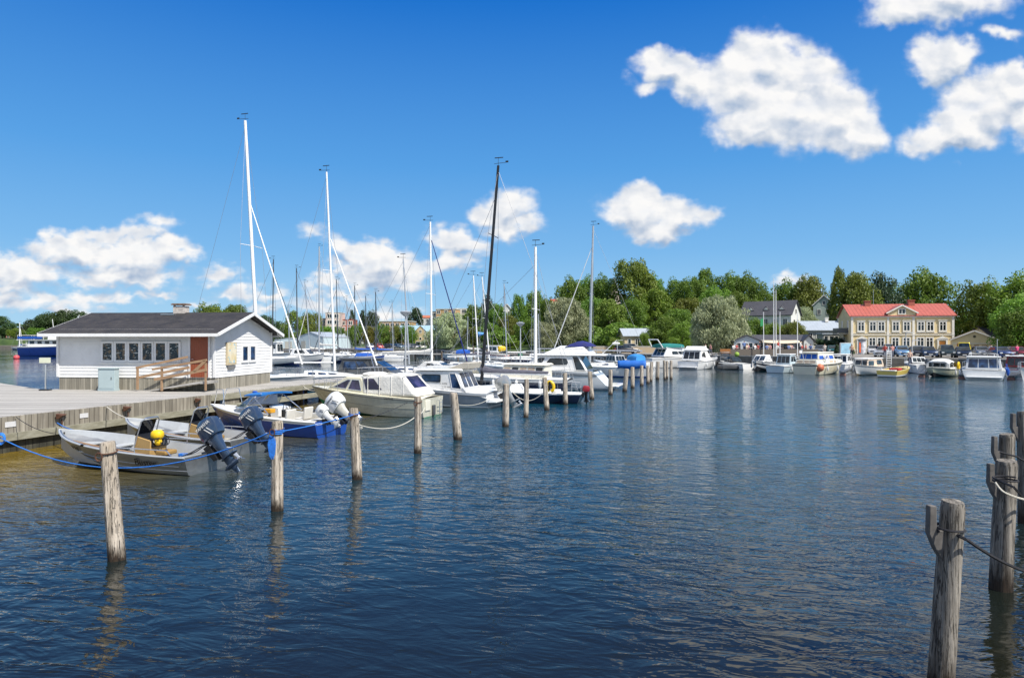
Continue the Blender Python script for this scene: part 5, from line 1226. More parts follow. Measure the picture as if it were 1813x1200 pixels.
b, H = motorboat('white double-ended launch with peach cabin wall and dark cabin window, stem to the camera', (X(1560, 73), 73.5), (X(1505, 68.3), 68.3), 6.6, 2.6, .74, 1.15, [W_, BROWNB, W_], [1, 0, 0, 0, 0, 0, 0, 0], cat='launch', stern_r=.35, p=2.0,
  cabins=[(.16, .76, .20, .70, .85, .82, .36, paint('peach_paint', (.62, .50, .38), .5), [(.62, .95, .2, .8), (.10, .42, .3, .85)], W_, GLS)])
b = place('yellow_speedboat', 'open yellow speedboat with red seat cover beside the white launch', 'motorboat', (X(1570, 66.5), 66.5), (X(1628, 67), 69.5)); L_ = 5.4
YB = paint('yellow_gelcoat', (.66, .50, .12), .3, var=.08, coat=.3, dirt=.1)
H = Hull(L_, 2.1, .60, .98, .2, .9, stern=.92, full=.4, p=2.3, sheer=1.4); H.hull([YB, DKGREY, W_], [1, 1, 1, 2, 0, 0, 0, 0], b); H.deck(YB, b, .55, 1, .10); H.well(YB, paint('beige_floor', (.42, .38, .30), .8), b, .05, .56, .25, .22, YB)
MB().box((2.2, 0, .72), (.9, .9, .22)).build('seat_cover', paint('red_vinyl', (.50, .02, .03), .6), b, bevel=.05); MB().tube([(2.9, -.85, .85), (3.2, -.7, 1.15), (3.4, 0, 1.2), (3.2, .7, 1.15), (2.9, .85, .85)], .03, 6).build('screen_frame', BLACK, b); MB().box((.4, 0, .62), (.5, 1.4, .15)).build('rear_bench', W2, b, bevel=.03)
motorboat('white sports boat moored behind the yellow speedboat, tilted windscreen up', (X(1640, 74), 74), (X(1614, 78), 78), 5.6, 2.2, .9, 1.2, None, None, cabins=[(.30, .62, .40, .52, 1.1, .65, .36, ALUP, [(.1, .9, .2, .8)], None, GLS)], eng=(1.0, DKGREY, .2))
b, H = motorboat('pale green-cream day boat with clear curved canopy and a yellow ring at the stern', (X(1688, 69.0), 70.0), (X(1636, 65.3), 64.8), 5.6, 2.5, .66, .98, [paint('pale_green_cream', (.56, .58, .44), .3, var=.06), BLKB, GREENB], [1, 1, 0, 0, 0, 0, 0, 0], stern_r=.9, deckmat=CREAM2)
soft_top(b, .8, 3.6, .78, .98, 1.02, W2, 'canopy'); 
for s_ in (-1, 1):
    for k in range(2): MB().box((1.5+k*1.3, s_*1.03, 1.2), (1.0, .03, .48)).build('canopy_window', GLS, b, bevel=.01)
MB().box((3.62, 0, 1.2), (.03, 1.5, .46)).build('canopy_window', GLS, b)
MB().tube([(1.0+.24*math.cos(a), 1.22, 1.05+.30*math.sin(a)) for a in [2*math.pi*j/12 for j in range(12)]], .11, 7, closed=True).build('yellow_ring', YEL, b)
b, H = motorboat('silver-white cruiser seen from astern with three wide rear windows and blue fenders', (X(1742, 61.6), 61.6), (X(1775, 66), 69.0), 8.0, 3.4, .85, 1.25, None, [0]*8, cat='cabin cruiser', plat=True, stern_r=.95,
  cabins=[(.12, .66, .17, .48, .92, 1.12, .42, ALUP, [(.1, .42, .3, .85), (.5, .8, .3, .85)], W_, GLB)])
for k in range(4): fender(b, 1.0+k*.8, -(H.half(.3)+.12), .75, BLUET, .13, .7)
rail(b, [(1.2, -1.1, 2.12), (3.6, -.9, 2.12), (3.6, .9, 2.12), (1.2, 1.1, 2.12)], .22, W2, .03, name='roof_rail')
MB().tube([(.3, -1.0, .9), (.1, -1.0, 3.7)], .022, 5).build('aerial', W2, b)
b, H = motorboat('white boat with a dark red cabin band at the right edge', (X(1800, 68), 68), (X(1836, 72), 72), 7.0, 2.7, .8, 1.1, [W_, BLKB, RED], [1, 1, 0, 0, 0, 0, 2, 0], cabins=[(.06, .66, .09, .56, .92, 1.05, .42, paint('dark_red_paint', (.22, .02, .02), .4), [(.05, .3, .3, .85), (.36, .62, .3, .85), (.68, .92, .3, .85)], W_, GLS)])
motorboat('white bow cut by the right edge, closest of the quay boats', (X(1860, 64), 64), (X(1806, 61), 61), 6, 2.4, .8, 1.2, None, [0]*8)
# finger pontoons by the quay
for i, (px_, D0, D1) in enumerate([(1418, 72.5, 80), (1492, 69.5, 78), (1632, 66.5, 76), (1703, 63.5, 76), (1790, 62, 73)]):
    o = thing('finger_pontoon', ['finger pontoon left of the cream trawler', 'finger pontoon right of the cream trawler', 'finger pontoon right of the yellow speedboat', 'finger pontoon right of the boat with the yellow ring', 'finger pontoon right of the silver-white cruiser'][i], 'pontoon', (X(px_, D0), D0, 0), math.atan2(D1-D0, X(px_+12, D1)-X(px_, D0)), 'finger pontoons at the town quay')
    L_ = math.hypot(D1-D0, X(px_+12, D1)-X(px_, D0)); MB().box((L_/2, 0, .32), (L_, .5, .14)).build('walkway', DKGREY, o, smooth=0); MB().sup((.4, 0, .06), (.38, .32, .2), 3, 10, 6).build('float_tank', paint('dull_float', (.22, .12, .10), .7), o)
# ferry on the left
fb_ = place('passenger_ferry', 'blue-hulled passenger ferry with white upper deck, half hidden behind the hut', 'ferry', P2(42, 160), (X(190, 160), 158)); L_ = 20
H = Hull(L_, 5.2, 2.2, 3.0, .5, 1.5, stern=.75, full=.3, p=2.6, sheer=2); FBLUE = paint('ferry_blue', (.008, .035, .20), .3, var=.15)
H.hull([FBLUE, FBLUE, W_], [0, 0, 0, 0, 0, 0, 0, 2], fb_); H.deck(W2, fb_, 0, 1, .05)
c = Cabin(fb_, W2, 2.8, 15, 2.8, 14.5, 2.2, 1.5, 2.2, 2.1, 2.0, 1.9, bevel=.05, name='saloon')
for k in range(6): c.sides(c.o, .05+.155*k, .14+.155*k, .4, .85, GLS)
MB().box((7.5, 0, 3.75), (14.4, 5.0, .14)).build('upper_deck', W2, fb_, smooth=0)
rail(fb_, [(.5, -2.4, 3.8), (4, -2.4, 3.8), (7, -2.4, 3.8), (7, 2.4, 3.8), (.5, 2.4, 3.8), (.5, -2.4, 3.8)], 1.0, W2, .05, name='deck_rail', mid=True)
MB().box((3.6, -2.42, 4.25), (6.2, .04, .6)).build('blue_dodger', BLUET, fb_, smooth=0)
w_ = Cabin(fb_, W2, 7.4, 11.0, 7.5, 10.6, 3.82, 2.0, 1.7, 1.6, bevel=.05, name='wheelhouse')
for k in range(4): w_.sides(w_.o, .06+.24*k, .22+.24*k, .55, .85, GLS)
rail(fb_, [(.3, -1.9, 2.2), (2.6, -2.3, 2.2)], 1.5, W2, .06, name='stern_post')
MB().tube([(-.4, 0, 2.5), (-.9, 0, 6.4)], .05, 5).build('flagstaff', W2, fb_); MB().tube([(7.6, 0, 5.8), (7.2, 0, 8.6)], .06, 5).build('mast', W2, fb_)
bo = thing('red_buoy', 'small pinkish red buoy floating on open water left of the hut', 'buoy', gp(29, 635)); mb = MB(); mb.sup((0, 0, .25), (.55, .55, .5), 2, 12, 8); mb.build('float_body', paint('pink_red', (.60, .08, .09), .5), bo); MB().tube([(0, 0, .7), (0, 0, .95)], .05, 6).build('eye', STEEL, bo)
for i, (px_, lb) in enumerate([(37, 'small sailboat by the far left shore with one white mast'),]):
    sailboat(lb, (X(60, 270), 270), (X(24, 270), 268), 8, 2.6, WHS, [1, 1, 0, 0, 0, 0, 0, 0], (.62, zat(571, 270)), (0, 0), SPARW, BLUET, None, mr=.2, near=False)
motorboat('white cabin boat moored by the far left shore below the trees', (X(58, 262), 262), (X(34, 262), 262), 6, 2.4, 1, 1.4, None, None, cabins=[(.2, .7, .25, .6, 1.2, 1.0, .36, W_, [(.1, .9, .3, .8)], W_, GLS)])
motorboat('white motor cruiser beside the hut under the far pale shed', (X(512, 108), 108), (X(548, 109), 107), 6.5, 2.6, 1.1, 1.5, None, None, cabins=[(.12, .7, .2, .5, 1.3, 1.0, .38, W_, [(.2, .8, .3, .8)], None, GLS)])
motorboat('dark blue motorboat with covered stern below the blue boom cover', (X(618, 108), 108), (X(654, 108), 108.5), 5.6, 2.3, .9, 1.3, [BLUEH, NAVYB, W_], [1, 1, 0, 0, 0, 0, 0, 2], cabins=[(.15, .70, .22, .6, 1.1, .5, .38, BLUET, [], None, GLS)])
# ---------------- buildings ----------------
def stucco(name, col, var=.07, dirt=.08): return paint(name, col, .85, var=var, sc=.35, dirt=dirt)
YSTUC = stucco('yellow_stucco', (.78, .62, .34)); WTRIM = stucco('white_plaster_trim', (.78, .75, .67)); CREAMW = stucco('cream_side_plaster', (.50, .44, .32))
REDROOF = lines('red_metal_roof', (.40, .10, .07), .62, 0, .55, .12, .5, .12, bump=.03)
DKROOF = lines('dark_slate_roof', (.055, .055, .065), .4, 0, .7, .1, .6, .2)
GRROOF = lines('pale_grey_metal_roof', (.34, .38, .42), .6, 0, .7, .08, .45, .08)
BLROOF = lines('blue_grey_metal_roof', (.28, .42, .50), .6, 0, .7, .08, .45, .08)
TILER = stucco('orange_tile', (.40, .13, .07)); BRICKT = stucco('tan_brick', (.48, .30, .14)); BRICKR = stucco('red_brick', (.36, .12, .08)); PINKW = stucco('pale_pink_render', (.60, .48, .42)); WHTW = stucco('white_render', (.62, .62, .58)); GREYW = stucco('grey_boarding', (.40, .40, .36)); GRNW = stucco('pale_green_boarding', (.38, .45, .40)); STNY = stucco('yellowish_stone', (.46, .36, .20)); SHEDB = lines('pale_blue_sheet', (.46, .56, .60), 1.2, 0, .85, .04, .6, .06); SHEDB.name = 'pale_blue_sheet'
def house(name, label, loc, rz, W, Dp, He, Hr, wall, roof, ridge='x', ov=.4, wins=(), side_l=(), side_r=(), chims=(), gl=GLS, cat='house', fr=.10, frame=None, base=-3.0, eth=.12, doors=(), group=None):
    """front wall along local x at y = 0 (facing -y); wins: (x, z, w, h)"""
    o = thing(name, label, cat, loc, rz, group); mb = MB()
    if ridge == 'x':
        for x in (0, W): pass
        mb.rings([[(x, 0, base), (x, Dp, base), (x, Dp, He), (x, Dp/2, Hr-.05), (x, 0, He)] for x in (0, W)])
    elif ridge == 'y': mb.rings([[(0, y, base), (W, y, base), (W, y, He), (W/2, y, Hr-.05), (0, y, He)] for y in (0, Dp)])
    else: mb.box((W/2, Dp/2, (He+base)/2), (W, Dp, He-base))
    mb.build('wall', wall, o, smooth=0)
    mr = MB()
    if ridge == 'x':
        s = (Hr-He)/(Dp/2)
        for a, b_ in ((-ov, Dp/2), (Dp/2, Dp+ov)):
            za = Hr-abs(a-Dp/2)*s; zb = Hr-abs(b_-Dp/2)*s
            mr.hexa([(-ov, a, za), (W+ov, a, za), (W+ov, b_, zb), (-ov, b_, zb), (-ov, a, za+eth), (W+ov, a, za+eth), (W+ov, b_, zb+eth), (-ov, b_, zb+eth)])
    elif ridge == 'y':
        s = (Hr-He)/(W/2)
        for a, b_ in ((-ov, W/2), (W/2, W+ov)):
            za = Hr-abs(a-W/2)*s; zb = Hr-abs(b_-W/2)*s
            mr.hexa([(a, -ov, za), (b_, -ov, zb), (b_, Dp+ov, zb), (a, Dp+ov, za), (a, -ov, za+eth), (b_, -ov, zb+eth), (b_, Dp+ov, zb+eth), (a, Dp+ov, za+eth)])
    else: mr.box((W/2, Dp/2, He+eth/2), (W+2*ov, Dp+2*ov, eth*2))
    rf = mr.build('roof', roof, o, smooth=0)
    if ridge == 'y' and ov > .15:
        mt = MB(); s = (Hr-He)/(W/2)
        for a, b_ in ((-ov, W/2), (W/2, W+ov)): mt.bar((a, -ov-.02, Hr-abs(a-W/2)*s), (b_, -ov-.02, Hr-abs(b_-W/2)*s), .05, .18)
        mt.build('barge_board', WTRIM, rf, smooth=0)
    for (x, z, w, h) in wins: window(o, (x, 0, z), w, h, pane=gl, fw=fr, depth=.07, mull=w > .6, frame=frame or WTRIM)
    for (y, z, w, h) in side_l: window(o, (0, y, z), w, h, axis='y', out=-1, pane=gl, fw=fr, depth=.07, frame=frame or WTRIM)
    for (y, z, w, h) in side_r: window(o, (W, y, z), w, h, axis='y', out=1, pane=gl, fw=fr, depth=.07, frame=frame or WTRIM)
    for (x, y, z, w, h, m) in chims: MB().box((x, y, z+h/2), (w, w*.8, h)).box((x, y, z+h), (w*1.2, w, .12)).build('chimney', m, rf, smooth=0)
    for (x, z, w, h, m) in doors: MB().box((x, -.03, z+h/2), (w, .08, h)).build('door', m, o, smooth=0)
    return o, rf
G = 1.36
# the yellow two-storey house
YW = 15.9; D0 = 118.0; yh, rf = house('yellow_house', 'yellow two-storey house with red metal roof and central pediment on the quay', (X(1507, D0), D0, G), R(-13), YW, 9, 6.5, 8.55, YSTUC, REDROOF, ov=.35,
   chims=[(3.6, 4.0, 8.1, .95, 1.1, BRICKR), (10.6, 4.0, 8.1, .95, 1.15, BRICKR)], side_l=[(2, 4.9, .8, 1.5), (6.2, 4.9, .8, 1.5), (4.5, 2, .8, 1.5)])
def wfr(px): return (px-1507)/178*YW
for px_ in (1524.6, 1545.2, 1560.2, 1585.5, 1604.3, 1628.7, 1644.6, 1665.8):
    x = wfr(px_); f = window(yh, (x, -.04, 4.62), .84, 1.38, pane=GLS, fw=.18, depth=.09, mull=True, frame=WTRIM)
    MB().box((x, -.10, 4.62+.98), (1.40, .16, .12)).build('hood', WTRIM, f, smooth=0); MB().box((x, -.09, 4.62-.92), (1.30, .16, .10)).build('sill', WTRIM, f, smooth=0)
    MB().box((x, -.085, 4.90), (.84, .05, .06)).build('transom_bar', WTRIM, f, smooth=0)
for px_ in (1544.3, 1559.3, 1584.6, 1603.8, 1627.8, 1643.3):
    x = wfr(px_); f = window(yh, (x, -.04, 1.92), .88, 1.42, pane=GLS, fw=.18, depth=.09, mull=True, frame=WTRIM)
    MB().box((x, -.09, 1.92-.94), (1.34, .16, .10)).build('sill', WTRIM, f, smooth=0); MB().box((x, -.085, 2.2), (.88, .05, .06)).build('transom_bar', WTRIM, f, smooth=0)
for px_, dm in ((1526, BROWNB), (1665, paint('varnished_door', (.34, .14, .03), .4, var=.3))):
    x = wfr(px_); d = MB().box((x, -.06, 1.05), (1.0, .08, 2.1)).build('door', dm, yh, smooth=0)
    m_ = MB(); m_.box((x-.65, -.09, 1.15), (.26, .14, 2.3)); m_.box((x+.65, -.09, 1.15), (.26, .14, 2.3)); m_.box((x, -.09, 2.38), (1.7, .16, .2)); m_.build('door_frame', WTRIM, yh, smooth=0)
    MB().rings([[(x-.95, yy, 2.5), (x+.95, yy, 2.5), (x, yy, 2.98)] for yy in (-.22, -.01)]).build('pediment', WTRIM, yh, smooth=0)
for z, h, t in ((3.20, .14, .14), (3.50, .08, .10), (6.28, .26, .22), (.62, .10, .10)): MB().box((YW/2, -t/2, z), (YW+.1, t, h)).build('string_course', WTRIM, yh, smooth=0)
MB().box((YW/2, -.05, .30), (YW, .10, .60)).build('plinth', stucco('grey_plinth', (.42, .36, .27)), yh, smooth=0)
for x in (.16, wfr(1572), wfr(1616), YW-.16): MB().box((x, -.055, 3.15), (.34, .11, 6.2)).build('pilaster', WTRIM, yh, smooth=0)
xa, xb = wfr(1574), wfr(1617); xm = (xa+xb)/2
MB().rings([[(xa-.2, yy, 6.4), (xb+.2, yy, 6.4), (xb+.2, yy, 6.95), (xm, yy, 8.15), (xa-.2, yy, 6.95)] for yy in (-.20, 2.4)]).build('gable_front', YSTUC, yh, smooth=0)
m_ = MB(); m_.hexa([(xa-.55, -.45, 6.83), (xm, -.45, 8.18), (xm, 3.2, 8.18), (xa-.55, 3.2, 6.83), (xa-.55, -.45, 6.95), (xm, -.45, 8.32), (xm, 3.2, 8.32), (xa-.55, 3.2, 6.95)]); m_.hexa([(xm, -.45, 8.18), (xb+.55, -.45, 6.83), (xb+.55, 3.2, 6.83), (xm, 3.2, 8.18), (xm, -.45, 8.32), (xb+.55, -.45, 6.95), (xb+.55, 3.2, 6.95), (xm, 3.2, 8.32)]); m_.build('gable_roof', REDROOF, rf, smooth=0)
m_ = MB(); m_.bar((xa-.55, -.48, 6.85), (xm, -.48, 8.2), .06, .2); m_.bar((xb+.55, -.48, 6.85), (xm, -.48, 8.2), .06, .2); m_.box((xm, -.26, 6.42), (xb-xa+.7, .12, .14)); m_.build('gable_moulding', WTRIM, yh, smooth=0)
window(yh, (xm, -.22, 7.15), .9, .72, pane=GLS, fw=.14, depth=.08, mull=True, frame=WTRIM)
bl = MB(); bl.box((-.9, 3.6, 3.35), (1.8, 3.4, .14)); bp = bl.build('balcony', paint('balcony_slab', (.3, .27, .22), .8), yh, smooth=0)
m_ = MB()
for y in [1.9+i*.28 for i in range(13)]: m_.box((-1.78, y, 3.9), (.03, .03, .95))
for x in [-1.78+i*.28 for i in range(7)]: m_.box((x, 1.9, 3.9), (.03, .03, .95))
m_.box((-1.78, 3.6, 4.4), (.05, 3.4, .05)); m_.box((-.9, 1.9, 4.4), (1.8, .05, .05)); m_.box((-1.78, 3.6, 3.95), (.02, 3.4, .8)); m_.box((-.9, 1.9, 3.95), (1.8, .02, .8)); m_.build('railing', DKGREY, bp, smooth=0)
MB().bar((-1.6, 1.9, 3.2), (-.1, 1.9, 1.8), .08, .08).build('balcony_brace', DKGREY, bp)
MB().tube([(4.6, 4, 8.3), (4.6, 4, 11.2)], .035, 5).build('aerial', STEEL, rf)
# other houses
def seq(x0, x1, n): return [(x0+x1)/2] if n == 1 else [lerp(x0, x1, i/(n-1)) for i in range(n)]
wh, wr = house('white_house', 'white house with dark slate roof and small dormers above the terrace cafe', (50.2, 150, 4.2), R(-40), 10.8, 6.2, 5.0, 7.9, WHTW, DKROOF, ov=.35, wins=[(x, 3.3, .8, 1.3) for x in seq(1.5, 9.6, 5)]+[(x, 1.0, .8, 1.3) for x in seq(1.5, 9.6, 5)], side_r=[(3.1, 5.6, .7, .9), (2, 3.2, .8, 1.2), (4.3, 3.2, .8, 1.2)])
for x in (2.0, 5.3, 8.6):
    d_ = MB().rings([[(x-.75, y, 5.95), (x+.75, y, 5.95), (x, y, 6.75)] for y in (.75, 2.6)]).build('dormer', DKROOF, wr, smooth=0)
    MB().rings([[(x-.55, y, 5.98), (x+.55, y, 5.98), (x, y, 6.55)] for y in (.70, .76)]).build('dormer_front', WTRIM, d_, smooth=0)
house('grey_villa', 'low grey boarded villa with pale metal roof left of the yellow house', (X(1426, 134), 134, 2.4), R(-6), 8.0, 7, 3.3, 5.0, GREYW, GRROOF, wins=[(x, 2.1, .7, 1.1) for x in seq(.9, 7.2, 5)], chims=[(5.0, 3, 4.9, .6, .8, WTRIM), (7.6, 3, 4.6, .8, 1.0, GREYW)], side_l=[(3, 2, .8, 1.2)])
house('garden_annex', 'small flat-roofed porch in front of the grey villa', (X(1457, 129), 129, 2.4), R(-6), 4.0, 3, 2.4, 2.6, GREYW, GRROOF, ridge='f', ov=.2, wins=[(x, 1.6, .6, .8) for x in seq(.6, 3.4, 4)], cat='porch')
house('green_gabled_house', 'tall pale green gabled house between the trees behind the quay', (X(1440, 168), 168, 5), R(-24), 4.8, 7, 7.4, 9.7, GRNW, GRROOF, ridge='y', ov=.3, wins=[(1.3, 5.6, .7, 1.1), (3.4, 5.6, .7, 1.1), (2.4, 7.8, .6, .8)])
house('grey_gabled_house', 'narrow grey-green gabled house right behind the pale green one', (X(1474, 175), 175, 5), R(-20), 4.5, 7, 6.6, 8.2, GREYW, GRROOF, ridge='y', ov=.3, wins=[(1.2, 5.2, .7, 1.0), (3.2, 5.2, .7, 1.0)])
ps, _ = house('yellow_outbuilding', 'small plain yellow gabled outbuilding with a round vent right of the yellow house', (X(1686, 109), 109, G), R(-31), 5.9, 4, 2.45, 3.75, YSTUC, stucco('brown_roof', (.22, .14, .08)), ridge='y', ov=.3)
MB().tube([(2.95, .05, 2.85), (2.95, -.08, 2.85)], .20, 14).build('round_vent', BROWNB, ps)
for k in range(4): MB().box((1.1+k*1.05, -.03, .95), (.7, .06, 1.2)).build('door', stucco('dull_yellow_door', (.40, .26, .12)), ps, smooth=0)
MB().box((2.95, -.04, 1.75), (5.9, .06, .1)).build('string_course', WTRIM, ps, smooth=0)
house('white_lane_house', 'low white-walled building in the shade of the big trees at the right', (X(1757, 112), 112, G), R(-4), 13, 7, 2.9, 4.6, WHTW, DKROOF, wins=[(x, 1.6, .8, 1.1) for x in seq(1.2, 11.6, 7)])
house('yellow_cottage', 'small pale yellow cottage with grey roof among the hillside trees', (X(1106, 128), 128, 1.4), R(4), 5.0, 5, 3.15, 4.4, stucco('pale_yellow_boarding', (.58, .47, .28)), GRROOF, wins=[(.9, 1.9, .5, 1.0), (2.4, 1.9, .7, 1.0), (4.1, 1.9, .7, 1.0)])
# terrace cafe
cf = thing('terrace_cafe', 'grey waterside terrace cafe with gabled pavilion and cream awning', 'cafe', (X(1300, 108), 108, G), R(-10))
CAFW = stucco('pale_blue_boarding', (.44, .50, .54)); s_px = 108/F
MB().rings([[(0, y, 0), (3.9, y, 0), (3.9, y, 2.15), (1.95, y, 2.95), (0, y, 2.15)] for y in (0, 6)]).build('pavilion', CAFW, cf, smooth=0)
m_ = MB(); m_.hexa([(-.35, -.3, 2.05), (1.95, -.3, 3.0), (1.95, 6, 3.0), (-.35, 6, 2.05), (-.35, -.3, 2.17), (1.95, -.3, 3.12), (1.95, 6, 3.12), (-.35, 6, 2.17)]); m_.hexa([(1.95, -.3, 3.0), (4.25, -.3, 2.05), (4.25, 6, 2.05), (1.95, 6, 3.0), (1.95, -.3, 3.12), (4.25, -.3, 2.17), (4.25, 6, 2.17), (1.95, 6, 3.12)]); m_.build('roof', DKROOF, cf, smooth=0)
MB().box((7.6, 4.2, 1.05), (8.6, 3.4, 2.1)).build('wall', CAFW, cf, smooth=0)
m_ = MB(); m_.hexa([(3.2, 1.9, 2.0), (11.6, 1.9, 2.0), (11.6, 4.2, 3.05), (3.2, 4.2, 3.05), (3.2, 1.9, 2.12), (11.6, 1.9, 2.12), (11.6, 4.2, 3.17), (3.2, 4.2, 3.17)]); m_.build('roof', DKROOF, cf, smooth=0)
MB().rings([[(10.6, y, 0), (12.0, y, 0), (12.0, y, 2.15), (11.3, y, 2.95), (10.6, y, 2.15)] for y in (.8, 5)]).build('gable_bay', WHTW, cf, smooth=0)
m_ = MB(); m_.hexa([(10.35, .5, 2.05), (11.3, .5, 3.05), (11.3, 5, 3.05), (10.35, 5, 2.05), (10.35, .5, 2.17), (11.3, .5, 3.17), (11.3, 5, 3.17), (10.35, 5, 2.17)]); m_.hexa([(11.3, .5, 3.05), (12.3, .5, 2.05), (12.3, 5, 2.05), (11.3, 5, 3.05), (11.3, .5, 3.17), (12.3, .5, 2.17), (12.3, 5, 2.17), (11.3, 5, 3.17)]); m_.build('roof', DKROOF, cf, smooth=0)
for x in (.7, 1.6, 2.5, 3.3): window(cf, (x, 0, 1.2), .55, 1.3, pane=GLS, fw=.08, depth=.05)
for x in seq(4.5, 10.0, 7): window(cf, (x, 2.5, 1.1), .55, 1.3, pane=GLS, fw=.08, depth=.05)
mb = MB(); n = 8
for i in range(n+1):
    x = lerp(4.1, 9.9, i/n); sg = .16*math.sin(math.pi*i/n); mb.v += [(x, -1.2, 1.95-sg), (x, .6, 2.15-sg*.6), (x, 2.4, 2.3)]
for i in range(n):
    for k in range(2): mb.f.append((i*3+k, i*3+k+1, i*3+k+4, i*3+k+3)); mb.mi.append(0)
aw = mb.build('awning', paint('cream_awning', (.62, .52, .38), .8, var=.06), cf); q = aw.modifiers.new('t', 'SOLIDIFY'); q.thickness = .03
tf = thing('terrace', 'timber cafe terrace with dark plank railing above the water', 'terrace', (X(1293, 99.5), 99.5, G), R(-6))
MB().box((6.1, 3.6, .22), (12.4, 7.4, .44)).build('deck', DECKW, tf, smooth=0)
m_ = MB(); m_.box((6.1, -.1, .55), (12.4, .06, .85)); m_.build('railing', stucco('grey_brown_planks', (.14, .12, .10)), tf, smooth=0)
sw = thing('garden_wall', 'low tan garden wall running under the hillside trees', 'wall', (X(1055, 121), 121, G)); MB().box((12, 0, .55), (25, .3, 1.15)).build('wall_body', stucco('tan_wall', (.42, .33, .22)), sw, smooth=0); MB().box((12, 0, 1.16), (25, .4, .08)).build('coping', WTRIM, sw)
sw2 = thing('street_wall', 'pale yellowish street wall behind the cars left of the yellow house', 'wall', (X(1425, 119), 119, G)); MB().box((3.8, 0, .6), (8.4, .3, 1.2)).build('wall_body', stucco('pale_wall', (.55, .46, .30)), sw2, smooth=0); MB().box((3.8, 0, 1.24), (8.4, .4, .08)).build('coping', WTRIM, sw2)
# middle distance
def bwin(W, He, nx, nz, w=.9, h=1.3, z0=1.6, x0=1.2): return [(x, z, w, h) for x in seq(x0, W-x0, nx) for z in seq(z0, He-1.3, nz)]
D_ = 262; house('tower_block', 'pale pink and white tower block rising behind the masts', (X(576, D_), D_, 1.5), R(3), 5.8, 9, 12.8, 13, PINKW, WHTW, ridge='f', ov=.1, wins=bwin(5.8, 12.8, 2, 5, 1.5, 1.4, 2, 1.6), gl=GLS, cat='building', fr=.2)
D_ = 266; house('brick_wing', 'red brick wing joined to the right of the pink tower block', (X(602, D_), D_, 1.5), R(3), 5.2, 9, 10.2, 12.2, BRICKR, BRICKR, ridge='f', ov=.1, wins=bwin(5.2, 10.2, 2, 4, 1.2, 1.4, 2), cat='building', fr=.2)
D_ = 264; house('grey_wing', 'dull mauve wing with dark windows left of the pink tower block', (X(562, D_), D_, 1.5), R(3), 3.2, 8, 10.6, 12.2, stucco('mauve_render', (.34, .24, .24)), WHTW, ridge='f', ov=.1, wins=bwin(3.2, 10.6, 2, 4, .8, 1.4, 2, .9), cat='building')
D_ = 246; house('office_block', 'low white office block with dark flat roof edge behind the linden row', (X(624, D_), D_, 1.5), R(2), 10, 8, 7.2, 7.4, WHTW, DKROOF, ridge='f', ov=.4, wins=bwin(10, 7.2, 5, 2, 1.2, 1.2, 2.5), cat='building')
D_ = 243; house('brick_block', 'tan and grey apartment block with flat roof behind the linden row', (X(671, D_), D_, 1.5), R(-3), 11.5, 9, 8.9, 9, BRICKT, WHTW, ridge='f', ov=.2, wins=bwin(11.5, 8.9, 6, 3, 1.2, 1.2, 2.2), cat='building')
D_ = 218; house('stone_store', 'old yellowish stone storehouse with steep gable and arched loft window', (X(735, D_), D_, 1.3), R(6), 3.3, 12, 5.4, 7.0, STNY, BLROOF, ridge='y', ov=.15, wins=[(1.65, 5.2, .7, .9), (1.65, 2.9, .6, .7)], cat='building')
D_ = 222; house('long_store', 'long storehouse under a wide blue-grey metal roof behind the lindens', (X(704, D_), D_, 1.3), R(0), 12, 9, 4.6, 7.2, STNY, BLROOF, ridge='x', ov=.3, wins=[(x, 2.8, .8, 1) for x in seq(1, 11, 5)], cat='building')
D_ = 192; house('pale_shed', 'big windowless pale blue sheet-metal boat shed right of the hut', (X(527, D_), D_, 1.3), R(-28), 9.5, 12, 3.2, 4.6, SHEDB, GRROOF, ridge='y', ov=.1, doors=[(2.2, 0, 1.6, 2.2, GREYW)], cat='shed')
D_ = 196; house('low_shed', 'low pale grey boat shed half hidden behind the hut roof', (X(486, D_), D_, 1.3), R(0), 8, 8, 2.4, 3.0, SHEDB, GRROOF, ridge='y', ov=.1, doors=[(4, 0, 2, 2, GREYW)], cat='shed')
D_ = 318; house('brick_apartments', 'tan brick apartment house on the rise behind the left willow', (X(772, D_), D_, 5), R(-10), 9.5, 8, 13.2, 14, BRICKT, WHTW, ridge='f', ov=.2, wins=bwin(9.5, 13.2, 3, 4, 1.4, 1.4, 3), cat='building', fr=.2)
D_ = 325; house('white_apartments', 'white apartment block with dark balconies right of the tan brick one', (X(806, D_), D_, 5), R(-4), 5.4, 8, 13.8, 14, WHTW, WHTW, ridge='f', ov=.1, wins=bwin(5.4, 13.8, 2, 5, 1.8, 1.6, 2), cat='building', fr=.15)
D_ = 322; house('dark_apartments', 'narrow white and dark apartment front left of the tan brick one', (X(762, D_), D_, 5), R(-4), 3.2, 8, 12.2, 14, WHTW, DKROOF, ridge='f', ov=.2, wins=bwin(3.2, 12.2, 1, 4, 1.6, 1.4, 3, 1.6), cat='building', fr=.15)
D_ = 330; house('far_white_houses', 'distant white house roofs just left of the tall silver mast', (X(744, D_), D_, 5), R(0), 4.6, 6, 9.6, 10.8, WHTW, TILER, ridge='x', ov=.2, wins=bwin(4.6, 9.6, 2, 2), cat='building')
D_ = 236; house('balcony_house', 'white house with orange gable roof and dark balconies high among the trees', (X(889, D_), D_, 5), R(6), 3.4, 6, 9.3, 11.2, WHTW, TILER, ridge='y', ov=.3, wins=bwin(3.4, 9.3, 2, 4, .9, 1.3, 2, .9), cat='house')
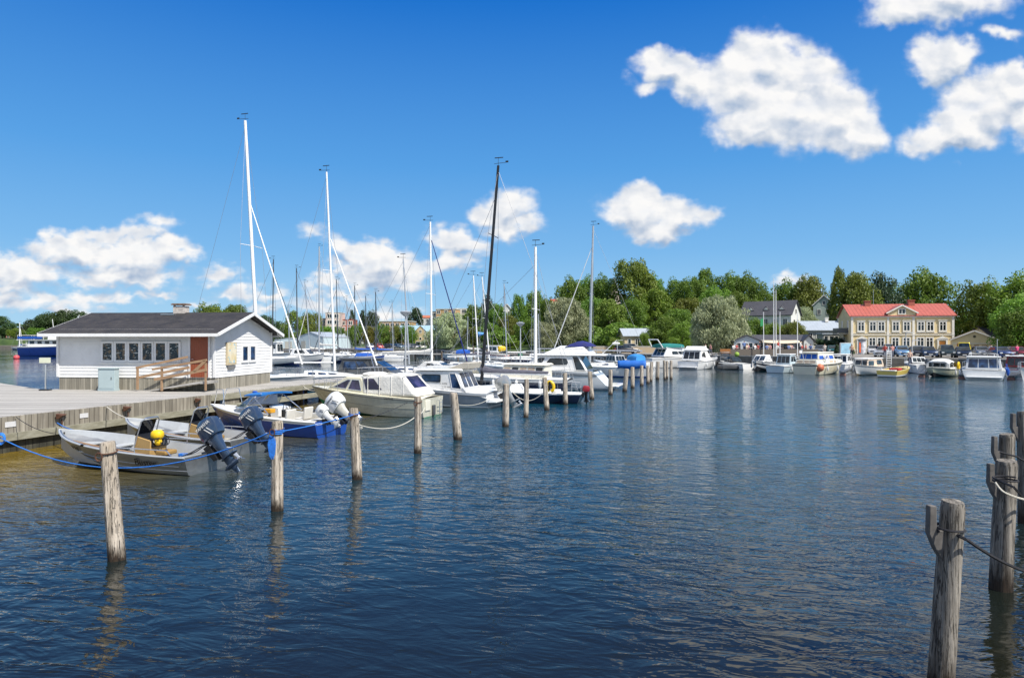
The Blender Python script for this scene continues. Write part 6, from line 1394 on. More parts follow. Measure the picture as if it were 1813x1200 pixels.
D_ = 240; house('red_roofed_house', 'house showing only a red roof above the pale willow', (X(977, D_), D_, 6), R(6), 3.0, 5, 10.8, 12.2, WHTW, stucco('red_tile', (.42, .09, .06)), ridge='x', ov=.3, wins=[(1.5, 9, .8, 1)], cat='house')
D_ = 214; house('pink_gable', 'steep pale pink gable rising from the trees beside the tallest crown', (X(1078, D_), D_, 8), R(0), 3.7, 8, 9.2, 12.8, PINKW, stucco('brownish_roof', (.25, .18, .15)), ridge='y', ov=.1, wins=[(1.85, 7.6, .6, 1)], cat='house')
D_ = 330; house('far_brick_building', 'distant brick building with white lower floor on the far left shore', (X(10, D_), D_, 1.4), R(-4), 9.5, 8, 8.4, 12, BRICKR, DKROOF, ridge='f', ov=.3, wins=bwin(9.5, 8.4, 5, 2, 1, 1.2, 4.2), cat='building'); 
D_ = 140; house('right_back_house', 'pale house roof just visible between the trees right of the yellow house', (X(1688, D_), D_, 1.6), R(-5), 4.5, 6, 6.0, 7.8, WHTW, GRROOF, ridge='x', ov=.3, wins=[(x, 4.6, .8, 1.1) for x in (1, 2.6, 4)])
# ---------------- cars ----------------
def car(label, px_, py_, D, head, col, kind='hatch', L=4.2, group='cars parked along the harbour', z=G, metal=.35):
    cm = paint('car_paint_'+'_'.join('%02d' % int(c*100) for c in col), col, .28, metal, var=.05, coat=.6)
    o = thing('parked_car', label, 'car', (X(px_, D), D, z), R(head), group); W = 1.72
    van = kind == 'van'; suv = kind == 'suv'; hr = 1.95 if van else (1.68 if suv else 1.44); zb = .30 if not suv else .36
    hood = .92 if not suv else 1.05
    pr = [(-L/2, .45), (-L/2+.05, .85), (-L/2+.2, hood+.03), (0, hood+.05), (L*.22, hood+.02), (L/2-.15, hood-.16), (L/2, .55)]
    rr = []
    for (x, zt) in pr:
        w = W/2*(.90 if abs(x) > L/2-.1 else 1); rr.append([(x, -w*.94, zb-.06), (x, -w, zb+.1), (x, -w, zt-.12), (x, -w*.90, zt), (x, w*.90, zt), (x, w, zt-.12), (x, w, zb+.1), (x, w*.94, zb-.06)])
    body = MB().rings(rr).build('body', cm, o, smooth=40)
    xr0 = -L/2+(.10 if kind != 'sedan' else .65); xf0 = L*.26 if not van else L*.40
    c = Cabin(o, cm, xr0, xf0, xr0+(.22 if kind != 'sedan' else .5), xf0-(.75 if not van else .35), hood, hr-hood, W/2*.92, W/2*.74, bevel=.06, name='cabin')
    c.sides(c.o, .08, .47, .12, .86, GLS, .02, 0); c.sides(c.o, .51, .93, .12, .86, GLS, 0, .03)
    pane(c.o, c.front, .05, .95, .08, .90, GLS, name='windscreen'); pane(c.o, c.rear, .08, .92, .15, .85, GLS, name='rear_window')
    for sx in (-1, 1):
        for sy in (-1, 1):
            cx, cy_ = sx*L*.31, sy*(W/2-.10); wh_ = MB().tube([(cx, cy_-.10, .31), (cx, cy_+.10, .31)], .31, 12).build('wheel', RUBBER, o)
            MB().tube([(cx, cy_+sy*.09, .31), (cx, cy_+sy*.115, .31)], .19, 10).build('rim', STEEL, wh_)
    for sy in (-1, 1):
        MB().box((L/2-.06, sy*.62, .66), (.12, .30, .14)).build('headlight', paint('lamp_glass', (.7, .72, .72), .1), o, bevel=.02); MB().box((-L/2+.06, sy*.70, .80), (.10, .18, .26)).build('tail_light', RED, o, bevel=.02)
        MB().box((xf0-.25, sy*(W/2+.06), hood+.08), (.10, .16, .11)).build('wing_mirror', cm, o, bevel=.02)
    MB().box((L/2, 0, .50), (.04, 1.1, .18)).build('grille', BLACK, o, bevel=.01); MB().box((L/2+.02, 0, .40), (.02, .46, .10)).build('number_plate', W2, o); MB().box((-L/2-.005, 0, .62), (.02, .46, .10)).build('number_plate', W2, o)
    return o
cars = [
 ('white hatchback parked close to the yellow facade near its left door', 1546, 112, -80, (.70, .70, .70), 'hatch'),
 ('silver-blue off-roader parked against the yellow facade', 1572, 110, -84, (.22, .28, .36), 'suv'),
 ('grey-green car parked by the middle of the yellow facade', 1599, 110, -88, (.20, .26, .24), 'hatch'),
 ('pale silver estate parked by the right half of the yellow facade', 1626, 108, -84, (.40, .46, .52), 'sedan'),
 ('silver saloon beside the ladder in the front row', 1566, 93, -100, (.46, .47, .48), 'sedan'),
 ('light blue hatchback in the front row', 1595, 93.5, -70, (.16, .30, .50), 'hatch'),
 ('charcoal car next to the light blue hatchback', 1621, 92.5, -80, (.05, .055, .065), 'hatch'),
 ('dark navy hatchback in the middle of the front row', 1643, 91, -78, (.03, .05, .10), 'hatch'),
 ('dark green-grey off-roader in the front row before the varnished door', 1676, 90, -82, (.04, .06, .06), 'suv'),
 ('bright yellow van parked before the yellow outbuilding', 1706, 98, -86, (.70, .55, .02), 'van'),
 ('very dark blue car in front of the yellow van', 1705, 88.5, -84, (.02, .03, .05), 'hatch'),
 ('grey saloon just right of the yellow van', 1736, 93, -75, (.22, .24, .27), 'sedan'),
 ('navy blue estate at the right end of the front row', 1770, 87.5, -70, (.015, .035, .12), 'sedan'),
 ('dull grey car by the street wall beside the cafe', 1452, 114, -85, (.18, .20, .22), 'hatch'),
 ('dark teal car by the street wall left of the blue poster stand', 1474, 112, -75, (.02, .12, .12), 'hatch'),
 ('burgundy car partly hidden behind masts at the right edge', 1800, 90, -80, (.20, .02, .03), 'hatch'),
 ('bright red car in the far middle car park', 671, 183, -60, (.55, .03, .02), 'hatch'),
 ('black saloon right of the red car in the far car park', 689, 182, -20, (.02, .02, .025), 'sedan'),
 ('slate blue car in the far car park under the lindens', 707, 182, -50, (.10, .16, .22), 'hatch'),
 ('silver car in the far car park before the stone storehouse', 724, 181, -40, (.42, .43, .44), 'sedan'),
 ('white box van in the far car park beside the stone storehouse', 745, 181, -60, (.70, .68, .62), 'van'),
 ('light grey car at the left end of the far car park', 655, 184, -70, (.34, .38, .42), 'hatch'),
 ('graphite car in the far car park between silver car and van', 734, 178, -75, (.08, .08, .09), 'hatch'),
 ('black off-roader parked under the yellow cottage', 1117, 124, 8, (.015, .02, .025), 'suv'),
 ('dark car on the shore below the yellow cottage', 1109, 114, 5, (.03, .03, .035), 'hatch'),
 ('white car on the far left shore near the picture edge', 6, 300, 0, (.7, .7, .7), 'hatch'),
 ('white van on the far left shore under the brick building', 52, 302, 0, (.7, .7, .7), 'van')]
for (lb, px_, D, hd, col, kd) in cars: car(lb, px_, 0, D, hd-(34 if px_ > 1400 else 0), col, kd)
# ---------------- street furniture ----------------
def pole_lamp(label, px_, D, top_y, z=G, mush=True):
    o = thing('street_lamp', label, 'lamp', (X(px_, D), D, z), 0, 'street lamps'); h = zat(top_y, D)-z
    MB().tube([(0, 0, 0), (0, 0, h)], [.07, .05], 7).build('pole', ALUP, o)
    if mush: mb = MB(); mb.tube([(0, 0, h-.25), (0, 0, h-.05), (0, 0, h+.08), (0, 0, h+.16)], [.12, .36, .42, .12], 12); mb.build('lamp_shade', ALUP, o)
    else: MB().bar((0, 0, h), (.9, 0, h+.1), .22, .09).build('lamp_head', ALUP, o)
    return o
pole_lamp('tall mushroom-shaded lamp on the pier before the linden row', 718, 51, 554, 1.14)
pole_lamp('mushroom-shaded lamp on the pier beside the willow', 921.5, 66, 573, 1.14)
pole_lamp('thin lamp post in front of the yellow house middle windows', 1604, 96, 590, mush=False)
pole_lamp('thin lamp post on the quay before the right of the yellow house', 1615, 90, 603, mush=False)
pole_lamp('short lamp post near the bush by the yellow cottage', 1093, 112, 603, mush=False)
for i, (px_, ty, D) in enumerate([(1352, 554, 96), (1370, 494, 97), (1374, 515, 97.5), (1381, 554, 96), (1412, 553, 94)]):
    o = thing('flagpole', ['white flagpole with a green flag left of the cafe awning', 'tallest thin white pole rising before the cafe', 'thin white pole close right of the tallest one', 'white flagpole before the middle of the cafe awning', 'white flagpole at the right end of the cafe'][i], 'flagpole', (X(px_, D), D, G), 0, 'flagpoles by the terrace cafe')
    h = zat(ty, D)-G; MB().tube([(0, 0, 0), (0, 0, h)], [.075, .04], 6).build('pole', SPARW, o); mb = MB(); mb.sup((0, 0, h+.05), (.07, .07, .07), 2, 8, 5); mb.build('knob', SPARW, o)
    if i == 0: mb = MB(); mb.hexa([(-.45, -.01, h-1.9), (-.03, -.01, h-1.8), (-.03, .01, h-1.8), (-.45, .01, h-1.9), (-.42, -.01, h-.9), (-.03, -.01, h-.7), (-.03, .01, h-.7), (-.42, .01, h-.9)]); mb.build('flag', paint('green_flag', (.03, .28, .10), .8), o)
ac = thing('advertising_column', 'poster column with orange and white posters by the left door', 'column', (X(1526, 112), 112, G)); MB().tube([(0, 0, 0), (0, 0, 2.2)], .55, 16).build('column_body', paint('poster_paper', (.55, .56, .60), .6, var=.5, sc=2.2), ac); MB().tube([(0, 0, 2.2), (0, 0, 2.28), (0, 0, 2.55)], [.68, .68, .1], 16).build('cap', DKGREY, ac); MB().box((-.42, -.36, 1.1), (.35, .1, 1.7)).build('poster', ORG, ac)
bs = thing('poster_stand', 'pale blue illuminated-type poster stand on the quay left of the yellow house', 'poster stand', (X(1497, 95), 95, G)); MB().box((0, 0, .95), (1.55, .25, 1.9)).build('frame', ALUP, bs, bevel=.02); MB().box((0, -.13, .98), (1.35, .02, 1.65)).build('poster', paint('pale_blue_poster', (.30, .52, .66), .5, var=.3, sc=1.5), bs)
ld = thing('quay_ladder', 'white metal ladder standing up from the quay edge behind the yellow speedboat', 'ladder', (X(1574, 82), 82, .2)); m_ = MB()
for s_ in (-.28, .28): m_.tube([(s_, 0, 0), (s_, 0, 2.3)], .04, 6)
for k in range(8): m_.tube([(-.28, 0, .15+k*.27), (.28, 0, .15+k*.27)], .03, 5)
m_.build('frame', W2, ld)
gbo = thing('green_float', 'lime green round float hanging on the quay wall below the cafe', 'float', (X(1301, 95.3), 94.4, zat(627, 95))); mb = MB(); mb.sup((0, 0, 0), (.34, .28, .34), 2, 12, 8); mb.build('float_body', paint('lime_plastic', (.25, .38, .05), .6), gbo); MB().tube([(0, 0, .4), (0, .2, .9)], .02, 5).build('rope', RBLK, gbo)
ob = thing('orange_bench', 'orange-brown wooden bench on the quay left of the cafe', 'bench', (X(1285, 99), 99, G)); MB().box((0, 0, .45), (1.5, .45, .08)).build('seat', TEAK, ob); MB().box((0, .22, .8), (1.5, .06, .4)).build('backrest', TEAK, ob)
for sx in (-.6, .6): MB().box((sx, 0, .21), (.08, .4, .42)).build('leg', DKGREY, ob)
for i, (px_, D) in enumerate([(1482, 99), (1507, 103)]):
    o = thing('clipped_shrub', ['small dark clipped shrub left of the blue poster stand', 'small cone-shaped shrub right of the blue poster stand'][i], 'shrub', (X(px_, D), D, G), 0); rnd = random.Random(i); mb = MB()
    for k in range(500):
        h = rnd.random(); r_ = .42*(1-h)+.05; a = rnd.uniform(0, 6.28); c = Vector((r_*math.cos(a), r_*math.sin(a), .25+h*1.3)); u = Vector((rnd.gauss(0, 1), rnd.gauss(0, 1), rnd.gauss(0, 1))).normalized()*.09; v = u.orthogonal()*1.0
        mb.sheet([c-u-v, c+u-v, c+u+v, c-u+v])
    mb.build('foliage', paint('dark_leaf', (.02, .05, .015), .7, var=.4), o, smooth=0, fix=False); MB().tube([(0, 0, 0), (0, 0, .5)], .05, 6).build('trunk', BROWNB, o)
# ---------------- trees ----------------
def leaf_mat(name, dark, light, trans=.25):
    m, n, b, out = new_mat(name)
    ge = n.node('ShaderNodeNewGeometry'); oi = n.node('ShaderNodeObjectInfo')
    f = n.noise(ge.outputs['Position'], .45, 5, .6)
    k = n.m('ADD', n.m('MULTIPLY', ge.outputs['Random Per Island'], .45), n.m('MULTIPLY', n.ramp(f, 0, 1, .3, .7), .55))
    c = n.mix(k, (*dark, 1), (*light, 1))
    hs = n.node('ShaderNodeHueSaturation'); n.link(c, hs.inputs['Color']); n.link(n.ramp(oi.outputs['Random'], .475, .515), hs.inputs['Hue']); n.link(n.ramp(oi.outputs['Random'], .8, 1.25), hs.inputs['Value'])
    n.link(hs.outputs[0], b.inputs['Base Color']); b.inputs['Roughness'].default_value = .55
    tr = n.node('ShaderNodeBsdfTranslucent'); n.link(hs.outputs[0], tr.inputs[0])
    ms = n.node('ShaderNodeMixShader'); ms.inputs[0].default_value = trans; n.link(b.outputs[0], ms.inputs[1]); n.link(tr.outputs[0], ms.inputs[2]); n.link(ms.outputs[0], out.inputs[0])
    return m
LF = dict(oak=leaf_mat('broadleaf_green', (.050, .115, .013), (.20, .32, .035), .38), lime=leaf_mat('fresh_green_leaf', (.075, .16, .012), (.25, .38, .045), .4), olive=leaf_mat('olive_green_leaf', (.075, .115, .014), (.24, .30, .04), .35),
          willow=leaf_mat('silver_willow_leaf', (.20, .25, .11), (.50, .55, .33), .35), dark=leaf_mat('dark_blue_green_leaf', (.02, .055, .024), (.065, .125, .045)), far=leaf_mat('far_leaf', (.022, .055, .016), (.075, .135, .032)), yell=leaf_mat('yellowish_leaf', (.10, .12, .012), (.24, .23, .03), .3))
BARK = wood('bark', (.10, .08, .06, 1), (.03, .025, .02, 1), sc=8, bump=.03)
def crown(seed, n, leaf, shape, droop=0, nl=15, lobe=.24, gap=0):
    """unit tree: width 1, height 1. leaf clumps on puffs that sit on lobes of the crown's envelope"""
    rnd = random.Random(seed); mb = MB(); puffs = []
    z0, zc, pw = shape          # bottom of the crown, widest level, exponent
    def env(z):
        if z < zc: k = (z-z0)/(zc-z0); return .5*max(0, 1-(1-k)**2)**.6*.98+.02
        k = (z-zc)/(1-zc); return .5*max(0, 1-k**pw)**.62
    for i in range(nl):
        z = z0+(1-z0)*((i+.5)/nl)**.9*.94+rnd.uniform(-.02, .02); a = i*2.39996+rnd.uniform(-.5, .5); e = env(min(.97, z)); lr = lobe*rnd.uniform(.65, 1.15)
        lr = min(lr, max(.10, e*.75)); rr = max(0, e-lr*.75)*rnd.uniform(.75, 1.08); c = Vector((math.cos(a)*rr, math.sin(a)*rr, min(z, 1-lr*.72)))
        for k in range(9):
            d = Vector((rnd.gauss(0, 1), rnd.gauss(0, 1), rnd.gauss(.25, 1)*.8)).normalized(); pr = lr*rnd.uniform(.32, .58); puffs.append((c+d*lr*.72, pr))
        puffs.append((c, lr*.7))
    wts = [p[1]**2 for p in puffs]; tot = sum(wts); vs = []; fs = []
    for (c, r) in puffs:
        for _ in range(int(n*r*r/tot)+1):
            d = Vector((rnd.gauss(0, 1), rnd.gauss(0, 1), rnd.gauss(.15, 1))).normalized(); p = c+d*r*rnd.uniform(.72, 1.12)
            if p.z < z0*.7: continue
            q = (d*1.1+Vector((rnd.gauss(0, 1), rnd.gauss(0, 1), rnd.gauss(.5, 1)))*.75).normalized()
            s = leaf*rnd.uniform(.55, 1.25); u = q.orthogonal().normalized(); u = (Matrix.Rotation(rnd.uniform(0, 6.28), 3, q) @ u)*s; v = q.cross(u)*rnd.uniform(.5, .9)
            if droop: u = Vector((rnd.gauss(0, .45), rnd.gauss(0, .45), -1))*s*1.25; v = q.cross(u).normalized()*s*.5
            b = len(vs); w_ = q*s*.25; vs += [p-u-v*.4, p-v, p+u-w_, p+v]; fs.append((b, b+1, b+2, b+3))
    mb.add(vs, fs); return mb
SH = dict(round=(.16, .52, 2.2), tall=(.12, .45, 1.8), dome=(.06, .38, 2.0), bush=(.0, .35, 2.2), cone=(.08, .22, 1.1))
CM = {}
def crown_mesh(kind, leafk, var):
    key = (kind, leafk, var)
    if key not in CM:
        sd = hash_((kind+leafk))+var*17
        n, lf, nl, lo = {'round': (12500, .0195, 17, .23), 'tall': (10500, .021, 20, .17), 'dome': (14000, .0180, 21, .21), 'bush': (3500, .034, 9, .27), 'cone': (5000, .024, 24, .13)}[kind]
        if leafk == 'willow': n = int(n*1.25)
        CM[key] = crown(sd, n, lf, SH[kind], droop=leafk == 'willow', nl=nl, lobe=lo).mesh('crown', LF[leafk], smooth=0)
    return CM[key]
def hash_(s): return sum((i+1)*ord(c) for i, c in enumerate(s)) % 997
TRM = {}
def trunk_mesh(kind):
    if kind not in TRM:
        rnd = random.Random(5+hash_(kind)); mb = MB()
        mb.tube([(0, 0, -.03), (.003, 0, .05), (.0, .005, .2), (.01, 0, .45), (0, 0, .8)], [.035, .026, .020, .012, .003], 8)
        for i in range(9):
            a = i*2.4; z = .16+.055*i; l = .34-.02*i; mb.tube([(0, 0, z), (math.cos(a)*l*.5, math.sin(a)*l*.5, z+.10), (math.cos(a)*l, math.sin(a)*l, z+.17)], [.011, .007, .002], 5)
        TRM[kind] = mb.mesh('trunk', BARK)
    return TRM[kind]
def tree(label, px_, D, top, wpx, kind='round', leafk='oak', base=None, cat='tree', name=None, group='trees round the harbour', z=None):
    """px_, top and wpx: where the crown stands in the photo; D: distance"""
    x = X(px_, D); zb = land_h(x, D)-.1 if z is None else z
    if base is not None: zb = zat(base, D)
    H_ = zat(top, D)-zb; w = wpx/F*D*1.12; rnd = random.Random(int(px_*7+D))
    nm = name or {'willow': 'willow_tree', 'far': 'tree'}.get(leafk, 'bush' if kind == 'bush' else 'tree')
    o = thing(nm, label, cat, (x, D, zb), rnd.uniform(0, 6.28), group)
    c = bpy.data.objects.new('crown', crown_mesh(kind, leafk, rnd.randint(0, 1))); COL.objects.link(c); c.parent = o; c.scale = (w, w, H_)
    t = bpy.data.objects.new('trunk', trunk_mesh(kind)); COL.objects.link(t); t.parent = o; t.scale = (max(w, 2)*.9, max(w, 2)*.9, H_)
    return o
T = [
 # far left shore
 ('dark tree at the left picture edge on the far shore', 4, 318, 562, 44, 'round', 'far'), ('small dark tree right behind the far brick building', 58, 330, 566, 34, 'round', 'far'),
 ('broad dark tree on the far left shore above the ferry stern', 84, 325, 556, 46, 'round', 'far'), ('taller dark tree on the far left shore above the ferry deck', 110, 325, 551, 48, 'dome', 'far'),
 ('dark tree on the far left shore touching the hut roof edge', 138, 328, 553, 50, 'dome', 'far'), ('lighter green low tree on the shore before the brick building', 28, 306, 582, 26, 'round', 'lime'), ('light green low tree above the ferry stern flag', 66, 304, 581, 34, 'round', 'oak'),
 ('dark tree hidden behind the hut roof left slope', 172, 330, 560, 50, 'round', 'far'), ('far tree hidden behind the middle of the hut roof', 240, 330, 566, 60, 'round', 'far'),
 ('bright green treetop showing over the hut ridge', 372, 215, 542, 56, 'round', 'lime'), ('dark treetop over the hut ridge beside the bright green one', 415, 222, 540, 60, 'dome', 'oak'),
 ('dark tree between the hut gable and the first forestay', 474, 225, 562, 44, 'round', 'far'), ('low dark tree right behind the low grey shed', 498, 218, 572, 30, 'round', 'far'),
 # middle left
 ('olive-brown tree left of the pale shed', 519, 202, 553, 40, 'tall', 'olive'), ('yellow-green tree behind the pale shed', 548, 214, 556, 42, 'round', 'olive'),
 ('low round tree between the pale shed and the tower block', 577, 208, 579, 30, 'round', 'lime'), ('first round linden of the car park row', 601, 200, 581, 32, 'round', 'oak'), ('second round linden of the car park row', 629, 199, 577, 32, 'round', 'oak'),
 ('yellow-tinged third linden of the car park row', 654, 199, 579, 30, 'round', 'yell'), ('fourth linden of the car park row, dark green', 678, 198, 576, 32, 'round', 'oak'), ('yellowish fifth linden of the car park row', 700, 198, 579, 28, 'round', 'olive'), ('last linden of the car park row, beside the stone storehouse', 722, 197, 578, 34, 'round', 'oak'),
 ('dark conifer behind the office block, left of the pair', 623, 275, 549, 18, 'cone', 'dark'), ('dark conifer behind the office block, right of the pair', 642, 275, 549, 20, 'cone', 'dark'), ('dark round tree behind the office block roof', 658, 272, 553, 26, 'round', 'far'),
 ('dark tree beside the tall silver mast above the long storehouse', 735, 275, 546, 30, 'tall', 'dark'),
 # middle
 ('left pale willow leaning over the far car park', 798, 158, 556, 66, 'dome', 'willow'), ('small pale willow left of the tan apartment house', 768, 165, 585, 40, 'dome', 'willow'),
 ('olive tree between the left willow and the black mast', 838, 172, 540, 44, 'tall', 'oak'), ('dark treetop behind the black mast', 864, 205, 529, 30, 'round', 'dark'), ('tall tree right of the black mast', 880, 168, 541, 46, 'tall', 'oak'),
 ('narrow tall tree beside the balcony house', 918, 172, 525, 32, 'tall', 'oak'), ('tree before the balcony house, standing lower', 902, 160, 560, 44, 'round', 'olive'), ('dark tree behind the thick white mast', 948, 178, 516, 44, 'tall', 'oak'), ('tree filling the gap below the red roof', 968, 170, 530, 34, 'round', 'oak'),
 ('green bush on the shore right of the yellow float boat', 905, 140, 604, 44, 'bush', 'lime'), ('dark undergrowth tree left of the middle willow', 938, 146, 566, 50, 'round', 'oak'), ('low dark tree behind the pier lamp', 870, 150, 575, 50, 'round', 'oak'), ('low tree right of the left willow', 838, 156, 580, 34, 'round', 'olive'),
 ('big pale middle willow behind the thick white mast', 1000, 138, 532, 82, 'dome', 'willow'), ('smaller pale willow at the left foot of the big middle one', 962, 134, 572, 44, 'dome', 'willow'),
 # hill
 ('dark hill tree behind the big middle willow', 1012, 176, 497, 50, 'round', 'oak'), ('hill tree crossed by the alloy mast top', 1042, 180, 495, 48, 'round', 'oak'), ('hill tree just left of the pink gable', 1070, 178, 493, 44, 'round', 'oak'), ('dark tree below the alloy mast, mid slope', 1052, 158, 530, 60, 'round', 'oak'),
 ('tallest dome-shaped tree on the hill', 1124, 172, 464, 72, 'round', 'olive'), ('right shoulder tree of the tallest dome', 1156, 176, 494, 46, 'round', 'oak'), ('dark treetop dipping right of the tallest dome', 1174, 190, 512, 34, 'round', 'dark'),
 ('bright hillside tree below the tallest dome', 1160, 156, 512, 62, 'tall', 'lime'), ('mid-green hillside tree left of the bright one', 1118, 152, 532, 56, 'round', 'oak'), ('yellow-green tree behind the yellow cottage', 1078, 146, 532, 62, 'tall', 'olive'), ('small tree at the right wall of the yellow cottage', 1142, 126, 590, 22, 'round', 'lime'),
 ('round dark bush left of the yellow cottage', 1089, 121, 600, 30, 'bush', 'lime'), ('low olive bush right of the yellow cottage', 1162, 130, 596, 30, 'bush', 'olive'), ('dark tree standing right of the yellow cottage', 1176, 128, 560, 60, 'dome', 'oak'), ('bright green low tree left of the big right willow', 1208, 122, 572, 50, 'dome', 'lime'),
 ('hill tree left of the highest right clump', 1200, 184, 497, 50, 'round', 'oak'), ('highest clump of the right hill, a pointed tree', 1247, 186, 479, 44, 'tall', 'oak'), ('hill tree right of the pointed one', 1228, 178, 496, 44, 'round', 'oak'), ('wide hill tree above the big right willow', 1290, 184, 488, 52, 'round', 'oak'), ('hill tree sloping down towards the slate roof', 1322, 182, 490, 52, 'round', 'oak'), ('last low tree of the hill above the slate roof', 1350, 188, 514, 42, 'round', 'oak'),
 ('yellowish tree in front of the hill clump', 1214, 158, 530, 54, 'round', 'olive'), ('fresh green tree between hill and big right willow', 1262, 160, 512, 56, 'round', 'lime'), ('dark tree behind the right side of the big right willow', 1310, 158, 522, 60, 'round', 'oak'), ('shaded tree behind the left side of the big right willow', 1200, 140, 548, 60, 'dome', 'oak'),
 ('largest pale willow, left of the terrace cafe', 1276, 112, 528, 92, 'dome', 'willow'), ('grey-green half of the willow pair left of the cafe', 1248, 114, 552, 50, 'dome', 'willow'),
 ('small tree in front of the white house left part', 1336, 128, 566, 44, 'round', 'oak'), ('small tree in front of the white house middle', 1366, 130, 574, 40, 'round', 'lime'), ('green tree between the white house and the grey villa', 1402, 127, 572, 50, 'round', 'olive'), ('hedge tree below the grey villa, over the wall', 1452, 123, 600, 60, 'bush', 'dark'), ('second hedge bush left of the yellow house', 1480, 124, 598, 44, 'bush', 'dark'),
 # right
 ('tree behind the gable of the white house', 1393, 190, 503, 58, 'round', 'oak'), ('tree with pale tips right of the white house', 1434, 186, 497, 66, 'round', 'olive'), ('tall narrow birch behind the grey villa', 1485, 160, 478, 34, 'tall', 'olive'), ('wide tree rising behind the left end of the red roof', 1518, 156, 487, 72, 'round', 'olive'),
 ('blue-green dark tree behind the first red chimney', 1564, 162, 493, 64, 'round', 'dark'), ('broad crown behind the second red chimney', 1640, 165, 486, 94, 'round', 'oak'), ('low shrubby tree between the yellow house and outbuilding', 1702, 124, 563, 46, 'round', 'oak'),
 ('low pale tree behind the grey villa roof', 1424, 158, 548, 40, 'round', 'willow'),
 ('left part of the big tree mass at the right edge', 1738, 118, 503, 84, 'round', 'oak'), ('bright green tree at the right edge, nearest of the mass', 1806, 101, 528, 92, 'dome', 'lime'), ('tall tree at the right edge reaching highest', 1808, 112, 490, 96, 'round', 'lime'), ('dark lower tree at the right edge over the white walls', 1806, 99, 552, 70, 'round', 'oak'), ('tree just outside the right edge leaning in', 1862, 104, 500, 100, 'round', 'oak'), ('low bright tree over the yellow outbuilding', 1738, 126, 545, 60, 'round', 'lime')]
for (lb, px_, D, top, w_, kd, lf) in T: tree(lb, px_, D, top, w_, kd, lf)
# distant wood closing the horizon
def wood_mass(name, pts, h, seed, leafk='far', lf=1.0, per=170):
    rnd = random.Random(seed); vs = []; fs = []
    for i in range(len(pts)-1):
        a, b_ = Vector((*pts[i], 0)), Vector((*pts[i+1], 0)); L = (b_-a).length; n = int(L/3.2)
        for k in range(n):
            c = a.lerp(b_, (k+rnd.random())/n)+Vector((0, rnd.uniform(-6, 6), 0)); hh = h*rnd.uniform(.6, 1.15); r = rnd.uniform(2.6, 4.5)
            for _ in range(per):
                d = Vector((rnd.gauss(0, 1), rnd.gauss(0, 1), rnd.gauss(.2, 1))).normalized(); p = c+Vector((d.x*r, d.y*r, hh*.55+d.z*hh*.45+1.5)); q = (d+Vector((rnd.gauss(0, .7), rnd.gauss(0, .7), rnd.gauss(.3, .7)))).normalized(); u = q.orthogonal().normalized()*rnd.uniform(.45, .9)*lf; v = q.cross(u); b0 = len(vs); vs += [p-u-v, p+u-v, p+u+v, p-u+v]; fs.append((b0, b0+1, b0+2, b0+3))
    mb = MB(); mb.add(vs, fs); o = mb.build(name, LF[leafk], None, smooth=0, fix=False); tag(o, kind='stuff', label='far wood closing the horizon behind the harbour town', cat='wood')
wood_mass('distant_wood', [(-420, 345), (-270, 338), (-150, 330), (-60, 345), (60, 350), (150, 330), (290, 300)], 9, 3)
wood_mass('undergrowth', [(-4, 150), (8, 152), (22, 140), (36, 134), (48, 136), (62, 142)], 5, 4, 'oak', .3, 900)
# ---------------- people ----------------
def person(label, loc, rz, top, legs, pose='stand', hair=(.06, .035, .02), h=1.74, group='people on the quay and terrace'):
    """one continuous skinned body with clothing colours by height; hair is a child"""
    me = bpy.data.meshes.new('person'); sit = pose == 'sit'; walk = pose == 'walk'
    hz = .48 if sit else .92; K = []; E = []; Rr = []
    def v(x, y, z, r, p=None):
        K.append((x, y, z)); Rr.append(r)
        if p is not None: E.append((p, len(K)-1))
        return len(K)-1
    pel = v(0, 0, hz, .14); w_ = v(0, .0, hz+.18, .125, pel); ch_ = v(0, 0, hz+.40, .145, w_); nk = v(0, 0, hz+.56, .055, ch_); hd = v(0, .02, hz+.66, .085, nk); tp = v(0, .01, hz+.78, .075, hd)
    for s in (-1, 1):
        sh = v(s*.18, 0, hz+.49, .062, ch_); el = v(s*.24, .04 if not sit else .10, hz+.24, .045, sh); wr = v(s*.20, .14 if not sit else .32, hz+.06 if not sit else hz+.16, .032, el); v(s*.19, .19 if not sit else .39, hz+.0 if not sit else hz+.17, .034, wr)
        hp = v(s*.10, 0, hz-.03, .092, pel)
        if sit: kn = v(s*.11, .42, hz, .065, hp); an = v(s*.11, .44, .09, .042, kn)
        else:
            st = s*.22 if walk else 0; kn = v(s*.11, .04+st*.5, .50, .062, hp); an = v(s*.11, st, .09, .042, kn)
        v(s*.11, K[an][1]+.15, .045, .038, an)
    me.from_pydata(K, E, []); sv = me.skin_vertices.new() if hasattr(me.skin_vertices, 'new') else None
    return me, Rr, hz
def person_body(me, Rr, mats, hz):
    """grow the skin once with bmesh rings: limbs are tapered tubes fused at the joints"""
    pass
PMES = {}
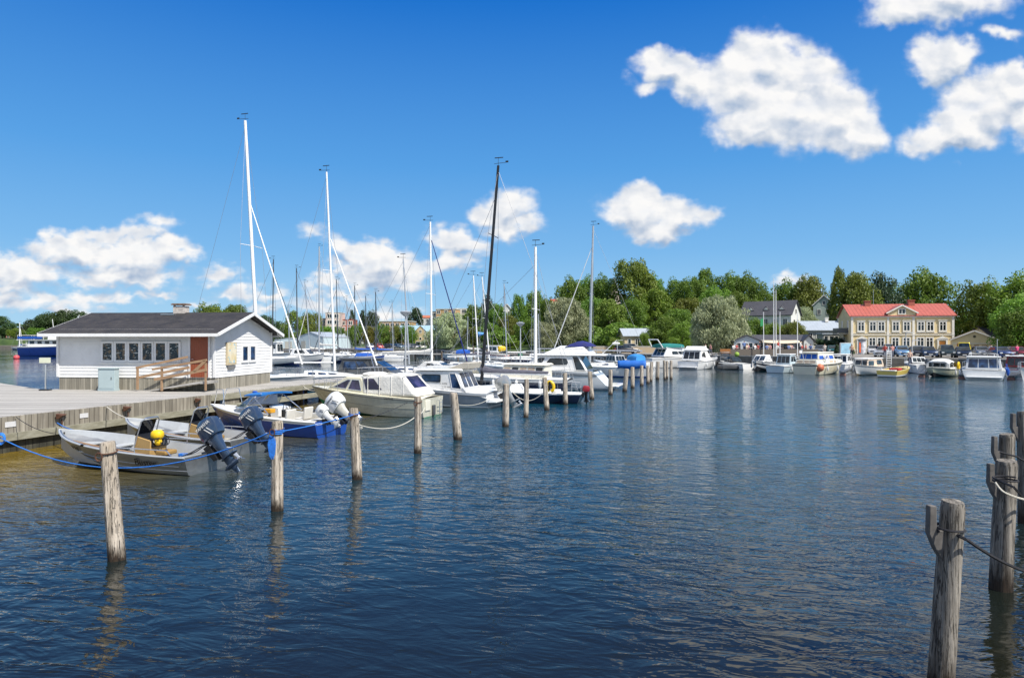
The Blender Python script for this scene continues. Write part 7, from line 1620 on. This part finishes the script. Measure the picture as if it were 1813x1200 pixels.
def person_mesh(pose):
    if pose in PMES: return PMES[pose]
    me, Rr, hz = person('', None, 0, 0, 0, pose)
    o = bpy.data.objects.new('tmp', me); COL.objects.link(o)
    m = o.modifiers.new('skin', 'SKIN'); m.use_smooth_shade = True
    if not me.skin_vertices: 
        bm = bmesh.new(); bm.from_mesh(me); bm.verts.layers.skin.verify(); bm.to_mesh(me); bm.free()
    sk = me.skin_vertices[0].data
    for i, r in enumerate(Rr): sk[i].radius = (r, r)
    sk[0].use_root = True
    s = o.modifiers.new('sub', 'SUBSURF'); s.levels = 1; s.render_levels = 1
    bpy.context.view_layer.update()
    dg_ = bpy.context.evaluated_depsgraph_get(); out = bpy.data.meshes.new_from_object(o.evaluated_get(dg_)); bpy.data.objects.remove(o)
    for _ in range(4): out.materials.append(None)
    for p in out.polygons:
        c = p.center; p.use_smooth = True
        arm = abs(c.x) > .215 or (pose == 'sit' and c.y > .17 and c.z > hz+.09)
        if c.z > hz+.53: k = 0
        elif c.z > hz+.02 and not (pose == 'sit' and c.z < hz+.08 and c.y > .16): k = 0 if arm and c.z < hz+.22 else 1
        elif c.z < .09: k = 3
        else: k = 2
        p.material_index = k
    PMES[pose] = (out, hz); return PMES[pose]
SKIN = paint('skin', (.50, .30, .21), .6, var=.06); SHOE = paint('shoes', (.03, .025, .02), .6)
def add_person(label, x, y, z, rz, pose, top, legs, hair=(.05, .03, .018), group='people on the quay and terrace', s=1.0):
    base, hz = person_mesh(pose); me = base.copy()
    nm = lambda c: paint('cloth_%02d_%02d_%02d' % tuple(int(q*99) for q in c), c, .85, var=.12)
    for i, m in enumerate((SKIN, nm(top), nm(legs), SHOE)): me.materials[i] = m
    o = bpy.data.objects.new('person', me); COL.objects.link(o); o.location = (x, y, z); o.rotation_euler.z = rz; o.scale = (s, s, s); tag(o, label, 'person', group)
    mb = MB(); mb.sup((0, -.005, hz+.735), (.085, .10, .085), 2.2, 10, 7); mb.build('hair', paint('hair_%02d' % int(hair[0]*99), hair, .7), o)
    mf = MB(); mf.sup((0, .115, hz+.68), (.014, .02, .02), 2, 6, 4); mf.build('nose', SKIN, o)
    return o
rnd = random.Random(11)
cl = [((.65, .65, .63), 'white'), ((.45, .05, .04), 'red'), ((.03, .035, .05), 'black'), ((.10, .18, .38), 'blue'), ((.55, .45, .32), 'beige'), ((.60, .30, .30), 'pink')]
TT = Matrix.Translation(tf.location) @ Matrix.Rotation(R(-6), 4, 'Z')
ORD = 'first second third fourth fifth sixth seventh eighth ninth tenth eleventh twelfth thirteenth fourteenth fifteenth sixteenth seventeenth eighteenth nineteenth twentieth twenty-first twenty-second'.split()
for i in range(22):
    x = .7+i*.52+rnd.uniform(-.1, .1); y = 1.0+(i % 3)*1.1; p = TT @ Vector((x, y, .44)); c, nmc = cl[i % 6]
    st = i % 5 == 3
    add_person('guest in a %s shirt, %s, %s from the left behind the cafe terrace railing' % (nmc, 'standing' if st else 'seated', ORD[i]), p.x, p.y, p.z, rnd.uniform(2.4, 4.0), 'stand' if st else 'sit', c, (.05, .06, .10), group='guests on the cafe terrace')
def cafe_table(x, y, k):
    p = TT @ Vector((x, y, .44)); o = thing('cafe_table', 'small round white table among the terrace guests, %s from the left' % ORD[k], 'table', p, 0, 'tables on the cafe terrace'); MB().tube([(0, 0, .70), (0, 0, .74)], .4, 14).build('table_top', W2, o); MB().tube([(0, 0, 0), (0, 0, .70)], .035, 6).build('leg', STEEL, o); MB().tube([(0, 0, 0), (0, 0, .03)], .22, 10).build('foot', DKGREY, o)
for k in range(6): cafe_table(1.2+k*2.0, 1.6, k)
def cafe_chair(p, rz, k):
    o = thing('cafe_chair', 'dark cafe chair under the seated guest standing %s from the left on the terrace' .replace('guest standing', 'guest') % ORD[k], 'chair', p, rz, 'chairs on the cafe terrace'); MB().box((0, 0, .40), (.42, .42, .04)).build('seat', DKGREY, o); MB().box((0, -.2, .66), (.42, .03, .42)).build('backrest', DKGREY, o)
    for a in (-.18, .18):
        for b_ in (-.18, .18): MB().box((a, b_, .19), (.03, .03, .38)).build('leg', DKGREY, o)
for k, o in enumerate([q for q in bpy.data.objects if q.get('group') == 'guests on the cafe terrace' and 'seated' in q['label']]): cafe_chair(o.location.copy(), o.rotation_euler.z, k)
W = [('person in black walking past the blue poster stand', 1487, 98, 'walk', (.02, .02, .025), (.03, .03, .04)), ('person with bare shoulders and dark trousers right of the blue poster stand', 1508, 92, 'walk', (.55, .35, .25), (.03, .03, .04)),
 ('person in dark clothes before the white hatchback', 1554, 94, 'stand', (.03, .035, .06), (.02, .02, .03)), ('person in a red top left of the quay ladder', 1567, 87, 'stand', (.50, .08, .06), (.10, .10, .14)), ('person in a pink top right of the quay ladder', 1580, 86, 'walk', (.60, .28, .24), (.20, .22, .28)),
 ('person in a white shirt standing between the two right saloons', 1754, 90, 'stand', (.65, .65, .66), (.12, .14, .2)), ('person in a bright pink top at the right edge of the quay', 1801, 86, 'walk', (.60, .06, .18), (.06, .06, .08)), ('person in a red shirt at the right end of the cafe', 1427, 100, 'stand', (.55, .06, .04), (.06, .06, .08)),
 ('person in light clothes walking by the street wall', 1460, 105, 'walk', (.60, .55, .50), (.45, .35, .30)), ('person standing in the yellow speedboat moored behind', 1611, 76, 'stand', (.50, .34, .26), (.05, .05, .08)), ('person in orange on the far shore under the middle trees', 1043, 121, 'stand', (.55, .22, .08), (.08, .06, .05)), ('person in dark green on the far shore beside the orange one', 1031, 121, 'walk', (.04, .10, .06), (.06, .06, .07)),
 ('person in red among the bushes left of the largest willow', 1190, 106, 'walk', (.50, .08, .08), (.10, .10, .12)), ('person in white on the quay under the largest willow', 1249, 102, 'stand', (.62, .60, .58), (.10, .10, .15)), ('person in rose clothes under the largest willow', 1258, 102, 'walk', (.52, .25, .24), (.12, .12, .15))]
for i, (lb, px_, D, ps_, t_, l_) in enumerate(W):
    z = G if 'speedboat' not in lb else .8
    add_person(lb, X(px_, D), D, z, rnd.uniform(0, 6.28), ps_, t_, l_, hair=(.05, .03, .018) if i % 3 else (.25, .16, .07))
# ---------------- ropes ----------------
def rope(label, pts_, sag, r, mat, n=18, group='mooring ropes'):
    """pts_: anchor points joined by sagging spans"""
    P = []
    for i in range(len(pts_)-1):
        a, b_ = Vector(pts_[i]), Vector(pts_[i+1])
        for k in range(n+(i == len(pts_)-2)):
            t = k/n; p = a.lerp(b_, t); p.z -= sag[i]*4*t*(1-t); P.append(p)
    o = MB().tube(P, r, 5).build('mooring_rope', mat, None); tag(o, label, 'rope', group); return o
def at(px_, py_, D): return Vector((X(px_, D), D, zat(py_, D)))
pt2 = at(491, 760, 13.9); pb = at(491, 760, 14.35)
rope('long blue rope sagging from the jetty across to the second mooring post', [at(-12, 768, 18.5), at(486, 762, 14.3)], [.85], .016, RBLUE)
rope('blue rope from the second mooring post to the post by the speedboat stern', [at(495, 764, 14.5), at(630, 733, 17.6)], [.03], .014, RBLUE)
rope('blue rope from a rusty bracket to the bow of the nearest aluminium boat', [edge(23.2, .2, .78), w1(B1, (5.0, -.4, .85))], [.08], .018, RBLUE)
rope('pale rope from the jetty edge down to the bow of the second aluminium boat', [edge(25.2, .1, 1.12), w1(B1b, (5.15, .0, .92))], [.05], .018, RWHT)
rope('thin dark rope from the jetty edge to the stem of the nearest aluminium boat', [edge(21.9, .1, 1.12), w1(B1, (5.5, .1, .80))], [.10], .011, RBLK)
rope('turquoise line from the second outboard to the second mooring post', [w1(B1b, (-.2, .5, .55)), at(489, 775, 14.5)], [.08], .014, RBLUE)
rope('dark line from the white outboards to the post by the speedboat stern', [at(560, 770, 24.6), at(627, 735, 17.6)], [.12], .012, RBLK)
rope('pale slack rope between the speedboat stern post and the cream cruiser', [at(634, 752, 17.8), at(735, 738, 27), at(752, 722, 31)], [.25, .1], .02, RWHT)
rope('dark rope from the cream cruiser side down to the speedboat stern post', [at(722, 712, 31.0), at(636, 745, 17.9)], [.05], .012, RBLK)
rope('pale rope from the cream cruiser bow to the pier', [at(562, 690, 35), at(536, 682, 37.5)], [.15], .02, RWHT)
rope('white rope between the leaning post and the white pilothouse boat', [at(805, 715, 24.8), at(870, 703, 36)], [.2], .014, RWHT)
rope('pale slack rope along the bow of the dark-hulled sailboat', [at(906, 692, 37.2), at(966, 690, 36.5)], [.55], .02, RWHT)
b1_ = at(1690, 950, 7.0); 
rope('black rope tied round the largest grey post, running out of the picture', [at(1668, 934, 7.0), at(1712, 955, 6.75), at(1830, 1015, 7.6)], [.0, .04], .017, RBLK)
rope('black rope from the roped right post down to the picture edge', [at(1762, 847, 9.6), at(1795, 862, 9.2), at(1830, 895, 9.8)], [.0, .02], .017, RBLK)
rope('white rope hitched on the roped right post', [at(1762, 853, 9.2), at(1780, 872, 9.12), at(1830, 886, 9.5)], [.02, .02], .014, RWHT)
rope('short black rope on the half hidden right post', [at(1770, 800, 11.7), at(1800, 808, 11.6), at(1830, 820, 12)], [.0, .02], .016, RBLK)
def wraps(label, px_, py_, D, r, mat, turns=3, rr=.016, tail=.0):
    c = at(px_, py_, D); P = [(c.x+math.cos(t)*r, c.y+math.sin(t)*r, c.z-.03*t/6.28*1.2) for t in [k*.4 for k in range(int(turns*15.7))]]
    if tail: P += [(P[-1][0]+.03*k, P[-1][1]-.05, P[-1][2]-tail*k/5) for k in range(1, 6)]
    o = MB().tube(P, rr, 5).build('rope_turns', mat, None); tag(o, label, 'rope', 'mooring ropes'); return o
wraps('black rope turns knotted round the largest grey post', 1682, 930, 6.92, .128, RBLK, 1.6, .013)
wraps('black rope turns knotted round the roped right post', 1780, 845, 9.56, .146, RBLK, 1.6, .013)
wraps('blue rope turns on the second mooring post', 491, 758, 14.35, .132, RBLUE, 3)
wraps('blue rope turns on the post by the speedboat stern', 627, 730, 17.6, .135, RBLUE, 2)
hb = MB()
for k in range(7): a = at(478+k*1.3, 770, 14.25); hb.tube([a, a+Vector((.01*k-.03, -.02, -.2)), a+Vector((.0, -.01, -.44-.03*(k % 3)))], .014, 5)
tag(hb.build('rope_hank', RBLUE, None), 'blue rope hank hanging left of the second mooring post', 'rope')
mb = MB(); c = at(2, 775, 18.4)
for k in range(5): mb.tube([(c.x+.11*math.cos(t)+.01*k, c.y-.02*k, c.z+.13*math.sin(t)-.01*k) for t in [q*.5 for q in range(13)]], .018, 5, closed=True)
tag(mb.build('rope_coil', RBLUE, None), 'bright blue rope coil hanging on the jetty at the left edge', 'rope')
